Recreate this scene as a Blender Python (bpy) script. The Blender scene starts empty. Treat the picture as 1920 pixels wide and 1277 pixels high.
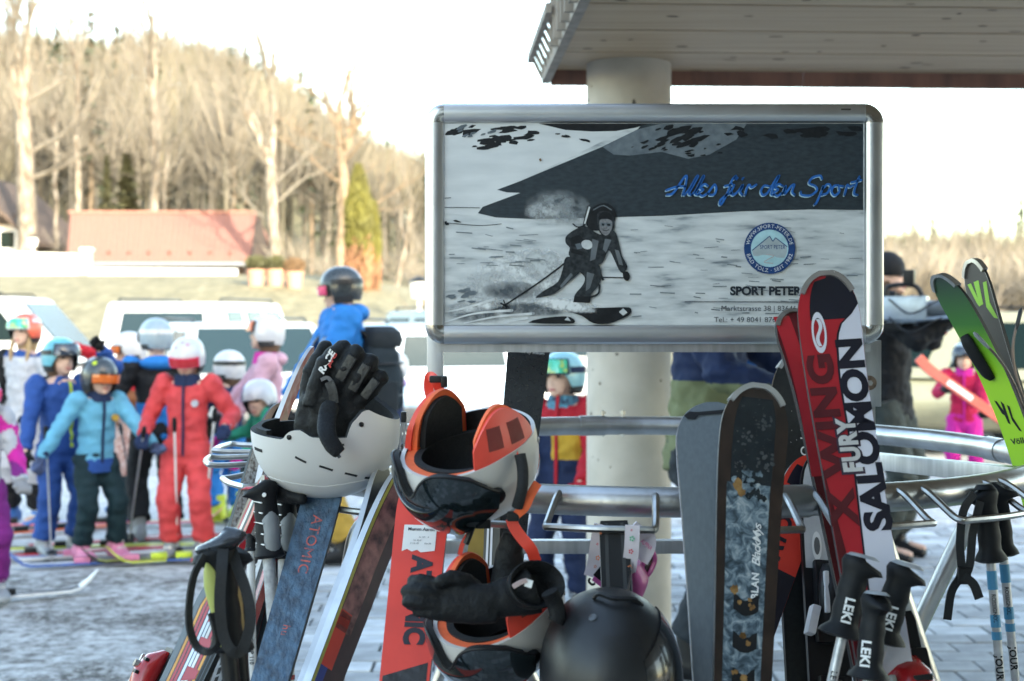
import bpy, bmesh, math, random
from mathutils import Vector as V, Matrix, noise
from mathutils.geometry import tessellate_polygon
R = math.radians
random.seed(7)
S = bpy.context.scene
COL = S.collection
# ---------------------------------------------------------------- camera (50 mm, eye height 1.4 m, level)
F, HZ, CX, EYE = 2667.0, 585.0, 960.0, 1.4
cd = bpy.data.cameras.new('camera'); cam = bpy.data.objects.new('camera', cd); COL.objects.link(cam)
cam.location = (0, 0, EYE); cam.rotation_euler = (R(90), 0, 0)
cd.sensor_width = 36; cd.lens = 36 * F / 1920
cd.shift_y = -(638.5 - HZ) / 1920
cd.clip_start = .05; cd.clip_end = 3000
cd.dof.use_dof = True; cd.dof.focus_distance = 2.55; cd.dof.aperture_fstop = 5.0
S.camera = cam
# ---------------------------------------------------------------- sky and sun (sun behind the camera, to the right)
SUN_AZ, SUN_EL = R(152), R(22)          # azimuth clockwise from the view direction
w = bpy.data.worlds.new('World'); S.world = w; w.use_nodes = True
nt = w.node_tree; bg = nt.nodes['Background']
sky = nt.nodes.new('ShaderNodeTexSky'); sky.sky_type = 'NISHITA'; sky.sun_disc = False
sky.sun_elevation = SUN_EL; sky.sun_rotation = SUN_AZ
sky.air_density = 1.0; sky.dust_density = 1.2; sky.ozone_density = 1.0
nt.links.new(sky.outputs[0], bg.inputs[0]); bg.inputs[1].default_value = .15
sd = bpy.data.lights.new('sun', 'SUN'); sun = bpy.data.objects.new('sun', sd); COL.objects.link(sun)
sd.energy = 2.0; sd.angle = R(.6); sd.color = (1, .985, .965)
sdir = V((math.sin(SUN_AZ) * math.cos(SUN_EL), math.cos(SUN_AZ) * math.cos(SUN_EL), math.sin(SUN_EL)))
sun.rotation_euler = sdir.to_track_quat('Z', 'Y').to_euler(); sun.location = (6, -20, 30)
S.view_settings.view_transform = 'Standard'; S.view_settings.look = 'None'
S.view_settings.gamma = 1; S.view_settings.exposure = 2.95
S.view_settings.use_white_balance = True; S.view_settings.white_balance_temperature = 7700; S.view_settings.white_balance_tint = 4
# ---------------------------------------------------------------- helpers
def P(px, py, Y): return V(((px - CX) / F * Y, Y, EYE - (py - HZ) / F * Y))
MATS = {}
def mat(name, col, rough=.6, metal=0, var=.12, scale=18, bump=0, bscale=60, coat=0, spec=.5, col2=None, emit=None, trans=0, stretch=None, sheen=0):
    if name in MATS: return MATS[name]
    m = bpy.data.materials.new(name); m.use_nodes = True; n = m.node_tree.nodes; l = m.node_tree.links
    b = n['Principled BSDF']
    c1 = (*col, 1); c2 = (*(col2 or [c * (1 - var * 2) for c in col]), 1)
    tc = n.new('ShaderNodeTexCoord'); src = tc.outputs['Object']
    if stretch:
        mp = n.new('ShaderNodeMapping'); mp.inputs['Scale'].default_value = stretch; l.new(src, mp.inputs[0]); src = mp.outputs[0]
    nz = n.new('ShaderNodeTexNoise'); nz.inputs['Scale'].default_value = scale; nz.inputs['Detail'].default_value = 6; l.new(src, nz.inputs['Vector'])
    r = n.new('ShaderNodeValToRGB'); r.color_ramp.elements[0].position = .35; r.color_ramp.elements[1].position = .65
    r.color_ramp.elements[0].color = c2; r.color_ramp.elements[1].color = c1
    l.new(nz.outputs[0], r.inputs[0]); l.new(r.outputs[0], b.inputs['Base Color'])
    b.inputs['Roughness'].default_value = rough; b.inputs['Metallic'].default_value = metal
    b.inputs['Specular IOR Level'].default_value = spec
    if coat: b.inputs['Coat Weight'].default_value = coat; b.inputs['Coat Roughness'].default_value = .08
    if sheen: b.inputs['Sheen Weight'].default_value = sheen
    if trans: b.inputs['Transmission Weight'].default_value = trans
    if rough > .02 and not trans:
        mr = n.new('ShaderNodeMapRange'); mr.inputs[3].default_value = max(.02, rough * .8); mr.inputs[4].default_value = min(1, rough * 1.25)
        n2 = n.new('ShaderNodeTexNoise'); n2.inputs['Scale'].default_value = scale * 3; n2.inputs['Detail'].default_value = 4
        l.new(src, n2.inputs['Vector']); l.new(n2.outputs[0], mr.inputs[0]); l.new(mr.outputs[0], b.inputs['Roughness'])
    if bump:
        n3 = n.new('ShaderNodeTexNoise'); n3.inputs['Scale'].default_value = bscale; n3.inputs['Detail'].default_value = 5; l.new(src, n3.inputs['Vector'])
        bp = n.new('ShaderNodeBump'); bp.inputs['Strength'].default_value = bump; bp.inputs['Distance'].default_value = .004
        l.new(n3.outputs[0], bp.inputs['Height']); l.new(bp.outputs[0], b.inputs['Normal'])
    MATS[name] = m; return m
def cat(pts, n=6, closed=False):
    """Catmull-Rom through points (any dimension Vectors)."""
    pts = [V(p) for p in pts]; out = []; N = len(pts)
    rng = range(N if closed else N - 1)
    for i in rng:
        p0 = pts[(i - 1) % N] if (closed or i > 0) else pts[0] * 2 - pts[1]
        p1, p2 = pts[i], pts[(i + 1) % N]
        p3 = pts[(i + 2) % N] if (closed or i + 2 < N) else p2 * 2 - p1
        for k in range(n):
            t = k / n
            out.append(.5 * ((2 * p1) + (p2 - p0) * t + (2 * p0 - 5 * p1 + 4 * p2 - p3) * t * t + (3 * p1 - p0 - 3 * p2 + p3) * t ** 3))
    if not closed: out.append(pts[-1].copy())
    return out
class MB:
    def __init__(s): s.v = []; s.f = []; s.m = []
    def add(s, vs, fs, mi=0, M=None):
        o = len(s.v); s.v += [(M @ V(q)) if M else V(q) for q in vs]
        s.f += [tuple(o + i for i in f) for f in fs]; s.m += [mi] * len(fs); return s
    def box(s, c, size, M=None, mi=0, ch=0):
        c = V(c); a, b, h = [q / 2 for q in size]
        if ch <= 0:
            vs = [c + V((x * a, y * b, z * h)) for z in (-1, 1) for y in (-1, 1) for x in (-1, 1)]
            return s.add(vs, [(0, 2, 3, 1), (4, 5, 7, 6), (0, 1, 5, 4), (2, 6, 7, 3), (0, 4, 6, 2), (1, 3, 7, 5)], mi, M)
        bm = bmesh.new(); bmesh.ops.create_cube(bm, size=1)
        for q in bm.verts: q.co = V((q.co.x * size[0], q.co.y * size[1], q.co.z * size[2]))
        bmesh.ops.bevel(bm, geom=bm.edges[:], offset=ch, segments=2, affect='EDGES', profile=.7)
        bm.verts.index_update()
        s.add([c + q.co for q in bm.verts], [tuple(q.index for q in f.verts) for f in bm.faces], mi, M); bm.free(); return s
    def bar(s, a, b, wd, th, mi=0, up=(0, 0, 1), ch=0):
        a, b = V(a), V(b); t = (b - a); L = t.length; t.normalize(); up = V(up)
        if abs(t.dot(up)) > .99: up = V((0, 1, 0))
        x = t.cross(up).normalized(); z = x.cross(t)
        M = Matrix((x, t, z)).transposed().to_4x4(); M.translation = (a + b) / 2
        return s.box((0, 0, 0), (wd, L, th), M, mi, ch)
    def loft(s, rings, mi=0, closed_u=False, cap=True, M=None):
        n = len(rings[0]); vs = [q for r in rings for q in r]; fs = []
        K = len(rings)
        for i in range(K if closed_u else K - 1):
            for j in range(n):
                a, b = i * n, ((i + 1) % K) * n; k = (j + 1) % n
                fs.append((a + j, a + k, b + k, b + j))
        if cap and not closed_u: fs += [tuple(range(n - 1, -1, -1)), tuple((K - 1) * n + j for j in range(n))]
        return s.add(vs, fs, mi, M)
    def tube(s, pts, r, n=10, mi=0, closed=False, cap=True, flat=1.0, up=None, M=None):
        pts = [V(p) for p in pts]; K = len(pts); rr = r if isinstance(r, (list, tuple)) else [r] * K
        rings = []; nrm = None
        for i, p in enumerate(pts):
            if closed: t = pts[(i + 1) % K] - pts[i - 1]
            else: t = pts[min(i + 1, K - 1)] - pts[max(i - 1, 0)]
            if t.length < 1e-9: t = V((0, 0, 1))
            t.normalize()
            if nrm is None:
                q = V(up) if up else (V((0, 0, 1)) if abs(t.z) < .9 else V((1, 0, 0)))
                nrm = (q - t * q.dot(t)).normalized()
            else: nrm = (nrm - t * nrm.dot(t)).normalized()
            bn = t.cross(nrm)
            rings.append([p + (nrm * math.sin(a) * flat + bn * math.cos(a)) * rr[i] for a in [2 * math.pi * j / n for j in range(n)]])
        return s.loft(rings, mi, closed, cap, M)
    def ell(s, c, rad, n=16, k=10, mi=0, M=None):
        c = V(c); vs = [c + V((0, 0, rad[2]))]; fs = []
        for i in range(1, k):
            a = math.pi * i / k
            for j in range(n):
                b = 2 * math.pi * j / n
                vs.append(c + V((rad[0] * math.sin(a) * math.cos(b), rad[1] * math.sin(a) * math.sin(b), rad[2] * math.cos(a))))
        vs.append(c - V((0, 0, rad[2]))); L = len(vs) - 1
        for j in range(n):
            q = (j + 1) % n; fs.append((0, 1 + j, 1 + q)); fs.append((L, L - n + q, L - n + j))
            for i in range(k - 2): o = 1 + i * n; fs.append((o + j, o + n + j, o + n + q, o + q))
        return s.add(vs, fs, mi, M)
    def build(s, name, mats, parent=None, smooth=True, world=True, bevel=0, sub=0, solid=0, angle=40):
        vs = s.v
        if parent is not None and world:
            MI = WM[parent.name].inverted(); vs = [MI @ q for q in vs]
        return mk(name, vs, s.f, s.m, mats, parent, smooth, bevel, sub, solid, angle)
WM = {}
def mk(name, vs, fs, mi, mats, parent=None, smooth=True, bevel=0, sub=0, solid=0, angle=40):
    me = bpy.data.meshes.new(name); me.from_pydata([tuple(q) for q in vs], [], fs)
    mats = mats if isinstance(mats, (list, tuple)) else [mats]
    for q in mats: me.materials.append(q)
    if mi and len(mats) > 1: me.polygons.foreach_set('material_index', mi)
    bm = bmesh.new(); bm.from_mesh(me); bmesh.ops.recalc_face_normals(bm, faces=bm.faces[:])
    if smooth:
        for f in bm.faces: f.smooth = True
        for e in bm.edges:
            if len(e.link_faces) == 2 and e.calc_face_angle(0) > R(angle): e.smooth = False
    bm.to_mesh(me); bm.free()
    o = bpy.data.objects.new(name, me); COL.objects.link(o)
    if parent is not None: o.parent = parent
    if solid: q = o.modifiers.new('solid', 'SOLIDIFY'); q.thickness = solid; q.offset = 0
    if sub: q = o.modifiers.new('sub', 'SUBSURF'); q.levels = q.render_levels = sub
    if bevel: q = o.modifiers.new('bev', 'BEVEL'); q.width = bevel; q.segments = 2; q.limit_method = 'ANGLE'; q.angle_limit = R(40)
    return o
def tag(o, label, cat_, group=None, kind=None):
    o['label'] = label; o['category'] = cat_
    if group: o['group'] = group
    if kind: o['kind'] = kind
    return o
def thing(name, label, cat_, loc=(0, 0, 0), M=None, group=None):
    o = bpy.data.objects.new(name, None); COL.objects.link(o); o.empty_display_size = .05
    MM = M.copy() if M else Matrix.Translation(V(loc))
    o.matrix_world = MM; WM[o.name] = MM
    return tag(o, label, cat_, group)
def struct(name, mb, mats, parent=None, **k):
    o = mb.build(name, mats, parent, **k); o['kind'] = 'structure'; return o
def frame(c, z, y):
    """Matrix with local z towards z, local y as close as possible to y."""
    z = V(z).normalized(); y = V(y); y = (y - z * y.dot(z)).normalized(); x = y.cross(z)
    M = Matrix((x, y, z)).transposed().to_4x4(); M.translation = V(c); return M
_txt = {}
def text_geo(body, bold=0.0, spacing=1.0, shear=0.0):
    """flat letter faces in font units, origin at the left of the baseline; cap height scaled to 1."""
    k = (body, bold, spacing, shear)
    if k in _txt: return _txt[k]
    def raw(b, bo, sp, sh):
        cu = bpy.data.curves.new('t', 'FONT'); cu.body = b; cu.offset = bo; cu.space_character = sp; cu.shear = sh
        cu.resolution_u = 4; cu.fill_mode = 'FRONT'
        o = bpy.data.objects.new('t', cu); COL.objects.link(o)
        me = bpy.data.meshes.new_from_object(o.evaluated_get(bpy.context.evaluated_depsgraph_get()))
        vs = [q.co.copy() for q in me.vertices]; fs = [tuple(p.vertices) for p in me.polygons]
        bpy.data.objects.remove(o); bpy.data.curves.remove(cu); bpy.data.meshes.remove(me)
        return vs, fs
    if '_cap' not in _txt:
        q, _ = raw('H', 0, 1, 0); _txt['_cap'] = max(a.y for a in q)
    vs, fs = raw(body, bold, spacing, shear); c = _txt['_cap']
    vs = [V((a.x / c, a.y / c, 0)) for a in vs]
    x0 = min(a.x for a in vs); W = max(a.x for a in vs) - x0
    vs = [V((a.x - x0, a.y, 0)) for a in vs]
    _txt[k] = (vs, fs, W); return _txt[k]
# ================================================================ ground, paving, snow
def gz(x, y):
    """terrain height"""
    z = 0
    if y > 24:
        t = min(1, (y - 24) / 34); t = t * t * (3 - 2 * t)
        side = 1 - min(1, max(0, (x + 8) / 16)) * .75
        z += t * 2.9 * side
    if y > 75:
        t = min(1, (y - 75) / 175); t = t * t * (3 - 2 * t)
        az = x / max(y, 1)
        k = 1 / (1 + math.exp((az + .10) / .045))
        z += t * (3 + 34 * k + 2.5 * math.sin(x * .05))
    return z
def ground_mat():
    m = bpy.data.materials.new('snow_and_slush'); m.use_nodes = True; n = m.node_tree.nodes; l = m.node_tree.links; b = n['Principled BSDF']
    tc = n.new('ShaderNodeTexCoord')
    def nz(sc, det, st=None):
        q = n.new('ShaderNodeTexNoise'); q.inputs['Scale'].default_value = sc; q.inputs['Detail'].default_value = det; q.inputs['Roughness'].default_value = .65
        if st:
            mp = n.new('ShaderNodeMapping'); mp.inputs['Scale'].default_value = st; l.new(tc.outputs['Object'], mp.inputs[0]); l.new(mp.outputs[0], q.inputs['Vector'])
        else: l.new(tc.outputs['Object'], q.inputs['Vector'])
        return q
    def ramp(src, stops):
        r = n.new('ShaderNodeValToRGB'); e = r.color_ramp.elements
        while len(e) > len(stops): e.remove(e[-1])
        while len(e) < len(stops): e.new(.5)
        for q, (p, c) in zip(e, stops): q.position = p; q.color = (*c, 1)
        l.new(src, r.inputs[0]); return r
    def mix(f, a, b2):
        q = n.new('ShaderNodeMix'); q.data_type = 'RGBA'; l.new(f, q.inputs[0]); l.new(a, q.inputs[6]); l.new(b2, q.inputs[7]); return q.outputs[2]
    grav = ramp(nz(38, 8).outputs[0], [(.36, (.022, .020, .018)), (.50, (.095, .086, .076)), (.64, (.34, .33, .315))])
    snow = ramp(nz(9, 8).outputs[0], [(.3, (.26, .26, .255)), (.5, (.44, .44, .435)), (.7, (.60, .60, .595))])
    grass = ramp(nz(3, 8, (1, .35, 1)).outputs[0], [(.3, (.085, .075, .04)), (.5, (.15, .13, .07)), (.7, (.22, .195, .12))])
    gm = ramp(nz(1.1, 7).outputs[0], [(.40, (0, 0, 0)), (.56, (1, 1, 1))])
    sx = n.new('ShaderNodeSeparateXYZ'); l.new(tc.outputs['Object'], sx.inputs[0])
    # gravel shows where the plough scraped near the rack; snow further off
    mr = n.new('ShaderNodeMapRange'); mr.inputs[1].default_value = 6.6; mr.inputs[2].default_value = 9.0; l.new(sx.outputs[1], mr.inputs[0])
    ad = n.new('ShaderNodeMath'); ad.operation = 'ADD'; ad.use_clamp = True; l.new(mr.outputs[0], ad.inputs[0])
    ms = n.new('ShaderNodeMath'); ms.operation = 'MULTIPLY'; ms.inputs[1].default_value = .62; l.new(gm.outputs[0], ms.inputs[0]); l.new(ms.outputs[0], ad.inputs[1])
    fine = n.new('ShaderNodeMath'); fine.operation = 'MULTIPLY_ADD'; fine.inputs[1].default_value = 3.4; fine.inputs[2].default_value = -1.75; l.new(nz(14, 8).outputs[0], fine.inputs[0])
    a2 = n.new('ShaderNodeMath'); a2.operation = 'ADD'; a2.use_clamp = True; l.new(ad.outputs[0], a2.inputs[0]); l.new(fine.outputs[0], a2.inputs[1])
    c = mix(a2.outputs[0], grav.outputs[0], snow.outputs[0])
    asph = ramp(nz(30, 8).outputs[0], [(.3, (.05, .052, .055)), (.55, (.085, .088, .092)), (.75, (.15, .155, .16))])
    ma = n.new('ShaderNodeMapRange'); ma.inputs[1].default_value = 11.5; ma.inputs[2].default_value = 14; l.new(sx.outputs[1], ma.inputs[0])
    mb_ = n.new('ShaderNodeMath'); mb_.operation = 'MULTIPLY'; l.new(ma.outputs[0], mb_.inputs[0]); mc_ = n.new('ShaderNodeMapRange'); mc_.inputs[1].default_value = .40; mc_.inputs[2].default_value = .52; l.new(nz(.35, 7).outputs[0], mc_.inputs[0]); l.new(mc_.outputs[0], mb_.inputs[1])
    c = mix(mb_.outputs[0], c, asph.outputs[0])
    mg = n.new('ShaderNodeMapRange'); mg.inputs[1].default_value = 23; mg.inputs[2].default_value = 26; l.new(sx.outputs[1], mg.inputs[0])
    c = mix(mg.outputs[0], c, grass.outputs[0])
    l.new(c, b.inputs['Base Color']); b.inputs['Roughness'].default_value = .75
    bp = n.new('ShaderNodeBump'); bp.inputs['Strength'].default_value = .7; bp.inputs['Distance'].default_value = .02
    l.new(nz(22, 8).outputs[0], bp.inputs['Height']); l.new(bp.outputs[0], b.inputs['Normal'])
    return m
GM = ground_mat()
def grid_axis(pts):
    out = []
    for a, b, n in pts: out += [a + (b - a) * i / n for i in range(n)]
    return out + [pts[-1][1]]
xs = grid_axis([(-1500, -300, 8), (-300, -60, 24), (-60, -8, 26), (-8, 8, 90), (8, 60, 26), (60, 300, 24), (300, 1500, 8)])
ys = grid_axis([(-400, -4, 10), (-4, 4, 8), (4, 14, 90), (14, 24, 20), (24, 90, 40), (90, 320, 30), (320, 1800, 8)])
g = MB(); vs = []
for y in ys:
    for x in xs:
        z = gz(x, y)
        if 4 < y < 22 and abs(x) < 8.1:
            k = min(1, (y - 4) / 1.0) * (1 if y < 20 else 0)
            z += k * (.018 * noise.noise(V((x * 2.2, y * 2.2, 0))) + .010 * noise.noise(V((x * 8, y * 8, 3)))) - .012
        if y > 9 or x < -.8: pass
        vs.append((x, y, z - (.055 if (x > -1.2 and y < 9.6) else 0)))
nx = len(xs)
g.add(vs, [(j * nx + i, j * nx + i + 1, (j + 1) * nx + i + 1, (j + 1) * nx + i) for j in range(len(ys) - 1) for i in range(nx - 1)])
struct('ground', g, GM)
# paving of grey concrete setts under and around the rack
MP = mat('paver_concrete', (.34, .35, .36), .8, var=.16, scale=9, bump=.5, bscale=90)
MP2 = mat('paver_concrete_frosted', (.52, .54, .56), .8, var=.14, scale=7, bump=.5, bscale=70)
MJ = mat('joint_sand', (.10, .10, .10), .9, var=.2, scale=40)
pb = MB(); x0p, x1p, y0p, y1p = -1.15, 4.2, -1.0, 9.5
pb.add([(x0p, y0p, -.03), (x1p, y0p, -.03), (x1p, y1p, -.03), (x0p, y1p, -.03)], [(0, 1, 2, 3)])
pave = struct('pavement', pb, MJ, smooth=False)
pw, pd = .24, .16
unit = MB().box((0, 0, 0), (pw - .012, pd - .012, .05), ch=.006)
pm = []
for k, mm in enumerate((MP, MP2, MP)):
    me = bpy.data.meshes.new('paver'); me.from_pydata([tuple(q) for q in unit.v], [], unit.f); me.materials.append(mm); pm.append(me)
cells = []
ny = int((y1p - y0p) / pd); nxp = int((x1p - x0p) / pw)
for j in range(ny):
    for i in range(nxp):
        x = x0p + pw * (i + .5 + .5 * (j % 2)); y = y0p + pd * (j + .5)
        if x + pw / 2 > x1p: continue
        vis = 5.3 < y < 9.4 and -.42 < x / y < .375
        cells.append((0 if vis else 1, y, x, y))
cells.sort(key=lambda c: (c[0], c[1]))
rest = MB()
rp = random.Random(3)
for k, (nv, _, x, y) in enumerate(cells):
    z = -.0285 + rp.uniform(-.003, .003)
    if k < 300:
        o = bpy.data.objects.new('paver', pm[rp.choice((0, 0, 1))]); COL.objects.link(o); o.parent = pave
        o.location = (x, y, z); o.rotation_euler = (rp.uniform(-.012, .012), rp.uniform(-.012, .012), rp.uniform(-.01, .01))
    else: rest.box((x, y, z), (pw - .012, pd - .012, .05), mi=rp.choice((0, 0, 1)))
o = rest.build('paver_field', [MP, MP2], pave, world=False, smooth=False); o['kind'] = 'stuff'
WM[pave.name] = Matrix()
# ================================================================ lodge behind the camera with its balcony overhead
MW = mat('spruce_soffit', (.45, .33, .215), .62, scale=5, stretch=(.25, 9, 3), var=.16, bump=.15, bscale=40, col2=(.35, .245, .155))
MWG = mat('weathered_wood', (.30, .26, .22), .8, scale=6, stretch=(3, 3, .5), var=.2, bump=.3)
MWR = mat('red_brown_board', (.30, .145, .11), .7, scale=8, stretch=(1, 1, .3), var=.3, bump=.2, col2=(.16, .085, .07))
MK = mat('wood_knot', (.085, .05, .03), .7)
MRD = mat('render_plaster', (.74, .71, .66), .9, scale=3, var=.06, bump=.3)
ROT = R(3)
corner = V((.165, 6.05, 0)); e1 = V((math.cos(ROT), math.sin(ROT), 0)); e2 = V((math.sin(ROT), -math.cos(ROT), 0))
def L(a, b, z): return corner + e1 * a + e2 * b + V((0, 0, z))
ZS = 2.43
lodge = thing('ski_lodge', 'lodge building with wooden balcony whose planked underside roofs the rack', 'building', L(4, 8, 0))
rk = random.Random(5)
for i in range(18):
    b0, b1 = i * .44 - .003, (i + 1) * .44 - .02
    m = MB(); m.add([L(0.0, b0, ZS), L(4.6, b0, ZS), L(4.6, b1, ZS), L(0.0, b1, ZS), L(0.0, b0, ZS + .03), L(4.6, b0, ZS + .03), L(4.6, b1, ZS + .03), L(0.0, b1, ZS + .03)],
          [(3, 2, 1, 0), (4, 5, 6, 7), (0, 1, 5, 4), (2, 3, 7, 6), (1, 2, 6, 5), (0, 4, 7, 3)])
    if i < 4:
        for _ in range(26):
            ka, kb = rk.uniform(.1, 4.2), rk.uniform(b0 + .02, b1 - .02); ra, rb = rk.uniform(.008, .030), rk.uniform(.006, .014)
            tl = rk.uniform(-.3, .3)
            m.add([L(ka + ra * math.cos(t) - rb * math.sin(t) * tl, kb + rb * math.sin(t) + ra * math.cos(t) * tl, ZS - .0012) for t in [2 * math.pi * q / 8 for q in range(8)]], [tuple(range(8))], 1)
    m.build('soffit_board', [MW, MK], lodge, smooth=False)
m = MB(); m.add([L(a, b, z) for z in (ZS + .034, ZS + .2) for a, b in ((.03, .03), (4.6, .03), (4.6, 8), (.03, 8))], [(0, 1, 2, 3), (4, 5, 6, 7), (0, 1, 5, 4), (1, 2, 6, 5), (2, 3, 7, 6), (3, 0, 4, 7)])
m.build('balcony_deck', mat('dark_deck', (.045, .035, .028), .9), lodge, smooth=False)
edges = [0, .62, 1.09, 1.33, 1.56, 1.80, 2.16, 2.62, 3.2, 3.9, 4.6]
for a0, a1 in zip(edges, edges[1:]):
    gp = .0006; ge = .004 if abs(a1 - 1.09) < .01 else .0006
    m = MB(); m.bar(L(a0 + gp, -.012, ZS - .03 + rk.uniform(-.002, .002)), L(a1 - ge, -.012, ZS - .03), .022, .066, up=(0, 0, 1)); m.build('fascia_board', MWR, lodge, smooth=False)
m = MB(); m.bar(L(-.02, -.03, ZS - .02), L(-.02, 8, ZS - .02), .035, .07); m.build('edge_beam', MWG, lodge, smooth=False)
m = MB(); m.bar(L(-.085, -.06, ZS + .055), L(-.085, .98, ZS + .055), .022, .035); m.build('lower_rail', MWG, lodge, smooth=False)
for i in range(8):
    b = -.04 + i * .14
    m = MB(); m.bar(L(-.032, b, ZS - .03), L(-.078, b, ZS + .065), .028, .014, up=e1); m.build('rail_slat', MWG, lodge, smooth=False)
for i in range(48):
    b = .8 + i * .15
    m = MB(); m.bar(L(-.05, b, ZS - .05), L(-.05, b, ZS + 1.0), .022, .035, up=e1); m.build('baluster', MWG, lodge, smooth=False)
m = MB(); m.bar(L(-.05, .74, ZS + 1.02), L(-.05, 8, ZS + 1.02), .06, .05); m.build('handrail', MWG, lodge, smooth=False)
# main block of the lodge, out of view behind the camera: it shades the forecourt
A0, A1, B0, B1, HB = -2.2, 11.5, 8.0, 17, 6.7
m = MB(); m.add([L(a, b, z) for z in (-.1, HB) for a, b in ((A0, B0), (A1, B0), (A1, B1), (A0, B1))], [(0, 1, 5, 4), (1, 2, 6, 5), (2, 3, 7, 6), (3, 0, 4, 7), (4, 5, 6, 7)])
m.build('wall', MRD, lodge, smooth=False)
MRT = mat('roof_tile_brown', (.17, .09, .07), .8, scale=30, bump=.4)
m = MB(); bm_ = (B0 + B1) / 2
rv = []
for a in (A0 - 1, A1 + 1):
    rv += [L(a, B0 - 1.3, HB - .1), L(a, bm_, HB + 2.2), L(a, B1 + 1.3, HB - .1), L(a, B0 - 1.3, HB + .12), L(a, bm_, HB + 2.45), L(a, B1 + 1.3, HB + .12)]
m.add(rv, [(0, 1, 7, 6), (1, 2, 8, 7), (3, 9, 10, 4), (4, 10, 11, 5), (0, 3, 4, 1), (1, 4, 5, 2), (6, 7, 10, 9), (7, 8, 11, 10), (0, 6, 9, 3), (2, 5, 11, 8)])
m.build('roof', MRT, lodge, smooth=False)
MGL = mat('window_glass', (.03, .04, .05), .05, var=0, spec=.8)
for fl in (1.0, 4.1):
    for k in range(9):
        a = A0 + .6 + k * 1.45
        m = MB(); m.bar(L(a, B0 - .03, fl), L(a + 1.1, B0 - .03, fl), .08, .08); m.bar(L(a, B0 - .03, fl + 1.5), L(a + 1.1, B0 - .03, fl + 1.5), .08, .08)
        for q in (0, .55, 1.1): m.bar(L(a + q, B0 - .03, fl), L(a + q, B0 - .03, fl + 1.5), .08, .08, up=e1)
        wn = m.build('window', MWG, lodge, smooth=False)
        m = MB(); m.add([L(a, B0 - .02, fl), L(a + 1.1, B0 - .02, fl), L(a + 1.1, B0 - .02, fl + 1.5), L(a, B0 - .02, fl + 1.5)], [(0, 1, 2, 3)])
        vs_ = [WM[lodge.name].inverted() @ q for q in m.v]; mk('pane', vs_, m.f, m.m, MGL, wn, False)
# concrete column under the balcony
MC = mat('cast_concrete', (.47, .425, .365), .85, scale=7, var=.07, bump=.35, bscale=120, col2=(.40, .36, .305))
MPIT = mat('concrete_pit', (.07, .06, .05), .9)
YC = 5.92; cx_, cr = P(1179, 585, YC).x, .1755
colm = thing('concrete_column', 'round pale concrete column under the balcony behind the advertising sign', 'column', (cx_, YC, 0))
m = MB(); rings = [[V((cx_ + cr * math.cos(t), YC + cr * math.sin(t), z)) for t in [2 * math.pi * q / 64 for q in range(64)]] for z in [-.05 + i * (ZS + .055) / 10 for i in range(11)]]
m.loft(rings); m.build('shaft', MC, colm)
rk = random.Random(11)
for i in range(34):
    t = rk.uniform(R(190), R(350)); z = rk.uniform(.3, 2.35); a, b = rk.uniform(.003, .007), rk.uniform(.003, .008)
    if i == 0: t, z, a, b = R(272), 2.235, .008, .026
    c = V((cx_ + (cr + .0006) * math.cos(t), YC + (cr + .0006) * math.sin(t), z)); ta = V((-math.sin(t), math.cos(t), 0)); nn = V((math.cos(t), math.sin(t), 0))
    m = MB(); m.add([c + nn * .0008 + ta * a * math.cos(q * .785) + V((0, 0, b * math.sin(q * .785))) for q in range(8)], [tuple(range(8))]); m.build('air_hole', MPIT, colm, smooth=False)
# ================================================================ ring-shaped ski rack
MAL = mat('galvanised_tube', (.52, .52, .52), .34, 1, scale=14, var=.14, bump=.12, bscale=80, col2=(.36, .35, .34))
MALR = mat('worn_wire', (.50, .49, .47), .3, 1, scale=40, var=.15)
MPOST = mat('brushed_square_post', (.50, .51, .53), .42, 1, scale=10, stretch=(6, 6, .6), var=.12)
RC = V((.304, 3.0, 1.1)); RR = .76; TR = .0243
rack = thing('ski_rack', 'ring-shaped galvanised tube ski rack with wire hooks, hung with skis, helmets and poles', 'ski rack', (RC.x, RC.y, 0))
def rp_(a, r=RR, dz=0): return RC + V((r * math.cos(a), r * math.sin(a), dz))
m = MB(); m.tube([rp_(2 * math.pi * i / 96) for i in range(96)], TR, 16, closed=True); m.build('ring_tube', MAL, rack)
for a in (R(97), R(8), R(188), R(-80)):
    m = MB(); pts = [rp_(a + R(q)) for q in (-2.6, -1.3, 0, 1.3, 2.6)]; m.tube(pts, TR + .0022, 16); m.build('sleeve', MAL, rack)
def hook(a, wid=.15, out=.105, drop=.028):
    ha = wid / 2 / RR
    pts = [rp_(a - ha, RR + .0, TR * .55), rp_(a - ha, RR + .03, TR * .35), rp_(a - ha, RR + out * .8, -drop * .8), rp_(a - ha * .97, RR + out * .97, -drop), rp_(a - ha * .86, RR + out, -drop),
           rp_(a, RR + out + .004, -drop), rp_(a + ha * .86, RR + out, -drop), rp_(a + ha * .97, RR + out * .97, -drop), rp_(a + ha, RR + out * .8, -drop * .8), rp_(a + ha, RR + .03, TR * .35), rp_(a + ha, RR, TR * .55)]
    m = MB(); m.tube(cat(pts, 4), .0058, 8); m.build('hook', MALR, rack)
for i in range(24):
    if 170 < (-86.5 + i * 15) % 360 < 222: continue
    hook(R(-90 + 3.5 + i * 15), wid=.15)
for a_, o_, d_ in ((178, .165, -.012), (192, .165, -.006), (206, .15, .012), (219, .12, .02)): hook(R(a_), .13, o_, d_)
for px_ in (1130, 1168):
    c = P(px_, 793, 3.757)
    m = MB(); m.tube([c + V((0, 0, -.036)), c + V((0, 0, .034))], .004, 8); m.tube([c + V((0, 0, .024)), c + V((0, 0, .031))], .0085, 6); m.tube([c + V((0, 0, -.032)), c + V((0, 0, -.024))], .0085, 6); m.build('clamp_bolt', MALR, rack)
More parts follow.
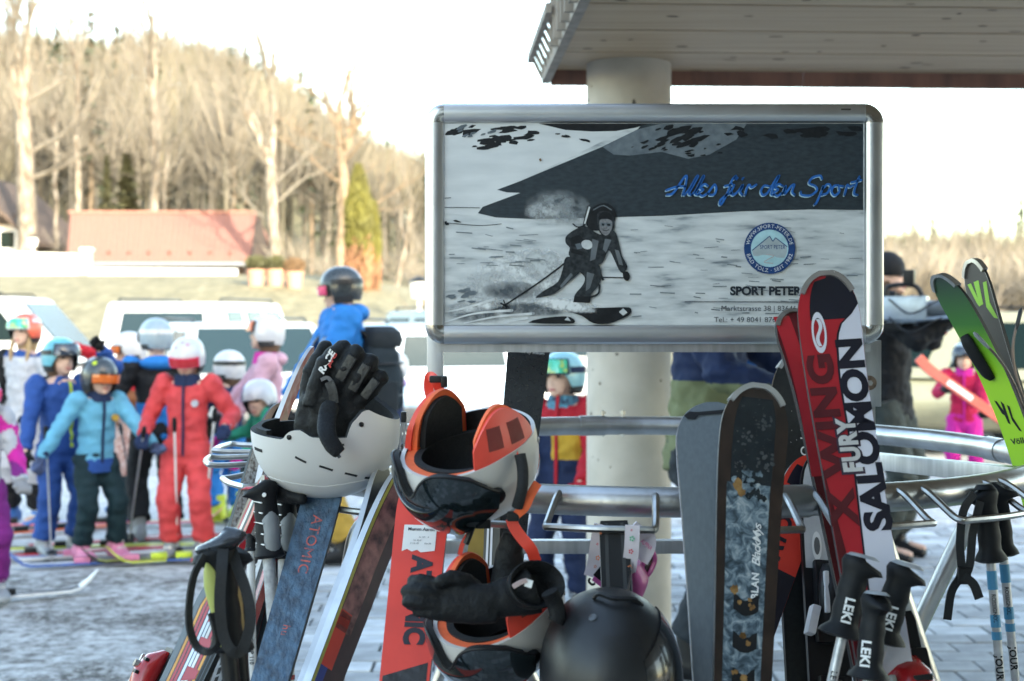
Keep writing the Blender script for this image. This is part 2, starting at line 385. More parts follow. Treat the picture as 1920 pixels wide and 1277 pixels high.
def pole_(name, pts, r, mt=MAL, n=14): m = MB(); m.tube(pts, r, n); return m.build(name, mt, rack)
def to_ground(a, b):
    t = (b - a); k = (0.002 - a.z) / t.z; return a + t * k
def leg(pts, r=.0165):
    p = [P(*q) for q in pts]; d = p[-1] - p[-2]
    g_ = p[-1] + d.normalized() * .25; gnd = V((p[-1].x + d.x / max(.05, -d.z) * p[-1].z * .6, p[-1].y + d.y / max(.05, -d.z) * p[-1].z * .6, -.004))
    pole_('leg', cat(p[:-1], 5) + [p[-1], gnd] if len(p) > 2 else p + [gnd], r)
leg([(760, 968, 2.42), (706, 972, 2.42), (672, 1000, 2.42), (656, 1070, 2.42), (628, 1277, 2.42)], .0165)
leg([(1600, 836, 2.95), (1535, 836, 2.9), (1508, 856, 2.87), (1472, 930, 2.82), (1400, 1277, 2.7)], .0165)
leg([(1628, 930, 2.42), (1745, 1277, 2.42)], .0165)
leg([(1822, 965, 2.62), (1690, 1240, 2.62)], .0165)
leg([(845, 960, 3.1), (1000, 1277, 3.1)], .0145)
leg([(1000, 830, 3.6), (820, 1277, 3.6)], .0145)
# posts that carry the sign, braced back to the ring
for px in (816, 1627):
    p = P(px, 640, 3.03)
    m = MB(); m.box((p.x, 3.035, 1.115), (.034 if px < 1000 else .028, .03, .55 if px < 1000 else .40), ch=.002); m.build('post', MPOST, rack)
    if px > 1000:
        m = MB(); m.box((p.x - .002, 3.012, 1.27), (.05, .012, .14), ch=.002); m.build('clamp_plate', MPOST, rack)
        c = P(1630, 718, 3.0)
        m = MB(); m.tube([c + V((0, -.001, 0)), c + V((0, .004, 0))], .0155, 20); m.build('washer', mat('rusty_washer', (.30, .21, .16), .55, .7, scale=60, var=.3), rack)
        m = MB(); m.tube([c + V((0, -.008, 0)), c + V((0, .002, 0))], .006, 6); m.build('bolt', MAL, rack)
pr = P(1627, 640, 3.03); pl = P(816, 640, 3.03)
for a, b in ((V((pr.x, 3.03, 1.085)), rp_(R(-30), RR - .01, -.005)), (V((pr.x, 3.05, 1.085)), rp_(R(48), RR - .01, -.005)), (V((pl.x, 3.05, 1.06)), rp_(R(132), RR - .01, -.005)), (V((pl.x, 3.02, 1.06)), rp_(R(212), RR - .01, -.005))):
    m = MB(); m.bar(a, b, .03, .034, ch=.002); m.build('brace', MPOST, rack)
m = MB(); m.bar(V((pl.x, 3.035, .90)), V((pr.x, 3.035, .90)), .028, .028, ch=.002); m.build('crossbar', MPOST, rack)
# ================================================================ advertising sign
MFR = mat('anodised_profile', (.60, .61, .63), .33, 1, scale=5, stretch=(1, 1, 1), var=.05, bump=.04)
MCO = mat('corner_cap_chrome', (.58, .57, .55), .2, 1, var=.1)
YS = 2.94
sg = thing('advertising_sign', 'landscape snap-frame sign with a black-and-white poster of a downhill skier', 'sign', P(1226, 640, YS))
PX = YS / F
def SP(px, py, d=0): 
    q = P(px, py, YS); q.y -= d; return q
fx0, fx1, fy0, fy1, fw = 797, 1656, 195, 645, 36
def profile_bar(a, b, inward):
    # snap-frame profile: rounded outside, flat face, lip to the poster
    a, b = V(a), V(b); t = (b - a).normalized(); inw = V(inward); out = V((0, -1, 0)); wd = fw * PX
    prof = [(0, -.012), (0, .004), (.004, .0105), (.011, .0135), (.020, .0145), (.030, .0135), (wd - .003, .010), (wd, .004), (wd, -.012)]
    rings = [[p + inw * u + out * d for u, d in prof] for p in (a, b)]
    m = MB(); m.loft(rings); return m
c = fw
for a, b, i_, nm in ((SP(fx0 + c, fy0), SP(fx1 - c, fy0), (0, 0, -1), 'frame_rail'), (SP(fx0 + c, fy1), SP(fx1 - c, fy1), (0, 0, 1), 'frame_rail'),
                 (SP(fx0, fy0 + c), SP(fx0, fy1 - c), (1, 0, 0), 'frame_rail'), (SP(fx1, fy0 + c), SP(fx1, fy1 - c), (-1, 0, 0), 'frame_rail')):
    profile_bar(a, b, i_).build(nm, MFR, sg, angle=30)
for sx_, sy_ in ((0, 0), (1, 0), (0, 1), (1, 1)):
    inn = SP(fx1 - c if sx_ else fx0 + c, fy1 - c if sy_ else fy0 + c); dx, dz = (1 if sx_ else -1), (-1 if sy_ else 1)
    wd = c * PX; prof = [(wd, -.012), (wd, .004), (wd - .004, .0108), (wd - .011, .0139), (wd - .020, .0150), (wd - .030, .0139), (.003, .0104), (0.0, .0044), (0.0, -.012)]
    rings = []
    for k in range(11):
        t = R(90) * k / 10
        rings.append([inn + V((dx * r * math.cos(t), -d, dz * r * math.sin(t))) for r, d in prof])
    m = MB(); m.loft(rings); m.build('corner_cap', MCO, sg, angle=30)
# ================================================================ the printed poster (flat print on a real panel)
def poster_mat():
    m = bpy.data.materials.new('poster_snow_print'); m.use_nodes = True; n = m.node_tree.nodes; l = m.node_tree.links; b = n['Principled BSDF']
    tc = n.new('ShaderNodeTexCoord'); mp = n.new('ShaderNodeMapping'); mp.inputs['Scale'].default_value = (5, 1, 26); l.new(tc.outputs['Object'], mp.inputs[0])
    q = n.new('ShaderNodeTexNoise'); q.inputs['Scale'].default_value = 2.2; q.inputs['Detail'].default_value = 8; l.new(mp.outputs[0], q.inputs['Vector'])
    r = n.new('ShaderNodeValToRGB'); e = r.color_ramp.elements; e[0].position = .28; e[0].color = (.15, .18, .205, 1); e[1].position = .62; e[1].color = (.60, .62, .63, 1); x = e.new(.42); x.color = (.46, .485, .50, 1)
    l.new(q.outputs[0], r.inputs[0]); l.new(r.outputs[0], b.inputs['Base Color']); b.inputs['Roughness'].default_value = .38
    return m
PSN = poster_mat()
pan = MB(); a, b = SP(fx0 + fw - 3, fy0 + fw - 3), SP(fx1 - fw + 3, fy1 - fw + 3)
pan.box(((a.x + b.x) / 2, YS + .004, (a.z + b.z) / 2), (b.x - a.x, .012, a.z - b.z)); panel = pan.build('poster', PSN, sg, smooth=False); WM[panel.name] = WM[sg.name]
bk = MB(); bk.box(((a.x + b.x) / 2, YS + .0125, (a.z + b.z) / 2), (b.x - a.x, .004, a.z - b.z)); bk.build('back_panel', MPOST, sg, smooth=False)
m = MB(); m.bar(SP(fx0 + 20, fy1 + 2, -.02), SP(fx1 - 20, fy1 + 2, -.02), .02, .03); m.build('mounting_rail', MPOST, sg, smooth=False)
_lift = [.0024]
def ink(name, c, c2=None, sc=40, st=(1, 1, 1)): return mat('ink_' + name, c, .5, scale=sc, col2=c2, stretch=st, spec=.25)
def pr(name, pts, m, smooth=0):
    """printed flat shape from photo pixels on the poster plane"""
    _lift[0] += .000015
    if smooth: pts = [(q.x, q.y) for q in cat([V((x, y, 0)) for x, y in pts], smooth, True)]
    v3 = [SP(x, y, _lift[0]) for x, y in pts]; t = tessellate_polygon([[V((x, y, 0)) for x, y in pts]])
    q = MB(); q.add(v3, [tuple(x) for x in t]); return q.build(name, m, panel, smooth=False)
def pl_(name, lines, m, wd):
    """printed strokes: list of pixel polylines, widths in px (number or list)"""
    _lift[0] += .000015; q = MB()
    for li in lines:
        pp = cat([V((x, y, 0)) for x, y in li], 6) if len(li) > 2 else [V((x, y, 0)) for x, y in li]; K = len(pp); L_, R_ = [], []
        for i, p in enumerate(pp):
            t = (pp[min(i + 1, K - 1)] - pp[max(i - 1, 0)]); t = t.normalized() if t.length else V((1, 0, 0)); nn = V((-t.y, t.x, 0)); w_ = wd if not isinstance(wd, (list, tuple)) else wd[0] + (wd[1] - wd[0]) * i / max(1, K - 1)
            L_.append(p + nn * w_ / 2); R_.append(p - nn * w_ / 2)
        q.add([SP(p.x, p.y, _lift[0]) for p in L_ + R_], [(i, i + 1, K + i + 1, K + i) for i in range(K - 1)])
        if K > 2:
            for c_ in (pp[0], pp[-1]):
                w_ = wd if not isinstance(wd, (list, tuple)) else (wd[0] if c_ is pp[0] else wd[1]); q.add([SP(c_.x + w_ / 2 * math.cos(a), c_.y + w_ / 2 * math.sin(a), _lift[0]) for a in [i * .785 for i in range(8)]], [tuple(range(8))])
    return q.build(name, m, panel, smooth=False)
def ptext(body, x0, x1, ybase, cap, m, bold=.0, spacing=1, shear=0, clip=None):
    _lift[0] += .000015; vs, fs, W = text_geo(body, bold, spacing, shear); k_ = (x1 - x0) / W; q = MB()
    q.add([SP(x0 + p.x * k_, ybase - p.y * cap, _lift[0]) for p in vs], fs); return q.build('lettering', m, panel, smooth=False)
iD = ink('slope_shade', (.030, .042, .052), (.020, .028, .035), 30, (2, 1, 5)); iM = ink('slope_mid', (.14, .165, .185), (.09, .11, .13), 60); iK = ink('black', (.005, .006, .008), (.010, .012, .015), 80); iS = ink('sunny_snow', (.62, .635, .645), (.52, .54, .555), 8, (1, 1, 4)); iL = ink('light_snow', (.56, .585, .60)); iG = ink('grey_cloth', (.030, .036, .042), (.008, .010, .012), 120); iW = ink('white', (.66, .68, .69)); iF = ink('face', (.22, .22, .23), (.12, .12, .13), 200)
# far shaded slope, ridge and rocks
pr('snow_slope', [(833, 232), (1180, 240), (1080, 290), (985, 335), (940, 355), (980, 363), (930, 385), (890, 405), (833, 400)], iS)
pr('shaded_slope', [(1195, 243), (1130, 275), (1075, 298), (1010, 325), (975, 340), (932, 356), (950, 361), (975, 362), (940, 375), (905, 388), (896, 400), (930, 408), (1000, 411), (1100, 409), (1240, 405), (1400, 396), (1520, 393), (1618, 394), (1618, 232), (1205, 232)], iD)
pr('ridge_snow', [(1195, 243), (1240, 232), (1400, 232), (1380, 262), (1330, 290), (1290, 298), (1240, 285), (1180, 292), (1150, 290), (1130, 276)], iM)
pr('dark_sky', [(1010, 232), (1218, 232), (1190, 240), (1155, 246), (1110, 247), (1060, 244)], iK)
rp2 = random.Random(21)
def rocks(cx, cy, w_, h_, n, m, tilt=-.25, smin=3, smax=13):
    for i in range(n):
        x, y = cx + rp2.uniform(-w_, w_), cy + rp2.uniform(-h_, h_); r_ = rp2.uniform(smin, smax)
        pts = []
        for k in range(7):
            a = k * .8976 + rp2.uniform(-.2, .2); rr_ = r_ * rp2.uniform(.45, 1.15); X, Y_ = rr_ * 1.7 * math.cos(a), rr_ * .55 * math.sin(a); pts.append((min(1617, max(834, x + X - Y_ * tilt)), max(233, y + Y_ + X * tilt)))
        pr('rock', pts, m)
rocks(870, 243, 24, 7, 7, iK); rocks(945, 256, 56, 17, 22, iK, -.1); rocks(915, 275, 30, 8, 7, iK, -.05); rocks(1080, 258, 34, 8, 6, iK, .1, 2, 7); rocks(1275, 255, 46, 18, 20, iK, -.35); rocks(1225, 270, 60, 14, 10, iK, -.3, 2, 8); rocks(1300, 280, 55, 12, 9, iK, -.12, 2, 9); rocks(1450, 248, 90, 8, 14, iK, -.02, 4, 15); rocks(1570, 244, 44, 7, 6, iK, .1); rocks(860, 417, 26, 4, 5, iK, .1, 2, 6); rocks(890, 250, 40, 12, 8, iM, -.3, 3, 8)
pl_('snow_line', [[(834, 389), (900, 390)], [(834, 372), (846, 371)], [(834, 418), (900, 423), (940, 420)]], iD, 1.3)
# spray behind the skier
def cloud_mat(name, c):
    m = bpy.data.materials.new('ink_' + name); m.use_nodes = True; n = m.node_tree.nodes; l = m.node_tree.links; b = n['Principled BSDF']; b.inputs['Base Color'].default_value = (*c, 1); b.inputs['Roughness'].default_value = .4
    at = n.new('ShaderNodeAttribute'); at.attribute_name = 'fade'; tc = n.new('ShaderNodeTexCoord'); z = n.new('ShaderNodeTexNoise'); z.inputs['Scale'].default_value = 42; z.inputs['Detail'].default_value = 9; z.inputs['Roughness'].default_value = .7; l.new(tc.outputs['Object'], z.inputs['Vector'])
    r = n.new('ShaderNodeMapRange'); r.inputs[1].default_value = .32; r.inputs[2].default_value = .62; l.new(z.outputs[0], r.inputs[0]); k = n.new('ShaderNodeMath'); k.operation = 'MULTIPLY'; l.new(r.outputs[0], k.inputs[0]); l.new(at.outputs['Fac'], k.inputs[1]); l.new(k.outputs[0], b.inputs['Alpha']); return m
def spray(cx, cy, w_, h_, n, m, tilt=0):
    """soft printed puff: a sheet fading to its rim"""
    _lift[0] += .000015; q = MB(); N = 14; vs, fd = [], []
    for j in range(N + 1):
        for i in range(N + 1):
            u, v_ = i / N * 2 - 1, j / N * 2 - 1; vs.append(SP(cx + u * w_, cy + v_ * h_ + u * tilt, _lift[0])); fd.append(max(0, 1 - (u * u + v_ * v_)) ** .8 * n)
    q.add(vs, [(j * (N + 1) + i, j * (N + 1) + i + 1, (j + 1) * (N + 1) + i + 1, (j + 1) * (N + 1) + i) for j in range(N) for i in range(N)]); o = q.build('spray', m, panel, smooth=False)
    at = o.data.attributes.new('fade', 'FLOAT', 'POINT'); at.data.foreach_set('value', fd)
cM, cL, cW, cD = cloud_mat('puff_mid', (.30, .33, .35)), cloud_mat('puff_light', (.50, .525, .54)), cloud_mat('puff_white', (.68, .70, .71)), cloud_mat('puff_dark', (.06, .075, .09))
spray(1045, 388, 62, 34, 1.0, cM); spray(1025, 396, 44, 20, 1.2, cL); spray(1075, 396, 36, 26, .9, cM)
spray(975, 520, 100, 56, 1.6, cW, -16); spray(1015, 498, 40, 34, 1.5, cL); spray(930, 545, 70, 40, 1.3, cL)
spray(960, 545, 60, 18, 1.1, cD); spray(900, 585, 74, 22, 1.0, cD); spray(1000, 580, 80, 14, 1.2, cD)
spray(1065, 572, 70, 14, 1.6, cW, 10); spray(900, 575, 60, 10, 1.2, cW, -8)
pl_('ski_track', [[(834, 604), (890, 588), (960, 582)], [(834, 585), (870, 578), (930, 560)], [(870, 606), (930, 594), (1000, 588)], [(940, 607), (990, 596)]], iW, [2, 5])
rocks(840 + 30, 552, 30, 14, 10, iM, -.1, 3, 9)
for i in range(70):
    x, y = rp2.uniform(1180, 1600), rp2.uniform(415, 600); w_ = rp2.uniform(6, 30); pl_('snow_ripple', [[(x, y), (min(1616, x + w_), y + rp2.uniform(-1.5, 2.5))]], ink('ripple', (.20, .23, .25)) if i % 3 else iM, rp2.uniform(.8, 2.2))
for i in range(24):
    x, y = rp2.uniform(840, 1000), rp2.uniform(425, 500); w_ = rp2.uniform(10, 40); pl_('snow_ripple', [[(x, y), (x + w_, y + rp2.uniform(-2, 4))]], iM if i % 2 else ink('ripple', 0), rp2.uniform(.8, 2.5))
# ---- skier
pl_('ski_pole_print', [[(944, 574), (1010, 530), (1058, 494), (1074, 476)]], iK, 3); pl_('pole_basket_print', [[(938, 568), (954, 576)], [(944, 562), (950, 580)]], iK, 2.4); pl_('ski_pole_print', [[(1128, 520), (1170, 521)]], iK, 2.2); pl_('pole_basket_print', [[(1126, 515), (1131, 526)]], iK, 4)
pl_('pole_shadow', [[(1095, 560), (1120, 552), (1124, 535)]], iG, 4)
pr('ski_print', [(1060, 580), (1110, 578), (1172, 576), (1183, 580), (1180, 590), (1165, 598), (1140, 607), (1112, 606), (1090, 592)], iK, 3)
pr('ski_print', [(990, 605), (1020, 596), (1060, 593), (1075, 598), (1076, 606), (1050, 607)], iK, 2)
pr('ski_logo_print', [(1160, 585), (1168, 578), (1176, 586), (1168, 592)], iL); pr('ski_logo_print', [(1058, 600), (1064, 594), (1070, 602)], iL)
spray(1060, 573, 60, 12, 2, cW, 9)
pr('rear_leg', [(1062, 482), (1090, 486), (1092, 505), (1065, 530), (1040, 550), (1020, 556), (1004, 558), (1020, 545), (1046, 528), (1056, 500)], iG, 3)
pr('front_leg', [(1075, 482), (1118, 492), (1128, 516), (1122, 535), (1108, 552), (1104, 566), (1078, 565), (1078, 552), (1092, 535), (1096, 520), (1082, 505)], iG, 3)
pr('cuff_print', [(1078, 556), (1108, 556), (1106, 568), (1074, 567)], iK)
pr('jacket_print', [(1096, 424), (1124, 440), (1150, 432), (1160, 455), (1166, 480), (1176, 500), (1168, 512), (1160, 506), (1148, 480), (1140, 470), (1130, 492), (1112, 498), (1080, 488), (1066, 478), (1068, 465), (1060, 455), (1064, 440)], iG, 3)
pr('jacket_fold', [(1110, 448), (1122, 452), (1116, 486), (1106, 490)], ink('cloth_light', (.13, .145, .16))); pr('jacket_fold', [(1134, 448), (1146, 450), (1136, 474), (1130, 468)], ink('cloth_light', 0)); pr('jacket_fold', [(1152, 468), (1160, 470), (1168, 498), (1160, 496)], ink('cloth_light', 0)); pr('leg_fold', [(1050, 536), (1070, 512), (1074, 516), (1052, 542)], ink('cloth_light', 0)); pr('leg_fold', [(1100, 510), (1114, 514), (1106, 540), (1098, 546)], ink('cloth_light', 0))
pr('pocket_print', [(1070, 446), (1086, 440), (1096, 452), (1082, 464), (1070, 462)], iK)
pr('backpack_print', [(1098, 416), (1104, 398), (1116, 386), (1134, 381), (1148, 388), (1154, 400), (1152, 416), (1140, 430), (1108, 432)], iK, 3)
pl_('backpack_strap', [[(1094, 426), (1100, 400), (1104, 388)]], iG, 5); pl_('strapped_ski', [[(1096, 420), (1105, 388)]], iW, 3); pl_('backpack_strap', [[(1074, 420), (1082, 426), (1094, 424)]], iK, 2.4); pl_('backpack_edge', [[(1112, 394), (1130, 386), (1146, 394)]], iM, 2)
pr('hood_print', [(1120, 400), (1136, 396), (1148, 404), (1152, 424), (1146, 438), (1134, 442), (1124, 436), (1120, 420)], iG, 3)
pr('face_print', [(1124, 414), (1134, 411), (1146, 414), (1147, 428), (1140, 440), (1132, 441), (1125, 432)], iF, 3)
pr('cap_print', [(1122, 412), (1126, 400), (1138, 397), (1147, 404), (1148, 414), (1136, 410)], iK, 2)
pr('sunglasses_print', [(1126, 417), (1135, 419), (1146, 418), (1146, 424), (1140, 426), (1135, 422), (1131, 426), (1126, 423)], iM); pr('sunglass_lens', [(1128, 419), (1133, 420), (1132, 424), (1128, 423)], iK); pr('sunglass_lens', [(1137, 420), (1144, 420), (1144, 424), (1139, 424)], iK)
pl_('mouth_print', [[(1130, 432), (1136, 433), (1141, 431)]], iG, 1.4)
pr('glove_print', [(1090, 455), (1098, 450), (1108, 453), (1110, 463), (1102, 468), (1092, 464)], iL, 3); pr('sleeve_cuff', [(1078, 458), (1088, 456), (1092, 466), (1082, 468)], iM)
pr('glove_print', [(1167, 512), (1176, 509), (1181, 518), (1177, 527), (1170, 524)], iK, 2); pr('hip_belt', [(1072, 466), (1094, 472), (1092, 480), (1070, 474)], iK)
pl_('distant_figure', [[(1012, 298), (1014, 303)]], ink('rust', (.16, .09, .05)), 4)
# ---- slogan, logo and address
blu_i, cyn_i = ink('slogan_blue', (.015, .13, .44)), ink('slogan_light', (.42, .62, .72))
SL = [[(1250, 366), (1262, 362), (1280, 336), (1287, 331), (1284, 350), (1279, 366)], [(1249, 357), (1268, 351), (1285, 350)], [(1283, 366), (1292, 355), (1304, 334), (1308, 331), (1300, 346), (1291, 363), (1297, 366)],
      [(1297, 366), (1306, 354), (1316, 334), (1319, 331), (1311, 348), (1303, 363), (1310, 366)], [(1326, 349), (1320, 346), (1312, 353), (1318, 356), (1310, 362), (1316, 368), (1326, 363)], [(1326, 363), (1336, 350), (1340, 347), (1342, 356), (1338, 365), (1330, 366)],
      [(1376, 336), (1380, 330), (1372, 338), (1364, 360), (1354, 380), (1349, 384), (1350, 376), (1362, 366), (1372, 362)], [(1357, 350), (1374, 346)], [(1376, 348), (1370, 360), (1374, 366), (1384, 358), (1392, 347), (1387, 360), (1391, 366)], [(1396, 366), (1400, 352), (1404, 347), (1408, 352), (1417, 347)],
      [(1442, 350), (1432, 349), (1426, 358), (1429, 366), (1438, 362), (1448, 346), (1460, 329), (1450, 350), (1445, 364), (1450, 366)], [(1466, 349), (1459, 346), (1452, 352), (1458, 356), (1450, 362), (1456, 368), (1466, 362)], [(1466, 364), (1472, 349), (1470, 364), (1482, 350), (1488, 347), (1484, 360), (1489, 366)],
      [(1540, 336), (1536, 330), (1522, 334), (1516, 344), (1528, 350), (1530, 358), (1518, 367), (1502, 366), (1500, 360)], [(1542, 350), (1538, 362), (1530, 380), (1526, 384)], [(1540, 356), (1550, 346), (1556, 350), (1550, 362), (1540, 366)], [(1570, 348), (1562, 350), (1558, 360), (1564, 367), (1572, 360), (1572, 350), (1580, 350)], [(1582, 366), (1586, 352), (1588, 347), (1592, 351), (1600, 347)], [(1610, 332), (1602, 352), (1600, 364), (1606, 366)], [(1594, 343), (1615, 338)]]
pl_('slogan_shadow', [[(x - 1.6, y + 2.0) for x, y in li] for li in SL], cyn_i, 3.2); pl_('slogan', SL, blu_i, 4.2)
pl_('slogan_dots', [[(1380, 337), (1381, 335), (1382, 334)], [(1391, 337), (1392, 335), (1393, 334)]], blu_i, 3.6)
nb, sk_ = ink('logo_navy', (.012, .05, .17)), ink('logo_sky', (.38, .60, .66))
circ = lambda r_, n=48: [(1442 + r_ * math.cos(a), 466 + r_ * math.sin(a)) for a in [2 * math.pi * i / n for i in range(n)]]
pr('logo_ring', circ(48), nb); pr('logo_field', circ(35), sk_)
pr('logo_lake', [(1409, 470), (1475, 468), (1474, 476), (1466, 490), (1450, 480), (1430, 478), (1412, 482)], ink('logo_pale', (.36, .42, .45)))
pr('logo_lake', [(1411, 480), (1440, 482), (1470, 484), (1462, 494), (1442, 501), (1422, 494)], sk_)
pr('logo_mountain', [(1410, 470), (1442, 444), (1448, 453), (1453, 446), (1474, 463), (1474, 470)], ink('logo_pale', 0))
pl_('logo_outline', [[(1409, 470), (1442, 443)], [(1442, 443), (1448, 453)], [(1448, 453), (1453, 446)], [(1453, 446), (1475, 463)]], nb, 1.6)
pl_('logo_road', [[(1436, 477), (1450, 480), (1440, 486), (1432, 492), (1448, 494)]], ink('logo_rose', (.45, .38, .38)), 1.6)
ptext('SPORT PETER', 1424, 1471, 467, 7, nb, .01, 1.1)
def ring_text(body, a0, a1, r_, cap, top=True):
    _lift[0] += .000015; vs, fs, W = text_geo(body, .0, 1.15); q = MB(); o = []
    for p in vs:
        a = R(a0 + (a1 - a0) * p.x / W); rr_ = (r_ + p.y * cap) if top else (r_ - p.y * cap); o.append(SP(1442 + rr_ * math.sin(a), 466 - rr_ * math.cos(a), _lift[0]))
    q.add(o, fs); q.build('lettering', iW, panel, smooth=False)
ring_text('WWW.SPORT-PETER.DE', -80, 80, 38.5, 6.5); ring_text('BAD TÖLZ · SEIT 1982', 255, 105, 44.5, 6.5, False)
nk = ink('ink_text', (.022, .028, .036)); nk2 = nk
ptext('SPORT PETER', 1368, 1502, 553, 15, nk, .045, 1.0); pl_('rule', [[(1283, 566), (1601, 566.5)]], nk, 1.4)
ptext('Marktstrasse 38 | 83646 Bad Tölz', 1352, 1352 + 196, 583, 9.5, nk, .0, 1.0); ptext('Tel.: + 49 8041 8768 | www.sport-peter.de', 1338, 1338 + 256, 604, 9.5, nk, .0, 1.0)
st = SP(1601, 628, .0165); m = MB(); m.box((st.x, st.y, st.z), (26 * PX, .0006, 24 * PX)); m.build('sticker', MATS.get('sticker_w') or mat('sticker_w', (.7, .7, .7), .5, var=.02), sg, smooth=False)
vs, fs, W = text_geo('.de', .0, 1.0); m = MB(); m.add([SP(1597 + p.x * 9 / W * 1.0, 631 - p.y * 7, .0172) for p in vs], fs); m.build('lettering', nk, sg, smooth=False)
m = MB(); q0 = SP(1583, 207, .0152); m.box((q0.x, q0.y, q0.z), (18 * PX, .0006, 3 * PX)); m.build('scuff_mark', MPIT, sg, smooth=False)
# ================================================================ builders for skis, poles, helmets, gloves
MEDGE = mat('steel_edge', (.42, .42, .42), .35, .9, scale=80, var=.2)
MBLK = mat('black_plastic', (.009, .0095, .011), .42, scale=30, var=.1, spec=.32)
MBLKR = mat('black_rubber', (.010, .011, .012), .62, scale=60, bump=.15, spec=.25)
MWHT = mat('white_print', (.75, .75, .74), .5, var=.04)
MBASE = mat('ski_base_grey', (.11, .132, .15), .48, scale=25, stretch=(8, 8, .8), var=.07)
MBASEK = mat('ski_base_black', (.014, .015, .017), .35, scale=40, var=.2)
MGUARD = mat('tip_guard', (.46, .45, .43), .3, .8, scale=50, var=.15)
class Ski:
    """A ski in world space: tip centre a, lower point b on its axis, top-sheet normal roughly nrm. Runs down to the ground (or length)."""
    def __init__(s, label, a, b, nrm, width=.1, waist=.7, rise=.055, bend=.2, th=.011, top=None, side=None, base=None, length=None, guard=None, flat_tip=False, name='ski', group=None):
        s.A, s.B = P(*a), P(*b); s.t = (s.B - s.A).normalized(); n = V(nrm); s.n = (n - s.t * n.dot(s.t)).normalized(); s.b = s.t.cross(s.n)
        if s.b.x < 0: s.b = -s.b      # u runs to the right in the picture where it can
        s.W, s.wa, s.rise, s.bend, s.th, s.flat = width, waist, rise, bend, th, flat_tip
        s.L = length or (s.A.z - .004) / -s.t.z
        g_ = s.A + s.t * s.L
        s.o = thing(name, label, 'ski', (g_.x, g_.y, g_.z), group=group)
        N = 70; cols = [-1, -.97, -.6, 0, .6, .97, 1]; top_r, bot_r = [], []
        vsn = [0] + [s.L * ((i / N) ** 1.5) for i in range(1, N + 1)]
        for v in vsn:
            hw = s.hw(v); top_r.append([s.pos(q * hw, v, s.thv(v) / 2) for q in cols]); bot_r.append([s.pos(q * hw, v, -s.thv(v) / 2) for q in cols])
        m = MB(); nc = len(cols); vs = [q for r in top_r for q in r] + [q for r in bot_r for q in r]; o = nc * len(vsn); fs = []; mi = []
        for i in range(len(vsn) - 1):
            for j in range(nc - 1):
                a0 = i * nc + j; fs.append((a0, a0 + 1, a0 + nc + 1, a0 + nc)); mi.append(0)
                fs.append((o + a0 + nc, o + a0 + nc + 1, o + a0 + 1, o + a0)); mi.append(2 if 0 < j < nc - 2 else 3)
            for j in (0, nc - 1):
                a0 = i * nc + j; fs.append((a0, a0 + nc, o + a0 + nc, o + a0)); mi.append(1)
        e = (len(vsn) - 1) * nc
        for j in range(nc - 1): fs.append((e + j, e + j + 1, o + e + j + 1, o + e + j)); mi.append(1); fs.append((j + 1, j, o + j, o + j + 1)); mi.append(1)
        m.v = vs; m.f = fs; m.m = mi
        s.body = m.build('body', [top or MBLK, side or MBLK, base or MBASEK, MEDGE], s.o, angle=50)
        WM[s.body.name] = WM[s.o.name]
        if guard: s.guard(guard)
    def thv(s, v): return s.th * (.55 + .45 * min(1, v / .25)) 
    def hw(s, v):
        k = v / s.L; w_ = s.W * (s.wa + (1 - s.wa) * abs(1 - min(1, max(0, (v - .1) / (s.L - .1))) * 2) ** 1.6 * (1 if v < s.L / 2 else .8)) / 2
        if not s.flat:
            r = .075
            if v < r: w_ *= max(.02, (1 - (1 - v / r) ** 2.4)) ** .5
        elif v < .012: w_ *= .9 + .1 * v / .012
        if s.L - v < .03: w_ *= max(.75, ((s.L - v) / .03)) ** .5
        return w_
    def pos(s, u, v, lift=0):
        off = s.rise * max(0, 1 - v / s.bend) ** 2.0 if not s.flat else 0
        return s.A + s.t * v + s.b * u + s.n * (off + lift)
    def decal(s, vs, fs, name, m, side=1, lift=.0006, step=.02, par=None):
        """flat (u, v) faces laid on the top sheet (side 1) or the base (side -1)"""
        bm = bmesh.new(); q = [bm.verts.new((a[0], a[1], 0)) for a in vs]
        for f in fs:
            try: bm.faces.new([q[i] for i in f])
            except ValueError: pass
        v0, v1 = min(a[1] for a in vs), max(a[1] for a in vs); k = math.ceil(v0 / step) * step
        while k < v1 and k < .3:
            bmesh.ops.bisect_plane(bm, geom=bm.verts[:] + bm.edges[:] + bm.faces[:], plane_co=(0, k, 0), plane_no=(0, 1, 0)); k += step
        bm.verts.index_update(); mb = MB()
        mb.add([s.pos(a.co.x, a.co.y, side * (s.thv(a.co.y) / 2 + lift)) for a in bm.verts], [tuple(a.index for a in f.verts) for f in bm.faces]); bm.free()
        return mb.build(name, m, s.body, smooth=False)
    def poly(s, pts, name, m, side=1, lift=.0006):
        t = tessellate_polygon([[V((a[0], a[1], 0)) for a in pts]]); return s.decal(pts, [tuple(x) for x in t], name, m, side, lift)
    def band(s, v0, v1, u0, u1, name, m, side=1, lift=.0006, n=24):
        """stripe between fractions u0..u1 of the half width (functions or numbers)"""
        f0 = u0 if callable(u0) else (lambda v: u0); f1 = u1 if callable(u1) else (lambda v: u1)
        vv = [v0 + (v1 - v0) * i / n for i in range(n + 1)]
        pts = [(f0(v) * s.hw(v), v) for v in vv] + [(f1(v) * s.hw(v), v) for v in vv]
        return s.decal(pts, [(i, i + 1, n + 2 + i, n + 1 + i) for i in range(n)], name, m, side, lift, .04)
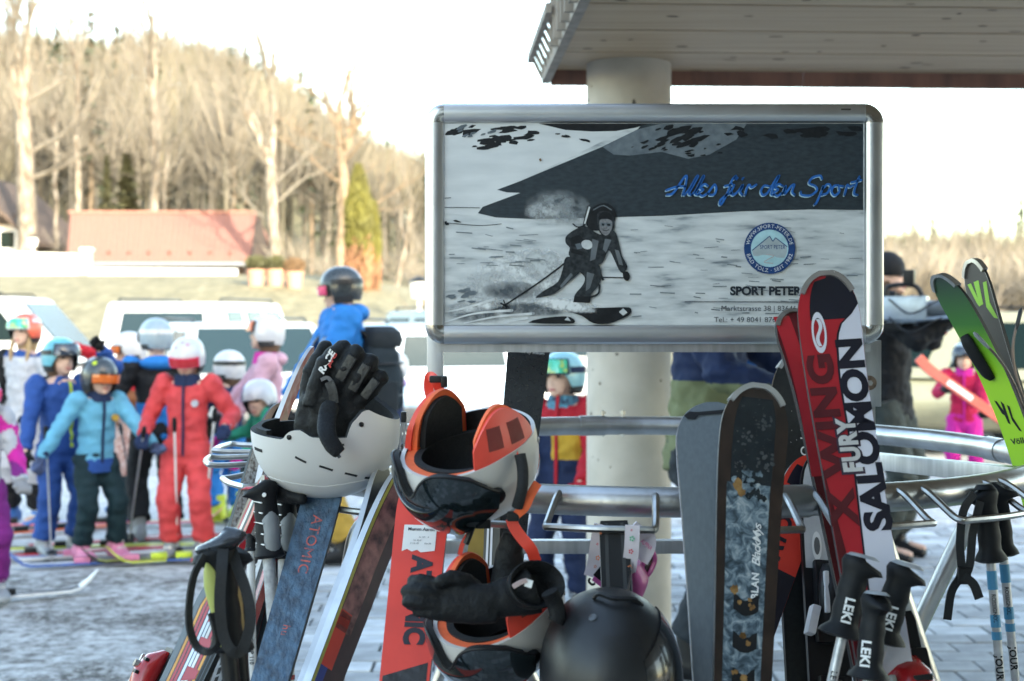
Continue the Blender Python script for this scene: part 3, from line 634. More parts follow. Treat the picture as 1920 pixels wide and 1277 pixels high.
    def text(s, body, u, v, size, m, way='up', bold=.02, spacing=1.05, shear=0, stretch=1, side=1, lift=.0009, name='lettering', center=True):
        """way: 'up' reads towards the tip, 'down' away from it, 'across' level."""
        vs, fs, W = text_geo(body, bold, spacing, shear); W *= size * stretch
        out = []
        for a in vs:
            x, y = a.x * size * stretch - (W / 2 if center else 0), a.y * size - size / 2
            if way == 'up': out.append((u - y, v - x))
            elif way == 'down': out.append((u + y, v + x))
            else: out.append((u + x, v - y))
        return s.decal(out, fs, name, m, side, lift)
    def guard(s, m, side=1, depth=.03):
        mb = MB(); vv = [.0012 + (depth - .0012) * (i / 10) ** 1.7 for i in range(11)]
        pts = []
        path = [( -s.hw(v), v) for v in reversed(vv)] + [(s.hw(v), v) for v in vv]
        rings = []
        for u, v in path:
            c = s.pos(u, v); inn = s.pos(u * .82, v + .004); d = (c - inn).normalized(); nn = s.n
            rings.append([c + d * .002 + nn * .008, c + d * .003 - nn * .008, c - d * .005 - nn * .0085, c - d * .006 + nn * .0085])
        mb.loft(rings); return mb.build('tip_guard', m, s.o, angle=60)
def binding(sk, v, kind, cols, side=1, scale=1.0, name='toe_binding'):
    """toe or heel binding block on the top sheet"""
    x, t, n = sk.b, sk.t, sk.n * side; c = sk.pos(0, v, side * sk.thv(v) / 2)
    M = Matrix((x, t, n)).transposed().to_4x4(); M.translation = c; k = scale
    main, acc, tr = cols
    def part(nm, fn, m, par): 
        mb = MB(); fn(mb); return mb.build(nm, m, par)
    base = part(name, lambda b: b.box((0, 0, .012 * k), (.062 * k, .17 * k, .022 * k), M, ch=.006 * k), acc, sk.o); WM[base.name] = WM[sk.o.name]
    def body(b):
        rings = []
        for y, w_, h0, h1 in ((-.075, .030, .012, .035), (-.055, .052, .012, .06), (-.02, .062, .012, .072), (.02, .060, .012, .066), (.05, .066, .012, .045), (.062, .05, .012, .03)):
            rings.append([M @ V((w_ / 2 * math.cos(q) * k * 1.05, y * k, ((h0 + h1) / 2 + (h1 - h0) / 2 * math.sin(q)) * k)) for q in [2 * math.pi * i / 12 for i in range(12)]])
        b.loft(rings)
    part('housing', body, main, base)
    for sx in (-1, 1): part('wing', lambda b: b.box((sx * .034 * k, .055 * k, .036 * k), (.018 * k, .06 * k, .03 * k), M @ Matrix.Rotation(sx * -.25, 4, 'Z'), ch=.005 * k), tr, base)
    part('brake_arm', lambda b: b.tube([M @ V((.04 * k, .0, .01)), M @ V((.045 * k, .1 * k, .012)), M @ V((.047 * k, .16 * k, .03))], .0025, 6), MEDGE, base)
    for y in (-.045, -.015, .015): part('slot', lambda b: b.box((.012 * k, y * k, .0675 * k if y > -.04 else .0595 * k), (.022 * k, .007 * k, .008 * k), M, ch=.002 * k), MBLK, base)
    part('trim', lambda b: b.box((-.022 * k, -.01 * k, .058 * k), (.010 * k, .085 * k, .012 * k), M, ch=.004 * k), tr, base)
    part('screw', lambda b: b.tube([M @ V((0, -.03 * k, .06 * k)), M @ V((0, -.03 * k, .0755 * k))], .008 * k, 10), tr, base)
    return base
class Pole:
    def __init__(s, label, a, b, shaft, grip, r=.0075, glen=.125, gr=.0155, head=None, face=(0, -1, 0), lean=(1, 0, 0), basket=None, group=None, tip_a=None, flare=.02, length=None):
        s.A, s.B = P(*a), P(*b); s.t = (s.B - s.A).normalized(); s.L = length or (s.A.z) / -s.t.z
        e = s.A + s.t * s.L; s.o = thing('ski_pole', label, 'ski pole', e, group=group)
        s.glen = glen
        m = MB(); m.tube([s.A + s.t * glen * .8, s.A + s.t * s.L], [r, r * .75], 12); s.shaft = m.build('shaft', shaft, s.o)
        WM[s.shaft.name] = WM[s.o.name]; s.r = r
        f = V(lean); f = (f - s.t * f.dot(s.t)).normalized(); sdv = s.t.cross(f); s.f, s.sdv = f, sdv
        prof = [(0, .45, .010), (.04, .95, .009), (.10, 1.08, .007), (.17, .98, .002), (.26, .86, 0), (.36, .93, 0), (.44, .98, 0), (.52, .9, 0), (.6, .97, 0), (.68, 1.0, 0), (.76, .95, 0), (.84, .98, 0), (.92, 1.15 + flare * 12, 0), (.97, 1.25 + flare * 14, 0), (1, .95, 0)]
        rings = []
        for k, q, of in prof:
            c = s.A + s.t * (k * glen); beak = 1.75 if k < .12 else (1.35 if k < .2 else 1.0)
            ring = []
            for i in range(18):
                an = 2 * math.pi * i / 18; ca, sa = math.cos(an), math.sin(an)
                rx = gr * q * (beak if ca > 0 else 1.12)
                ring.append(c + f * (ca * rx) + sdv * (sa * gr * q * .88) + s.t * ((.012 if k < .12 else .006) * max(0, ca) * (1 if k < .2 else 0)))
            rings.append(ring)
        m = MB(); m.loft(rings); s.grip = m.build('grip', grip, s.o, angle=60); WM[s.grip.name] = WM[s.o.name]
        if head:
            m = MB(); m.loft([[s.A + s.t * (k * glen) + f * (math.cos(q) * gr * w_ * (1.5 if math.cos(q) > 0 else 1.0)) + sdv * (math.sin(q) * gr * w_ * .8) for q in [2 * math.pi * i / 14 for i in range(14)]] for k, w_ in ((-.012, .3), (-.008, .7), (.03, .99))])
            m.build('cap', head, s.grip)
        if basket:
            c = s.A + s.t * (s.L - .06); m = MB(); m.loft([[c + s.t * dz + (f * math.cos(q) + sdv * math.sin(q)) * rr for q in [2 * math.pi * i / 16 for i in range(16)]] for dz, rr in ((-.025, .010), (-.006, .014), (0, .028), (.004, .028), (.006, .01))]); m.build('basket', basket, s.o)
    def ring(s, v0, v1, m, name='stripe'):
        q = MB(); q.tube([s.A + s.t * v0, s.A + s.t * v1], s.r + .0006, 14); return q.build(name, m, s.shaft)
    def text(s, body, v, size, m, radius, facing=(0, -1, 0), way='down', bold=.02, par=None, center=.0):
        """lettering wrapped along the pole: reads down the pole"""
        vs, fs, W = text_geo(body, bold, 1.05); fd = V(facing); fd = (fd - s.t * fd.dot(s.t)).normalized(); sx = s.t.cross(fd)
        if sx.x < 0: sx = -sx
        m2 = MB(); out = []
        for a in vs:
            x, y = a.x * size, (a.y - .5) * size; an = y / radius + center
            if way == 'up': x, an = W * size - x, -y / radius + center
            out.append(s.A + s.t * (v + x) + (sx * math.sin(an) + fd * math.cos(an)) * (radius + .0006))
        m2.add(out, fs); return m2.build('lettering', m, par or s.grip, smooth=False)
def strap(mb, pts, wd, th=.0018, up=(0, -1, 0), n=6, mi=0):
    """ribbon through points; up = direction the flat side faces"""
    pp = cat(pts, n); rings = []; up = V(up)
    for i, p in enumerate(pp):
        t = (pp[min(i + 1, len(pp) - 1)] - pp[max(0, i - 1)]).normalized(); u = (up - t * up.dot(t))
        u = u.normalized() if u.length > .05 else V((0, 0, 1)); x = t.cross(u)
        rings.append([p + x * wd / 2 + u * th, p - x * wd / 2 + u * th, p - x * wd / 2 - u * th, p + x * wd / 2 - u * th])
    mb.loft(rings, mi); return mb
class Helmet:
    """local frame: z to the crown, y to the front, x to the wearer's left/right; rim(theta) gives the height of the lower edge."""
    def __init__(s, name, label, M, a=.1, b=.122, c=.118, rim=None, shell=None, liner=None, thick=.014, ex=2.25, nt=96, nz=18, group=None, parent=None, cat_='helmet', bumps=None):
        s.a, s.b, s.c, s.ex = a, b, c, ex; s.rim = rim or (lambda t: -.02); s.bumps = bumps
        if parent is None: s.o = thing(name, label, cat_, M=M, group=group)
        else:
            s.o = bpy.data.objects.new(name, None); COL.objects.link(s.o); s.o.parent = parent; s.o.matrix_local = M
        s.M = M
        m = MB(); outer, inner = [], []
        for i in range(nt):
            t = 2 * math.pi * i / nt; zr = s.rim(t); co, ci = [], []
            for k in range(nz + 1):
                q = k / nz; z = c - (c - zr) * (q ** 1.0 if q > 0 else 0)
                # denser near the crown
                z = c - (c - zr) * (1 - math.cos(q * math.pi / 2)) if True else z
                co.append(s.surf(t, z, 0)); ci.append(s.surf(t, min(z, c - thick * .0) - (thick * max(0, min(1, (z / c))) ), -thick))
            outer.append(co); inner.append(ci)
        vs = []; fs = []; mi = []
        n = nz + 1
        for i in range(nt): vs += outer[i]
        for i in range(nt): vs += inner[i]
        o = nt * n
        for i in range(nt):
            j = (i + 1) % nt
            for k in range(nz):
                fs.append((i * n + k, i * n + k + 1, j * n + k + 1, j * n + k)); mi.append(0)
                fs.append((o + i * n + k, o + j * n + k, o + j * n + k + 1, o + i * n + k + 1)); mi.append(1)
            fs.append((i * n + nz, o + i * n + nz, o + j * n + nz, j * n + nz)); mi.append(0 if thick < .008 else 1)
        me = mk('shell', vs, fs, mi, [shell, liner], s.o, True, angle=55)
        s.shell = me
    def surf(s, t, z, lift=0):
        c = s.c
        if z >= 0: g_ = max(0, 1 - (min(z, c) / c) ** s.ex) ** (1 / s.ex)
        else: g_ = 1 - .30 * (z / c) ** 2
        ct, st = math.cos(t), math.sin(t); e = .92
        cx_, sy_ = math.copysign(abs(ct) ** e, ct), math.copysign(abs(st) ** e, st)
        p = V(((s.a + lift) * g_ * cx_, (s.b + lift) * g_ * sy_, z + (lift * max(0, z) / c)))
        if s.bumps: p += s.bumps(t, z, p)
        return p
    def patch(s, name, m, t0, t1, zf0, zf1, lift=.002, th=.003, nt=24, nz=8, parent=None, taper=None):
        """curved plate over the shell between angles t0..t1 and heights zf0(t)..zf1(t)"""
        f0 = zf0 if callable(zf0) else (lambda t: zf0); f1 = zf1 if callable(zf1) else (lambda t: zf1)
        A_, B_ = [], []
        for i in range(nt + 1):
            t = t0 + (t1 - t0) * i / nt; z0, z1 = f0(t), f1(t)
            for k in range(nz + 1):
                z = z0 + (z1 - z0) * k / nz; A_.append(s.surf(t, z, lift + th)); B_.append(s.surf(t, z, lift))
        n = nz + 1; o = len(A_); fs = []
        for i in range(nt):
            for k in range(nz):
                a0 = i * n + k; fs.append((a0, a0 + 1, a0 + n + 1, a0 + n)); fs.append((o + a0, o + a0 + n, o + a0 + n + 1, o + a0 + 1))
            for k in (0, nz): a0 = i * n + k; fs.append((a0, a0 + n, o + a0 + n, o + a0))
        for i in (0, nt):
            for k in range(nz): a0 = i * n + k; fs.append((a0, a0 + 1, o + a0 + 1, o + a0))
        return mk(name, A_ + B_, fs, [], m, parent or s.o, True, angle=50)
    def spot(s, name, m, t, z, r, parent=None, lift=.0005, h=.0025):
        p = s.surf(t, z, 0); q = s.surf(t, z, .01); n_ = (q - p).normalized(); mb = MB(); mb.tube([p - n_ * .002, p + n_ * h * .6, p + n_ * h], [r, r, r * .6], 14)
        return mk(name, mb.v, mb.f, mb.m, m, parent or s.o, True)
    def slot(s, m, p0, p1, wd=.004, parent=None, name='vent'):
        pts = []
        for i in range(7):
            q = i / 6; pts.append(s.surf(p0[0] + (p1[0] - p0[0]) * q, p0[1] + (p1[1] - p0[1]) * q, .0002))
        nn = (s.surf(p0[0], p0[1], .01) - s.surf(p0[0], p0[1], 0)).normalized()
        mb = MB(); strap(mb, pts, wd, .0008, up=nn, n=2); return mk(name, mb.v, mb.f, mb.m, m, parent or s.o, False)
    def world(s, p): return s.M @ V(p)
def interp(pts):
    pts = sorted(pts)
    def f(x):
        if x <= pts[0][0]: return pts[0][1]
        for (x0, y0), (x1, y1) in zip(pts, pts[1:]):
            if x <= x1: return y0 + (y1 - y0) * (x - x0) / (x1 - x0)
        return pts[-1][1]
    return f
def remeshed(vs, fs, voxel, smooth=2, disp=0, dscale=9):
    """union of overlapping closed pieces as one continuous skin"""
    me = bpy.data.meshes.new('tmp'); me.from_pydata([tuple(q) for q in vs], [], fs)
    bm = bmesh.new(); bm.from_mesh(me); bmesh.ops.recalc_face_normals(bm, faces=bm.faces[:]); bm.to_mesh(me); bm.free()
    o = bpy.data.objects.new('tmp', me); COL.objects.link(o)
    q = o.modifiers.new('r', 'REMESH'); q.mode = 'VOXEL'; q.voxel_size = voxel
    if smooth: q = o.modifiers.new('s', 'SMOOTH'); q.iterations = smooth; q.factor = .5
    dg = bpy.context.evaluated_depsgraph_get(); out = bpy.data.meshes.new_from_object(o.evaluated_get(dg))
    bpy.data.objects.remove(o); bpy.data.meshes.remove(me)
    if disp:
        nn = [q.normal.copy() for q in out.vertices]
        for q, n_ in zip(out.vertices, nn):
            p = q.co; k = noise.noise(V((p.x * dscale, p.y * dscale, p.z * dscale * 1.8))) + .5 * noise.noise(p * dscale * 2.7)
            q.co = p + n_ * disp * k
    for p in out.polygons: p.use_smooth = True
    return out
def mesh_obj(name, me, mats, parent, pick=None):
    me.name = name; me.materials.clear()
    mats = mats if isinstance(mats, (list, tuple)) else [mats]
    for q in mats: me.materials.append(q)
    if pick:
        me.polygons.foreach_set('material_index', [pick(p.center, p.normal) for p in me.polygons])
    else: me.polygons.foreach_set('material_index', [0] * len(me.polygons))
    o = bpy.data.objects.new(name, me); COL.objects.link(o); o.parent = parent; return o
# ================================================================ skis leaning in the rack
def M_(n, c, r=.35, **k): return mat(n, c, r, **k)
red = M_('ski_red', (.42, .018, .028), .3, scale=6, coat=.4, col2=(.30, .012, .02))
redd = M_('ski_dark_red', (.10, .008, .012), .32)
wht = M_('ski_white', (.66, .65, .70), .32, coat=.3, scale=5, col2=(.58, .57, .66))
nav = M_('ski_navy_black', (.012, .012, .022), .35)
orr = M_('atomic_red', (.76, .05, .03), .42, scale=12, bump=.1, col2=(.64, .04, .026))
CAMN = (0, -1, .12)
# red and white pair
s1b = Ski('red and black ski tucked behind the red and white ski before the sign', (1505, 561, 2.36), (1612, 1100, 2.2), (-.15, 1, 0), .095, .75, base=redd, side=MBLK, top=red)
s1b.decal([(-.04, .012), (-.012, .012), (-.02, .3), (-.045, .3)], [(0, 1, 2, 3)], 'stripe', red, -1)
s1b.guard(MGUARD)
s1 = Ski('red and white ski lettered along its length, its tip overlapping the sign', (1537, 531, 2.27), (1633, 1100, 2.08), (.02, -1, .15), .098, .78, rise=.04, bend=.22, top=red, side=MBLK, base=MBASE)
div = interp([(0, 2), (.055, 1.05), (.075, .42), (.10, .2), (.16, .12), (.3, .12), (.48, -.1), (.6, -.2)])
s1.band(.036, .62, lambda v: min(.99, div(v)), .99, 'white_panel', wht, n=40)
s1.band(.004, .072, lambda v: -.0 if v < .012 else -.62, lambda v: min(.98, 1.1 - v * 2), 'black_tip', nav, n=14, lift=.0003)
s1.band(.036, .62, lambda v: min(.97, div(v) - .07), lambda v: min(.99, div(v)), 'dark_edging', nav, n=40, lift=.0009)
s1.band(.30, .62, -.99, lambda v: -.99 + (v - .30) * 2.2, 'dark_red_stripe', redd, n=10, lift=.0004)  # printed dark red wedge, widening down the ski
s1.text('SALOMON', .025, .256, .037, nav, 'up', .05, 1.0, stretch=1.16, lift=.0014)
s1.text('FURY', .001, .272, .028, M_('letter_outline', (.05, .03, .05), .4), 'up', .1, 1.05, stretch=.85, lift=.0013, name='lettering_outline')
s1.text('FURY', .001, .272, .026, M_('silver_print', (.62, .60, .58), .4), 'up', .05, 1.12, stretch=.85, lift=.0017)
s1.text('X WING', -.024, .262, .036, M_('dark_print_red', (.10, .009, .014), .4), 'up', .05, 1.1, stretch=1.25, lift=.0012)
ring = [(.0, 0)]
def ell_ring(cu, cv, ru, rv, k, n=28):
    vs = [(cu + ru * math.cos(q), cv + rv * math.sin(q)) for q in [2 * math.pi * i / n for i in range(n)]] + [(cu + ru * k * math.cos(q), cv + rv * k * math.sin(q)) for q in [2 * math.pi * i / n for i in range(n)]]
    return vs, [(i, (i + 1) % n, n + (i + 1) % n, n + i) for i in range(n)]
vs_, fs_ = ell_ring(-.019, .092, .0115, .032, .72); s1.decal(vs_, fs_, 'emblem', wht, lift=.0012)
sc = [(-.019 + .0035 * math.sin(t * 2 * math.pi) + .0, .092 - .021 + .042 * t) for t in [i / 14 for i in range(15)]]
s1.decal([(u - .0028, v) for u, v in sc] + [(u + .0028, v) for u, v in sc], [(i, i + 1, 16 + i, 15 + i) for i in range(14)], 'emblem', wht, lift=.0013)
s1.guard(M_('tip_guard_clear', (.50, .46, .44), .25, metal=.6))
s1.band(.62, .9, -.99, .99, 'dark_midsection', M_('mauve_midsection', (.22, .10, .12), .4), n=6, lift=.0007)
# grey base and dark floral pair
s2b = Ski('ski showing its plain grey base beside the dark floral ski', (1338, 744, 2.17), (1362, 1277, 2.02), (.05, 1, 0), .118, .72, rise=.03, base=MBASE, side=wht, top=MBLK)
s2b.poly([(-.045, .024), (-.040, .030), (-.028, .031), (-.022, .024), (.02, .0205), (.02, .014), (-.025, .018), (-.036, .017)], 'tip_clip', MBLK, -1, .002)
def floral():
    m = bpy.data.materials.new('floral_topsheet'); m.use_nodes = True; n = m.node_tree.nodes; l = m.node_tree.links; b = n['Principled BSDF']
    tc = n.new('ShaderNodeTexCoord'); q = n.new('ShaderNodeTexNoise'); q.inputs['Scale'].default_value = 62; q.inputs['Detail'].default_value = 9; q.inputs['Roughness'].default_value = .62; q.inputs['Distortion'].default_value = 1.0; l.new(tc.outputs['Object'], q.inputs['Vector'])
    r = n.new('ShaderNodeValToRGB'); e = r.color_ramp.elements; e[0].position = .36; e[0].color = (.018, .03, .04, 1); e[1].position = .7; e[1].color = (.42, .44, .44, 1)
    x = e.new(.48); x.color = (.065, .10, .13, 1); x = e.new(.57); x.color = (.17, .225, .26, 1)
    l.new(q.outputs[0], r.inputs[0]); l.new(r.outputs[0], b.inputs['Base Color']); b.inputs['Roughness'].default_value = .28; b.inputs['Coat Weight'].default_value = .4
    return m
FLO = floral()
brn = M_('carbon_brown', (.030, .018, .014), .35, scale=30, coat=.3, col2=(.014, .009, .008))
s2 = Ski('dark ski with blue-grey floral print and silver tip', (1412, 733, 2.13), (1391, 1277, 1.98), (.08, -1, .15), .101, .72, rise=.03, top=brn, side=MEDGE, base=MBASE)
s2.band(.145, .75, -.72, .60, 'floral_panel', FLO, n=30)
s2.band(.02, .145, -.62, .62, 'dark_panel', M_('tip_lacquer', (.012, .016, .02), .25, scale=60, col2=(.02, .026, .03)), n=12)
rr = random.Random(9)
gry = M_('flower_grey', (.065, .072, .078), .4, scale=120, col2=(.025, .03, .034)); gold = M_('gold_leaf', (.42, .24, .09), .35, metal=.4, scale=90, col2=(.2, .1, .04))
for cu, cv, rad in ((.014, .055, .014), (-.016, .078, .013), (.020, .112, .016), (-.018, .122, .009)):
    for k in range(16):
        a = rr.random() * 6.28; rq = rad * rr.random() ** .5; u, v = cu + rq * math.cos(a), cv + rq * math.sin(a); rs_ = rad * rr.uniform(.10, .22); pts = [(u + rs_ * rr.uniform(.6, 1.3) * math.cos(q), v + rs_ * rr.uniform(.6, 1.3) * math.sin(q)) for q in [i * .785 for i in range(8)]]
        s2.decal(pts, [tuple(range(8))], 'flower_petal', gry, lift=.0010 + k * .00004)
for k, (cu, cv, rad) in enumerate([(-.019, .148, .009), (-.013, .158, .006), (-.017, .30, .007)] + [(-.004 + rr.uniform(-.012, .012), .315 + .051 * (i % 6) + rr.uniform(-.004, .01), rr.uniform(.002, .0055)) for i in range(20)] + [(-.022, .56, .010)]):
    pts = [(cu + rad * rr.uniform(.6, 1.2) * math.cos(q), cv + rad * rr.uniform(.6, 1.3) * math.sin(q)) for q in [i * .5236 for i in range(12)]]
    s2.decal(pts, [tuple(range(12))], 'gold_fleck', gold, lift=.0012)
for i in range(26):
    cu, cv, rad = rr.uniform(-.024, .021), rr.uniform(.128, .165), rr.uniform(.003, .007); pts = [(cu + rad * rr.uniform(.5, 1.3) * math.cos(q), cv + rad * rr.uniform(.5, 1.3) * math.sin(q)) for q in [i_ * .698 for i_ in range(9)]]
    s2.decal(pts, [tuple(range(9))], 'floral_blotch', FLO if i % 2 else MATS['tip_lacquer'], lift=.0008 + i * .00001)
drk = M_('floral_dark', (.012, .014, .017), .3)
for i in range(6):
    cv = .305 + .051 * i; w_ = .018 - .0008 * i
    pts = [(-w_ + (2 * w_) * k / 6 + rr.uniform(-.001, .001), cv + .010 * math.sin(math.pi * k / 6) + rr.uniform(-.002, .002)) for k in range(7)] + [(w_ - 2 * w_ * k / 6, cv + .024 + .006 * math.sin(math.pi * k / 6) + rr.uniform(-.002, .002)) for k in range(7)]
    t = tessellate_polygon([[V((a, b, 0)) for a, b in pts]]); s2.decal(pts, [tuple(x) for x in t], 'dark_motif', drk, lift=.0011)
s2.text('BLAN', .012, .292, .0098, MWHT, 'up', .03, 1.1)
s2.text('BlackMys', .012, .232, .0115, MWHT, 'up', .005, .85, shear=.35, stretch=1.15, lift=.0015)
s2.poly([(.008, .322), (.011, .318), (.014, .322), (.011, .326)], 'badge', gold, lift=.0014)
s2.guard(M_('silver_tip', (.66, .66, .66), .32, metal=.7), depth=.026)
# skis on the far side, right
s3 = Ski('black ski with white triangle mark behind the red and white ski', (1486, 668, 2.72), (1512, 1277, 2.6), (.15, -1, .1), .105, .72, top=M_('black_speckled', (.016, .018, .02), .4, scale=120, col2=(.010, .011, .012)), side=MBLK)
s3.guard(M_('clear_tip', (.55, .56, .57), .25, metal=.5))
s3.poly([(-.006, .052), (-.002, .06), (.008, .066), (-.001, .066), (-.010, .070), (-.007, .062)], 'triangle_mark', MWHT)
s3.text('ATOMIC', .014, .19, .016, MWHT, 'down', .01, 1.6)
for k in range(40): u, v = rr.uniform(-.035, .02), rr.uniform(.05, .22); s3.decal([(u - .0007, v), (u, v - .0009), (u + .0007, v), (u, v + .0009)], [(0, 1, 2, 3)], 'snow_speck', MWHT) if k < 14 else None
s4 = Ski('bright red ski with black tail end crossing behind the dark floral ski', (1522, 862, 2.62), (1436, 1110, 2.5), (.1, -1, .1), .085, .8, top=orr, side=MBLK, rise=.02)
s4.text('ATOMIC', -.012, .135, .026, nav, 'up', .05, 1.05)
s4.band(.225, .6, -.99, .99, 'black_section', nav, n=8)
s4.band(.03, .07, -.8, .2, 'curved_mark', nav, n=6)
s5 = Ski('white-topped ski with black and white binding between the red skis', (1538, 850, 2.6), (1556, 1277, 2.44), (.12, -1, .1), .088, .8, top=MBLK, side=MBLK, rise=.02)
s5.band(.02, .215, -.9, .9, 'white_panel', M_('ski_light_grey', (.50, .51, .52), .4), n=10)
s5.poly([(-.006, .098), (.010, .104), (.012, .134), (.002, .139), (-.006, .128)], 'sticker', M_('sticker_yellow', (.62, .58, .06), .4), lift=.001)
s5.text('BLITZ', .003, .119, .008, nav, 'down', .03, 1, lift=.0016)
for u in (-.016, .016):
    vs_, fs_ = ell_ring(u, .175, .009, .026, .62); s5.decal(vs_, fs_, 'binding_mount', MWHT, lift=.002)
    s5.decal([(u + .0055 * math.cos(q), .175 + .016 * math.sin(q)) for q in [i * .52 for i in range(12)]], [tuple(range(12))], 'binding_mount', M_('dim_grey', (.12, .12, .13), .4), lift=.003)
binding(s5, .275, 'toe', (MBLK, MBLK, M_('binding_white', (.68, .68, .68), .35)), scale=.85)
binding(s5, .47, 'heel', (MBLK, MBLK, MBLKR), scale=.8, name='heel_binding')
s5b = Ski('black ski seen edge-on beside the white-topped ski', (1508, 930, 2.66), (1546, 1277, 2.56), (-1, -.35, 0), .085, .8, top=MBLK, side=MBLK, rise=.02)
s5b.band(.1, .5, -.2, .0, 'grey_stripe', M_('dim_grey', (.12, .12, .13), .4), -1)
# green pair leaning in at the right
grn = bpy.data.materials.new('lime_topsheet'); grn.use_nodes = True
_n, _l = grn.node_tree.nodes, grn.node_tree.links; _tc = _n.new('ShaderNodeTexCoord'); _sx = _n.new('ShaderNodeSeparateXYZ'); _l.new(_tc.outputs['Object'], _sx.inputs[0])
_r = _n.new('ShaderNodeValToRGB'); _e = _r.color_ramp.elements; _e[0].position = 0; _e[0].color = (.34, .62, .03, 1); _e[1].position = 1; _e[1].color = (.03, .04, .045, 1); _x = _e.new(.55); _x.color = (.045, .17, .03, 1); _x = _e.new(.25); _x.color = (.20, .46, .03, 1)
_mr = _n.new('ShaderNodeMapRange'); _mr.inputs[1].default_value = 1.25; _mr.inputs[2].default_value = 1.47; _l.new(_sx.outputs[2], _mr.inputs[0]); _l.new(_mr.outputs[0], _r.inputs[0]); _l.new(_r.outputs[0], _n['Principled BSDF'].inputs['Base Color']); _n['Principled BSDF'].inputs['Roughness'].default_value = .38
s6b = Ski('dark ski with green zigzag logo on its tip, backed against the lime ski', (1812, 489, 2.95), (1932, 850, 2.88), (.9, .45, 0), .068, .84, rise=.015, bend=.3, top=MBLK, side=MBLK, base=M_('taupe_black_base', (.06, .052, .045), .45))
lim = M_('lime_print', (.28, .55, .05), .45)
for pts in ([(-.024, .046), (-.014, .046), (-.006, .080), (-.006, .046), (.008, .046), (.004, .096), (-.008, .098), (-.012, .090)], [(.018, .054), (.028, .054), (.022, .098), (.032, .135), (.022, .130), (.010, .104)]):
    s6b.poly(pts, 'zigzag_logo', lim, -1)
s6b.guard(MGUARD)
s6 = Ski('lime green ski curving to a dark tip above the rack', (1838, 502, 2.86), (1922, 850, 2.82), (-.9, -.43, .05), .074, .84, rise=.115, bend=.45, top=grn, side=MBLK, base=MBASEK)
s6.guard(MGUARD)
for pts in [[(u * .85, v) for u, v in q] for q in ([(-.026, .265), (-.019, .268), (-.010, .288), (-.008, .268), (-.001, .276), (-.004, .318), (-.010, .314), (-.012, .298), (-.018, .294)], [(.006, .278), (.013, .282), (.010, .304), (.022, .335), (.015, .332), (.004, .310)])]:
    s6.poly(pts, 'zigzag_logo', MBLK)
s6.text('Völkl', .004, .352, .0115, nav, 'across', .02, 1.05, stretch=1.2)
q = [s6.pos(-.016, .128, .010), s6.pos(-.010, .15, .016), s6.pos(-.004, .205, .014), s6.pos(-.002, .222, .008)]
m = MB(); m.tube(cat(q, 5), [.007 + .007 * math.sin(math.pi * (.15 + .8 * i / 15)) for i in range(16)], 12, flat=.7, up=tuple(s6.n)); hb = m.build('rubber_damper', MBLKR, s6.o)
# brake arms of that pair
for pts, nm in (([(1834, 632, 2.7), (1872, 672, 2.7), (1902, 722, 2.7), (1930, 800, 2.74)], 0), ([(1912, 590, 2.7), (1900, 640, 2.7), (1902, 690, 2.7), (1916, 740, 2.7), (1932, 790, 2.74)], 1)):
    m = MB(); m.tube(cat([P(*p) for p in pts], 6), .0028, 8); br = m.build('brake_arm', M_('brake_wire', (.22, .17, .15), .4, metal=.9), s6.o); WM[br.name] = WM[s6.o.name]
    p = [P(*x) for x in pts]; d = (p[1] - p[0]).normalized(); m = MB(); m.tube([p[0] - d * .012, p[0] - d * .006, p[0] + d * .02, p[0] + d * .03], [.003, .0065, .006, .003], 10, flat=.6); m.build('brake_tip', MBLK if nm else M_('brake_tip_grey', (.25, .27, .29), .35), br)
# black centre ski behind the sign
s7 = Ski('tall black ski with cyan mark rising behind the sign', (1002, 560, 3.16), (955, 1000, 3.08), (-.02, -1, .1), .094, .74, rise=.03, top=M_('satin_black', (.012, .013, .016), .28, scale=50), side=M_('side_grey', (.25, .26, .27), .4))
cya = M_('cyan_print', (.05, .42, .62), .4)
for i, (u0, u1) in enumerate(((-.021, -.005), (.001, .011), (.017, .033))): s7.decal([(u0, .085), (u1, .085), (u1, .109), (u0, .109)], [(0, 1, 2, 3)], 'cyan_bar', cya)
s7.text('maze by stöckli', .004, .121, .0058, MWHT, 'across', .01, 1.15)
# left of the orange helmet
s8 = Ski('bright red ski lettered black with a white rental label, under the orange helmet', (801, 890, 2.30), (759, 1277, 2.12), (-.1, -1, .12), .084, .8, rise=.012, top=orr, side=MBLK, base=MBASEK)
s8.text('ATOMIC', .008, .213, .029, nav, 'down', .055, 1.0, stretch=.87, lift=.001)
s8.poly([(-.033, .335), (.033, .312), (.033, .46), (-.033, .46)], 'black_section', M_('black_wet', (.02, .02, .022), .3, scale=90, bump=.3))
lab = s8.decal([(-.026, .092), (.026, .092), (.026, .134), (.004, .137), (-.002, .133), (-.010, .136), (-.018, .132), (-.026, .136)], [tuple(range(8))], 'paper_label', M_('label_paper', (.70, .70, .69), .6, var=.03), lift=.0012)
s8.text('Mumm Aaron', .002, .099, .0052, nav, 'across', .02, 1, lift=.002)
for i, (u, v, w_) in enumerate(((.004, .112, .010), (.014, .112, .002), (-.003, .1175, .009), (-.010, .1225, .007), (-.002, .1225, .004), (.014, .1225, .010))): s8.text(('2x 165', '4', 'Nr 52-8', 'Z 3,5', '42', 'Bez 20')[i], u, v, .0026, M_('faint_ink', (.2, .2, .21), .6), 'across', .01, 1, lift=.002)
s8.decal([(-.036, .06), (-.014, .06), (-.014, .092), (-.034, .092)], [(0, 1, 2, 3)], 'black_patch', orr)
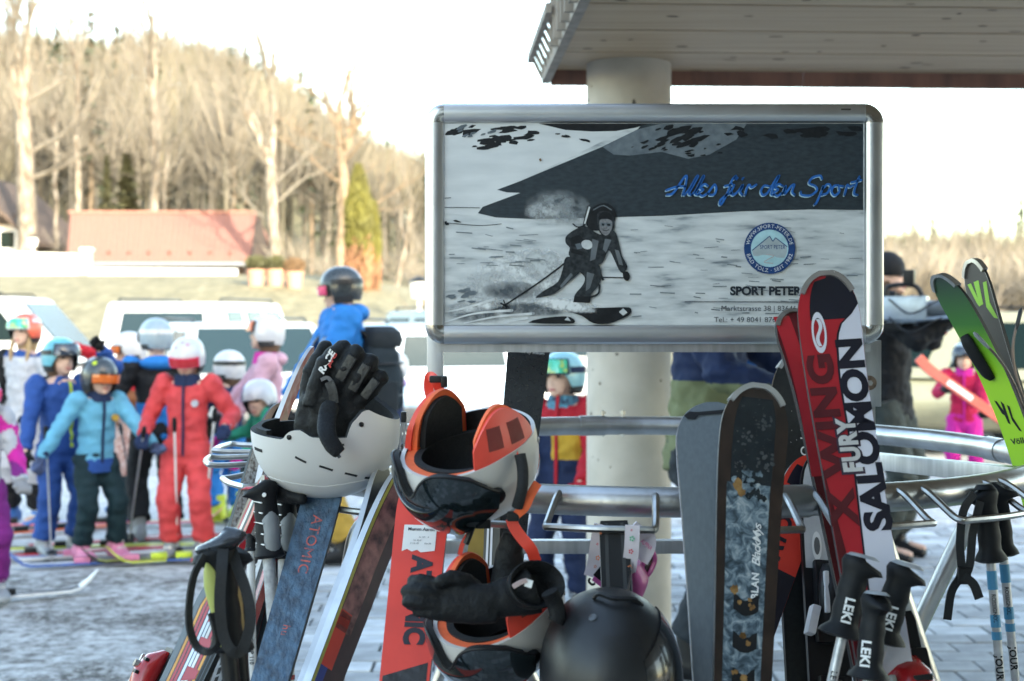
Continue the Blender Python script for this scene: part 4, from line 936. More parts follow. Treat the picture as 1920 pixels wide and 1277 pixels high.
# striped edge-on pair
stp = [M_('edge_silver', (.48, .50, .53), .3, metal=.6), M_('edge_blue', (.05, .16, .33), .4), M_('edge_yellow', (.50, .46, .10), .45), M_('edge_pink', (.40, .17, .16), .55, scale=40, col2=(.06, .02, .03)), M_('edge_plum', (.045, .016, .03), .45, scale=50)]
s9 = Ski('ski pair member seen edge-on, dark plum and pink top, beside the white helmet', (762, 868, 2.34), (606, 1277, 2.16), (.88, -.6, .1), .075, .8, rise=.02, th=.016, top=stp[4], side=stp[0], base=MBLK)
s9.band(.02, .30, -.75, .35, 'pink_panel', stp[3], n=10); s9.band(.0, .6, -.98, -.8, 'yellow_line', stp[2], n=12); s9.band(.27, .36, -.8, .0, 'red_panel', orr, n=4); s9.band(.36, .6, -.8, -.3, 'blue_panel', M_('royal_blue', (.02, .05, .30), .4), n=4)
s9b = Ski('silver and blue edged ski behind the plum one, seen edge-on', (741, 872, 2.36), (586, 1277, 2.18), (-.88, .45, .1), .07, .8, rise=.02, th=.013, top=stp[1], side=stp[0], base=MBLK)
m = MB(); p0 = P(757, 768, 2.36)
for dx in (-8, 0, 9): m.tube([P(757 + dx * .3, 785, 2.36), P(758 + dx, 830, 2.36), P(760 + dx, 880, 2.36)], .0022, 6)
ba = m.build('brake_arm', stp[0], s9.o); WM[ba.name] = WM[s9.o.name]
m = MB(); m.box(P(757, 782, 2.36), (.009, .009, .018), ch=.002); m.build('brake_tip', MBLK, ba)
# blue frosted ski
def frost():
    m = mat('frosted_blue_base', (.055, .12, .20), .55, scale=70, stretch=(1, 1, .6), bump=.9, bscale=150, col2=(.022, .045, .08)); return m
s10 = Ski('frosty blue ski with faded red lettering below the white helmet', (624, 872, 2.40), (507, 1277, 2.22), (-.2, -1, .1), .066, .85, rise=.01, top=frost(), side=MBLK, base=MBASEK)
s10.text('ATOMIC', .003, .145, .017, M_('faded_red', (.60, .10, .07), .6, scale=150, col2=(.10, .07, .10)), 'down', .0, 1.1, lift=.0012)
s10.text('hu', .003, .292, .012, M_('faded_red', 0), 'down', .0, 1.1, lift=.0012)
# red, white and black skis fanned at the left
s11 = Ski('pale ski with red scuffed underside, tip rising behind the black glove', (552, 644, 2.66), (462, 1010, 2.56), (1, -.02, .05), .06, .8, rise=.035, bend=.3, top=M_('scuffed_pink', (.52, .36, .32), .6, scale=45, bump=.3, col2=(.42, .12, .09)), side=stp[0], base=MBASEK)
s11b = Ski('short ski tip with tan face just left of the pale ski', (522, 757, 2.62), (420, 1110, 2.5), (.7, -.7, .1), .058, .85, rise=.01, top=M_('tan_face', (.46, .31, .24), .5), side=MBLK, base=MBASEK)
s11b.band(.01, .06, -.5, -.1, 'black_line', MBLK, n=6); s11b.band(.07, .9, -.99, .99, 'speckled_panel', M_('frost_speckle', (.5, .52, .54), .5, scale=160, col2=(.10, .08, .08)), n=8)
def edge_ski(label, a, b, cols, nrm=(-.9, -.45, .1), wd=.07):
    s = Ski(label, a, b, nrm, wd, .85, rise=.012, th=.014, top=cols[0], side=cols[-1], base=MBASEK); n = len(cols)
    for i in range(1, n): s.band(.01, s.L * .8, -1 + 2 * i / n, -1 + 2 * (i + 1) / n - .04, 'stripe', cols[i], n=16, lift=.0006)
    return s
sil, whs = stp[0], M_('edge_white', (.62, .62, .63), .4)
s12 = edge_ski('ski striped red, silver and black with a red binding', (508, 898, 2.52), (318, 1277, 2.4), [M_('edge_tan', (.34, .29, .22), .5), red, sil, MBLK, red])
s12b = edge_ski('ski with white, black and red diagonal hatching next to the silver poles', (536, 930, 2.48), (420, 1277, 2.34), [whs, MBLK, whs, MBLK, red], (-.75, -.6, .1))
for i in range(16): s12b.decal([(-.03, .10 + i * .016), (.0, .093 + i * .016), (.0, .097 + i * .016), (-.03, .104 + i * .016)], [(0, 1, 2, 3)], 'hatching', whs, lift=.0012)
s12c = edge_ski('orange-lined ski with red checks beside the mushroom-capped pole', (440, 1080, 2.36), (345, 1277, 2.3), [MBASE, MBASE, M_('edge_orange', (.55, .25, .05), .45), red, red, sil, sil, whs, red, M_('edge_orange', 0), MBLK, MBLK], (-.6, -.8, .1), .095)
for i in range(5): s12c.decal([(.0, .06 + i * .05), (.028, .06 + i * .05), (.028, .075 + i * .05), (.0, .085 + i * .05)], [(0, 1, 2, 3)], 'check', red, lift=.0012)
s12d = edge_ski('plain dark ski between the hatched ski and the silver poles', (552, 905, 2.5), (462, 1277, 2.38), [M_('edge_orange_red', (.55, .09, .04), .45), MBASEK, sil, MBASE], (-.7, -.7, .1), .062)
binding(s12, .40, 'toe', (M_('binding_red', (.42, .016, .02), .25, coat=.5), MBLK, M_('binding_clear', (.45, .46, .46), .2, metal=.5)), scale=.82)
m = MB(); m.tube([P(452, 918, 2.5), P(462, 915, 2.5), P(500, 918, 2.5)], [.001, .005, .012], 10, flat=.5); m.build('tip_spike', M_('pink_plastic', (.55, .08, .10), .4), s12.o)
# slim black ski tail up with the pink goggles strapped to it
s13 = Ski('slim black ski standing tail-up behind the matte black helmet', (1151, 977, 2.16), (1158, 1140, 2.1), (.05, 1, 0), .046, 1.0, rise=0, flat_tip=True, top=MBLK, side=M_('lilac_side', (.50, .46, .58), .4), base=MBLK)
for u in (-.55, .55): s13.band(.004, .3, u - .12, u + .12, 'groove', M_('groove_dark', (.03, .032, .035), .5), -1, n=4)
s14 = Ski('black and white ski behind the hanging helmet strap', (926, 972, 2.6), (920, 1200, 2.55), (-.85, -.5, 0), .06, .9, rise=.0, flat_tip=True, top=MBLK, side=MBLK, base=MBLK)
for u in (-.5, .0): s14.band(0, .3, u - .14, u + .14, 'white_line', wht, n=4)
s14b = Ski('mustard yellow ski with blue lettering patch seen through the rack legs', (910, 985, 2.9), (884, 1150, 2.85), (.0, -1, 0), .055, .9, rise=.0, flat_tip=True, top=M_('mustard', (.50, .32, .07), .5), side=MBLK)
s14b.poly([(-.014, .10), (.012, .058), (.020, .062), (-.004, .112)], 'blue_patch', cya); s14b.text('STA', .003, .085, .008, MWHT, 'up', .02, 1, lift=.0014)
# foreground red binding at the bottom right
s15 = Ski('ski with glossy red binding at the foot of the black grips', (1668, 1150, 2.12), (1694, 1277, 2.08), (-.1, -1, .2), .07, .9, rise=.0, flat_tip=True, top=MBLK, side=MBLK)
binding(s15, .165, 'toe', (M_('binding_red', 0), MBLK, M_('binding_clear', 0)), scale=1.25)
# ================================================================ poles
shs = M_('pole_silver', (.50, .51, .53), .38, metal=.55, scale=60)
shg = M_('pole_grey', (.40, .41, .43), .5, scale=90, var=.2)
gk = M_('grip_black', (.009, .010, .012), .55, scale=50, bump=.1, spec=.22)
capg = M_('grip_cap_grey', (.33, .35, .37), .3, coat=.3)
for lb, a, b, ln in (('black pole grip leaning left over the red and white ski', (1613, 1040, 2.0), (1560, 1277, 1.98), (1, -.2, .2)), ('lower black pole grip standing upright between the two others', (1642, 1110, 1.94), (1628, 1277, 1.92), (.3, -1, .2)), ('black pole grip leaning right beside the bent rack leg', (1697, 1055, 2.02), (1636, 1277, 2.02), (1, -.2, .1))):
    p = Pole(lb, a, b, shs, gk, glen=.118, gr=.0195, head=capg, lean=ln, flare=.025)
    p.text('LEKI', .062 if ln[0] > .5 else .066, .0125, MWHT, .019, (-.25 if ln[0] > .5 else -.7, -1, 0), 'down', .03)
    p.text('LEKI', .165, .008, MBLK, .0076, (-.2, -1, 0), 'down', .02, par=p.shaft)
blu = M_('pole_blue_band', (.05, .28, .48), .4)
for k, (lb, a, b) in enumerate((('silver and blue banded pole hanging under the rack, strap dangling', (1846, 912, 2.3), (1876, 1277, 2.28)), ('silver and blue banded pole hanging close behind its strapped twin', (1868, 904, 2.36), (1904, 1277, 2.34)))):
    p = Pole(lb, a, b, shs, gk, glen=.122, gr=.0185, lean=(-1 if k == 0 else .6, -.3, 0), flare=.012)
    for v0, v1 in ((.135, .165), (.205, .225), (.232, .245)): p.ring(v0, v1, blu, 'blue_band')
    p.text('ROSSIGNOL', .172, .0055, MBLK, .0078, (-.3, -1, 0), 'down', .02, par=p.shaft); p.text('JOUR', .268, .0105, MBLK, .0078, (-.3, -1, 0), 'down', .03, par=p.shaft)
    if k == 0:
        m = MB(); strap(m, [P(1826, 925, 2.26), P(1806, 960, 2.25), P(1800, 1020, 2.25), P(1802, 1075, 2.25), P(1784, 1110, 2.25), P(1776, 1162, 2.25)], .0125); strap(m, [P(1838, 940, 2.27), P(1824, 1000, 2.26), P(1818, 1060, 2.25), P(1806, 1085, 2.25)], .0125)
        strap(m, [P(1806, 1080, 2.24), P(1825, 1095, 2.24), P(1836, 1122, 2.24)], .014); st = m.build('wrist_strap', M_('webbing_black', (.014, .015, .017), .7, scale=200, bump=.2), p.o)
        m = MB(); m.box(P(1808, 1080, 2.243), (.020, .008, .026), ch=.002); m.build('buckle', MBLK, p.o)
        m = MB(); m.tube([p.A - p.t * .004, p.A + p.t * .004 ], [.012, .018], 12); m.build('cap', gk, p.o)
for k, (lb, a, b) in enumerate((('grey pole with ribbed black and grey grip under the white helmet', (494, 900, 2.34), (520, 1277, 2.28)), ('second grey pole half hidden behind the ribbed grip', (534, 905, 2.42), (530, 1277, 2.36)), )):
    p = Pole(lb, a, b, shg, gk, glen=.128, gr=.0195, lean=(-1, -.2, 0), flare=.0, r=.0105)
    m = MB(); m.loft([[p.A + p.t * (q * .128) + (V((1, -.4, 0)).normalized() * math.cos(x) + V((.4, 1, 0)).normalized() * math.sin(x)) * (.0175 if 0 < i < 3 else .012) * .9 + V((.006, -.004, 0)) for x in [2 * math.pi * j / 12 for j in range(12)]] for i, q in enumerate((.38, .5, .85, .97))]); m.build('grip_insert', M_('grip_grey', (.24, .255, .265), .55), p.grip)
    for i in range(5): m = MB(); m.tube([p.A + p.t * (.034 + i * .017) + V((-.019, -.006, .0)), p.A + p.t * (.036 + i * .017) + V((-.002, -.019, .001))], [.0005, .0014], 6); m.build('grip_rib', MWHT, p.grip)
    m = MB(); m.tube([p.A + p.t * .022 + V((.003, -.0165, 0)), p.A + p.t * .022 + V((.003, -.0205, 0))], .0035, 10); m.build('rivet', MWHT, p.grip)
p = Pole('thin red and white patterned pole behind the frosty blue ski', (556, 930, 2.46), (545, 1277, 2.4), whs, gk, glen=.03, gr=.008, r=.0065)
for i in range(14): p.ring(.05 + i * .025, .058 + i * .025, red, 'red_band')
p = Pole('white pole with fine black print left of the blue ski', (470, 1000, 2.36), (474, 1277, 2.3), whs, gk, glen=.03, gr=.008, r=.0068)
for v in (.12, .17): p.text('COMP 110', v, .006, MBLK, .007, par=p.shaft)
yel = M_('grip_lime', (.46, .50, .14), .5); tan = M_('grip_tan', (.42, .28, .10), .55)
wb = M_('webbing_black', 0)
p = Pole('pole with mushroom-capped black and lime grip and looped strap', (408, 1012, 1.93), (434, 1277, 1.92), MBLK, gk, glen=.15, gr=.020, lean=(-1, -.35, .1), flare=.0, r=.0125)
m = MB(); m.loft([[p.A + p.t * dz + V((math.cos(q) * rr_ * 1.35 + .004, math.sin(q) * rr_ * .85, .010 * math.cos(q))) for q in [2 * math.pi * i / 24 for i in range(24)]] for dz, rr_ in ((-.008, .006), (-.006, .016), (-.001, .0245), (.004, .027), (.009, .0245), (.02, .015))]); m.build('cap', M_('cap_gloss', (.02, .022, .026), .25, coat=.4), p.grip)
m = MB(); m.loft([[p.A + p.t * q + V((-.013 + .0012 * i, -.015, 0)) + V((math.cos(x) * w_ * 1.15, math.sin(x) * .007, 0)) for x in [2 * math.pi * j / 12 for j in range(12)]] for i, (q, w_) in enumerate(((.028, .002), (.04, .007), (.06, .0095), (.085, .007), (.10, .005), (.14, .0045)))]); m.build('grip_insert', yel, p.grip)
m = MB(); strap(m, [P(384, 1040, 1.9), P(362, 1085, 1.89), P(354, 1160, 1.89), P(366, 1208, 1.89), P(390, 1222, 1.88), P(408, 1205, 1.88), P(402, 1170, 1.88), P(396, 1150, 1.885)], .0105, up=(.75, -.6, 0)); m.build('wrist_strap', wb, p.o)
p2 = Pole('black pole with tan insert and broad strap touching the mushroom-capped pole', (428, 1018, 1.95), (452, 1277, 1.94), MBLK, gk, glen=.15, gr=.0185, lean=(1, -.3, 0), flare=.0, r=.0125)
m = MB(); m.loft([[p2.A + p2.t * q + V((.006, -.0135, 0)) + V((math.cos(x) * w_, math.sin(x) * .006, 0)) for x in [2 * math.pi * j / 12 for j in range(12)]] for q, w_ in ((.03, .002), (.05, .006), (.08, .009), (.11, .0085), (.13, .006))]); m.build('grip_insert', tan, p2.grip)
m = MB(); strap(m, [P(418, 1030, 1.91), P(415, 1070, 1.89), P(412, 1130, 1.88), P(418, 1190, 1.88), P(436, 1222, 1.88), P(456, 1215, 1.89), P(470, 1160, 1.90), P(462, 1110, 1.91), P(444, 1060, 1.92), P(434, 1030, 1.93)], .0145, up=(.2, -1, .0)); m.build('wrist_strap', wb, p2.o)
for k, (lb, a, b) in enumerate((('red pole with neon basket hanging behind the red and white ski', (1478, 1000, 3.2), (1494, 1146, 3.2)), ('red pole with neon basket, touching the binding side of its twin', (1492, 1000, 3.22), (1503, 1142, 3.22)))):
    top = (a[0] - (b[0] - a[0]) * 1.2, a[1] - 175, a[2])
    p = Pole(lb, top, b, M_('pole_red', (.45, .03, .03), .4), gk, length=(P(*b) - P(*top)).length + .03, basket=M_('neon_basket', (.55, .72, .03), .5), r=.005)
# ================================================================ helmets, gloves, goggles hung on the rack
wsh = M_('helmet_white', (.60, .585, .565), .34, scale=4, var=.03, coat=.15)
lin = M_('liner_black', (.012, .013, .015), .85, scale=120, bump=.3)
vnt = M_('vent_black', (.012, .012, .013), .6)
# ---- white helmet, upside down: front to the left, its right side towards the camera
YH = 2.36; k = YH / F
c0 = P(608, 803, YH) + V((0, .02, 0))
MH = frame(c0, (.0, .10, -1), (-1, -.04, 0))
rimx = interp([(-.141, -.018), (-.108, -.037), (-.090, -.049), (-.079, -.047), (-.056, -.024), (-.048, .0), (-.017, .0), (.017, -.002), (.025, -.008), (.036, -.015), (.051, -.014), (.061, -.009), (.070, .004), (.10, .002), (.141, -.001)])
def wrim(t):
    y = .124 * math.copysign(abs(math.sin(t)) ** .92, math.sin(t)); return rimx(y / .124 * .141) * .86
h = Helmet('white_ski_helmet', 'white ski helmet upside down on the rack hooks, stuffed with black gloves', MH, .100, .124, .118, wrim, wsh, lin, .010, 2.2, nt=160)
for t, z in ((R(22), -.001), (R(-30), -.020)): h.spot('rivet', MBLK, t, z, .0042)
for a, b in (((R(18), .031), (R(10), .040)), ((R(1), .046), (R(-8), .054)), ((R(-18), .060), (R(-30), .067)), ((R(-40), .072), (R(-55), .077)), ((R(-4), .012), (R(-16), .011)), ):
    h.slot(vnt, a, b, .0034)
h.slot(vnt, (R(66), .026), (R(52), .027), .005)
for t, z in ((R(84), .078), (R(78), .098), (R(64), .108), (R(-84), .085)): h.slot(vnt, (t, z), (t - .12, z + .004), .005)
h.patch('crown_ridge', wsh, R(-70), R(62), lambda t: .084 - .012 * abs(math.sin(t)), lambda t: .0875 - .012 * abs(math.sin(t)), lift=-.0006, th=.0014, nt=40, nz=2)
for sx in (1, -1): h.patch('front_pad', lin, R(90 - 40) if sx > 0 else R(90), R(90) if sx > 0 else R(130), .02, -.006, lift=-.018, th=.010)
# ---- gloves
gbk = M_('glove_black', (.009, .010, .0115), .6, scale=80, bump=.4, bscale=220, spec=.25, col2=(.006, .0065, .0075))
gbl = M_('glove_leather', (.008, .0085, .010), .42, scale=60, bump=.3, bscale=160)
def glove_from(name, label, fingers, palm, cuff, M=None, voxel=.0032, extra=None, loc=None):
    mb = MB()
    for pts, r in fingers: 
        pp = cat([P(*q) for q in pts], 6); K = len(pp); mb.tube([pp[0]] + pp, [r * .9] + [r * (1.0 - .12 * (i / K)) for i in range(K)], 14, flat=.9)
        mb.ell(pp[-1], (r * .9, r * .88, r * .92))
        for i in (len(pp) // 2,): mb.ell(pp[i], (r * 1.06, r * 1.02, r * .8))
    for pts, rr_, fl in palm + cuff:
        pp = [P(*q) for q in pts]; mb.tube(cat(pp, 5), [rr_[0] + (rr_[1] - rr_[0]) * i / ((len(pp) - 1) * 5) for i in range((len(pp) - 1) * 5 + 1)], 18, flat=fl, up=(0, -1, 0))
    c = V((0, 0, 0))
    for q in mb.v: c += q
    c /= len(mb.v); o = thing(name, label, 'glove', c)
    me = remeshed([q - c for q in mb.v], mb.f, voxel, 1, .0016, 42); mesh_obj('hand', me, gbk, o)
    return o
YG = 2.34
g1 = glove_from('ski_glove', 'black padded ski glove with race lettering, fingers up in the white helmet',
    [([(572, 800, YG + .03), (578, 720, YG + .03), (594, 675, YG + .03), (610, 654, YG + .04)], .0155), ([(585, 760, YG), (602, 700, YG - .005), (624, 668, YG - .005), (642, 656, YG)], .0185),
     ([(630, 735, YG), (648, 690, YG - .01), (666, 664, YG - .01)], .0175), ([(650, 748, YG), (674, 706, YG - .01), (694, 680, YG - .005)], .0168), ([(668, 758, YG), (694, 732, YG), (713, 708, YG)], .0150)],
    [([(600, 722, YG), (618, 760, YG), (625, 830, YG + .01)], (.028, .042), .55), ([(650, 735, YG), (650, 780, YG), (645, 830, YG + .01)], (.026, .036), .55), ([(585, 740, YG + .02), (575, 790, YG + .02), (580, 830, YG + .02)], (.018, .024), .8)], [])
W_ = WM[g1.name]
for (a, b, r) in (((636, 712, YG - .022), (662, 668, YG - .026), .0062), ((660, 732, YG - .02), (688, 684, YG - .023), .0060), ((682, 745, YG - .016), (706, 712, YG - .018), .0055)):
    m = MB(); m.bar(P(*a), P(*b), r * 2.6, .006, up=(0, -1, .2), ch=.002); m.build('finger_pad', gbl, g1)
m = MB(); strap(m, [P(602, 712, YG - .03), P(614, 708, YG - .032), P(622, 716, YG - .032)], .006); m.build('loop', M_('cord_grey', (.10, .10, .11), .5), g1)
m = MB(); strap(m, [P(617, 716, YG - .034), P(624, 735, YG - .036), P(626, 756, YG - .036)], .015); m.build('pull_strap', gbl, g1)
m = MB(); m.tube(cat([P(622, 752, YG - .035), P(614, 780, YG - .05), P(613, 812, YG - .086), P(626, 838, YG - .098), P(638, 850, YG - .10)], 6), [.0085, .012, .014, .0150, .015, .0150] + [.0148] * 13 + [.014, .0135, .013, .013, .012, .011], 16, flat=.35, up=(0, -1, 0)); m.build('wrist_tab', gbk, g1)
m = MB(); strap(m, [P(631, 848, YG - .10), P(637, 858, YG - .104)], .005); m.build('tab_end', gbl, g1)
def flat_text(body, a, b, size_ref, m, par, up=(0, -1, 0), bold=.03, lift=0, shear=0, nm='lettering', th=0):
    """letters on the straight line from a to b (world), facing 'up'"""
    vs, fs, W = text_geo(body, bold, 1.02, shear); a, b = V(a), V(b); t = (b - a); k_ = t.length / W; t.normalize(); n_ = V(up); n_ = (n_ - t * n_.dot(t)).normalized(); y = n_.cross(t)
    q = MB(); q.add([a + t * (p.x * k_) + y * (p.y * size_ref) + n_ * lift for p in vs], fs); return q.build(nm, m, par, smooth=False)
flat_text('RACE', P(606, 702, YG - .0235), P(630, 660, YG - .0235), .0105, MWHT, g1, (0, -1, .1), .05, shear=.2)
flat_text('pro', P(617, 689, YG - .0245), P(633, 664, YG - .0245), .0055, M_('print_red', (.55, .02, .02), .4), g1, (0, -1, .1), .05, shear=.2)
g1b = glove_from('ski_glove', 'second black glove crumpled under the rim of the white helmet by the grey pole', [([(520, 925, 2.36), (545, 930, 2.35), (566, 935, 2.34)], .011)], [([(510, 912, 2.36), (535, 925, 2.36), (560, 934, 2.36)], (.018, .013), .7)], [])
# ---- two orange and white helmets with dark stowed visors
orp = M_('orange_padding', (.90, .15, .05), .7, scale=40, var=.08, bump=.12); orh = M_('orange_shell', (.82, .07, .045), .4, var=.06)
vis = M_('visor_smoke', (.006, .011, .013), .08, var=0, coat=1.0)
pgr = M_('helmet_pearl', (.58, .555, .53), .33, coat=.3, scale=5, var=.03)
def orange_helmet(label, M, sc=1.0, pads=True):
    M = M @ Matrix.Scale(sc, 4)
    rim = lambda t: -.018 - .030 * max(0, -math.sin(t)) - .014 * (1 - abs(math.sin(t))) + .01 * max(0, math.sin(t))
    h = Helmet('orange_white_helmet', label, M, .100, .122, .112, rim, pgr, lin, .007, 2.2, nt=96, group=None)
    # padding ring of the brow and the inside cushion
    h.patch('brow_padding', orp, R(12), R(168), lambda t: .020, lambda t: -.020 + .012 * math.sin(t), lift=-.022, th=.016, nt=30, nz=6)
    h.patch('inner_lining', lin, 0, 2 * math.pi, .085, -.012, lift=-.034, th=.012, nt=48, nz=8)
    for s_, nm in ((1, 'ear_pad'), (-1, 'ear_pad')):
        th0 = 0 if s_ > 0 else math.pi
        a0, a1 = th0 - R(38), th0 + R(31)
        prof = lambda t: -.030 - .072 * max(0, math.cos((t - th0 + R(4)) * 2.4)) ** .6
        pad = h.patch(nm, orh, a0, a1, -.004, prof, lift=-.012, th=.010, nt=22, nz=8)
        h.patch('ear_cushion', orp, a0 + R(3), a1 - R(2), -.008, lambda t: prof(t) - .004, lift=-.021, th=.010, nt=22, nz=8, parent=pad)
        h.patch('ear_lining', lin, a0 + R(9), a1 - R(7), -.012, lambda t: prof(t) + .008, lift=-.031, th=.012, nt=18, nz=6, parent=pad)
        for d0, d1 in ((-R(20), -R(4)), (R(3), R(17))): h.patch('ear_opening', M_('ear_mesh', (.22, .03, .025), .7), th0 + d0, th0 + d1, -.045, -.080, lift=-.0018, th=.0006, nt=6, nz=3, parent=pad)
        for t, z in ((th0 + (R(30) if s_ > 0 else -R(30)), .010), (th0 - (R(48) if s_ > 0 else -R(48)), -.02)): h.spot('rivet', M_('rivet_pearl', (.5, .48, .46), .3, metal=.4), t, z, .0052)
        h.spot('visor_hinge', MBLK, th0 + (R(14) if s_ > 0 else -R(14)), .032, .0165, h=.009)
        h.patch('orange_stripe', orp, th0 - (R(50) if s_ > 0 else -R(50)), th0 - (R(84) if s_ > 0 else -R(84)), .020, .042, lift=.0004, th=.0006, nt=8, nz=2)
        h.patch('orange_stripe', orp, th0 - (R(50) if s_ > 0 else -R(50)), th0 - (R(84) if s_ > 0 else -R(84)), .012, .016, lift=.0004, th=.0006, nt=8, nz=2)
    edge = lambda t: -.004 + .034 * math.exp(-((t - R(90)) / .20) ** 2) - .016 * math.exp(-((abs(t - R(90)) - .55) / .45) ** 2) + .022 * max(0, (abs(t - R(90)) - .95)) / .4
    v = h.patch('visor', vis, R(14), R(166), lambda t: edge(t), lambda t: .102 - .058 * (abs(t - R(90)) / R(76)) ** 2.4, lift=.012, th=.003, nt=48, nz=14)
    fo = h.patch('visor_foam', lin, R(22), R(158), lambda t: edge(t) + .012, lambda t: edge(t) - .001, lift=.002, th=.012, nt=48, nz=3, parent=v)
    rimp = [h.surf(R(14) + (R(152)) * i / 60, edge(R(14) + R(152) * i / 60), .0135) for i in range(61)]
    mb = MB(); mb.tube(rimp, .0028, 8); mk('visor_edge', mb.v, mb.f, mb.m, MBLK, v)
    return h
YO = 2.14
MO = frame(P(882, 856, YO), (.04, .30, -.95), (-.76, -.66, -.3))
ho = orange_helmet('orange and white helmet with smoke visor sitting open side up on the front hooks', MO, .90)
m = MB(); wl = lambda *q: P(*q)
strap(m, [P(922, 776, 2.14), P(940, 800, 2.11), P(954, 830, 2.09), P(964, 858, 2.08)], .016); st = m.build('chin_strap', orh, ho.o)
m = MB(); m.tube(cat([P(975, 852, 2.07), P(980, 880, 2.065), P(979, 915, 2.06), P(970, 950, 2.07)], 5), [.0085] * 16, 14); m.build('strap_sleeve', lin, ho.o)
m = MB(); strap(m, [P(1008, 906, 2.08), P(995, 928, 2.07), P(985, 950, 2.07), P(972, 962, 2.08), P(962, 972, 2.09)], .013, .0022); m.build('chin_strap', orp, ho.o)
m = MB(); strap(m, [P(812, 760, 2.22), P(804, 730, 2.22), P(806, 706, 2.21), P(818, 716, 2.20), P(826, 736, 2.21)], .015); m.build('chin_strap', orh, ho.o)
m = MB(); m.box(P(822, 711, 2.195), (.028, .010, .011), Matrix.Identity(4), ch=.003); m.box(P(833, 716, 2.193), (.010, .011, .018), ch=.003); m.build('buckle', MBLK, ho.o)
m = MB(); m.box(P(962, 968, 2.085), (.018, .012, .014), ch=.003); m.build('buckle', MBLK, ho.o)
MO2 = frame(P(938, 1156, 2.12), (.12, .32, -.94), (-.70, -.72, -.3))
ho2 = orange_helmet('orange and white helmet hanging by its strap below the other, black glove across it', MO2, .87)
m = MB(); strap(m, [P(1004, 1052, 2.10), P(996, 1030, 2.09), P(978, 1008, 2.09), P(964, 988, 2.09), P(958, 972, 2.09)], .017); m.build('chin_strap', orh, ho2.o)
m = MB(); strap(m, [P(862, 1040, 2.12), P(868, 1018, 2.12), P(884, 992, 2.12), P(892, 972, 2.12)], .007); m.build('chin_strap', orh, ho2.o)
m = MB(); m.tube([P(874, 1020, 2.11), P(887, 985, 2.11)], .0045, 8); m.box(P(905, 982, 2.11), (.024, .012, .014), ch=.003); m.build('buckle', MBLK, ho2.o)
YL = 2.00
g2 = glove_from('ski_glove', 'limp black glove lying across the hanging orange helmet, cuff mouth open',
    [([(860, 1112, YL + .01), (820, 1096, YL), (792, 1088, YL), (776, 1090, YL + .01)], .0105), ([(855, 1128, YL), (808, 1112, YL - .008), (776, 1106, YL - .006), (764, 1110, YL)], .0112), ([(855, 1142, YL), (810, 1132, YL - .012), (778, 1127, YL - .012), (766, 1128, YL - .008)], .0110), ([(865, 1156, YL), (824, 1152, YL - .010), (798, 1148, YL - .010), (784, 1146, YL - .006)], .0100), ([(895, 1100, YL + .015), (868, 1086, YL - .006), (846, 1082, YL - .012), (828, 1090, YL - .014)], .0105)],
    [([(830, 1125, YL), (870, 1130, YL - .005), (915, 1128, YL - .004), (960, 1120, YL)], (.026, .027), .55), ([(835, 1138, YL - .006), (880, 1142, YL - .008), (930, 1140, YL - .004)], (.021, .022), .7)], [([(940, 1122, YL), (975, 1115, YL + .005), (1000, 1105, YL + .01)], (.027, .036), .7)])
m = MB(); rgs = []
cc = P(1000, 1100, YL); ax = (P(1030, 1080, YL - .04) - cc).normalized()
for dr, dz in ((.036, -.012), (.041, .012), (.039, .014), (.034, .008), (.024, -.02)):
    fx = frame(cc + ax * dz, ax, (0, 0, 1)); rgs.append([fx @ V((dr * math.cos(q) * 1.1, dr * math.sin(q) * .85, 0)) for q in [2 * math.pi * i / 28 for i in range(28)]])
m.loft(rgs, cap=True); m.build('cuff', gbk, g2)
m = MB(); strap(m, [P(985, 1092, YL - .052), P(998, 1096, YL - .054)], .010); m.build('care_label', MWHT, g2)
m = MB(); strap(m, [P(962, 1100, YL - .052), P(976, 1092, YL - .054), P(988, 1088, YL - .054)], .006); m.build('care_label', M_('label_pink', (.45, .33, .32), .6), g2)
m = MB(); m.tube(cat([P(1030, 1110, YL - .03), P(1040, 1130, YL - .02), P(1046, 1155, YL - .02), P(1042, 1166, YL - .02)], 5), .012, 14, flat=.5, up=(0, -1, 0)); m.build('wrist_tab', gbk, g2)
g2b = glove_from('ski_glove', 'black glove cuff tucked upright inside the hanging orange helmet', [([(955, 1100, 2.12), (950, 1085, 2.12), (945, 1075, 2.12)], .012)], [([(962, 1000, 2.12), (955, 1040, 2.12), (952, 1100, 2.12)], (.015, .027), .8)], [])
# ---- matte black helmet in front
mbk = M_('helmet_matte_black', (.010, .011, .013), .40, scale=90, var=.06, bump=.05)
YB = 2.02
MBk = frame(P(1143, 1268, YB), (.02, -.30, .95), (-.1, .95, .3))
hb_ = Helmet('matte_black_helmet', 'matte black ski helmet hanging crown up below the slim black ski', MBk, .099, .122, .122, lambda t: -.06 - .03 * (1 - abs(math.sin(t))) , mbk, lin, .012, 2.15)
hb_.patch('side_panel', M_('helmet_gloss_black', (.012, .013, .015), .22, coat=.5), R(-72), R(25), lambda t: .096 - .02 * (t + R(20)) ** 2 , -.07, lift=.0005, th=.0022, nt=30, nz=16)
hb_.patch('rear_grille', M_('grille_mesh', (.02, .021, .022), .8, scale=200, bump=.8, bscale=300), R(-150), R(-108), -.02, -.08, lift=.001, th=.003, nt=16, nz=8)
hb_.patch('rear_ridge', mbk, R(-112), R(-68), lambda t: .012, lambda t: .104, lift=.0, th=.0018, nt=16, nz=14)
hb_.spot('badge', M_('badge_grey', (.10, .105, .11), .3, metal=.6), R(-142), .113, .006)
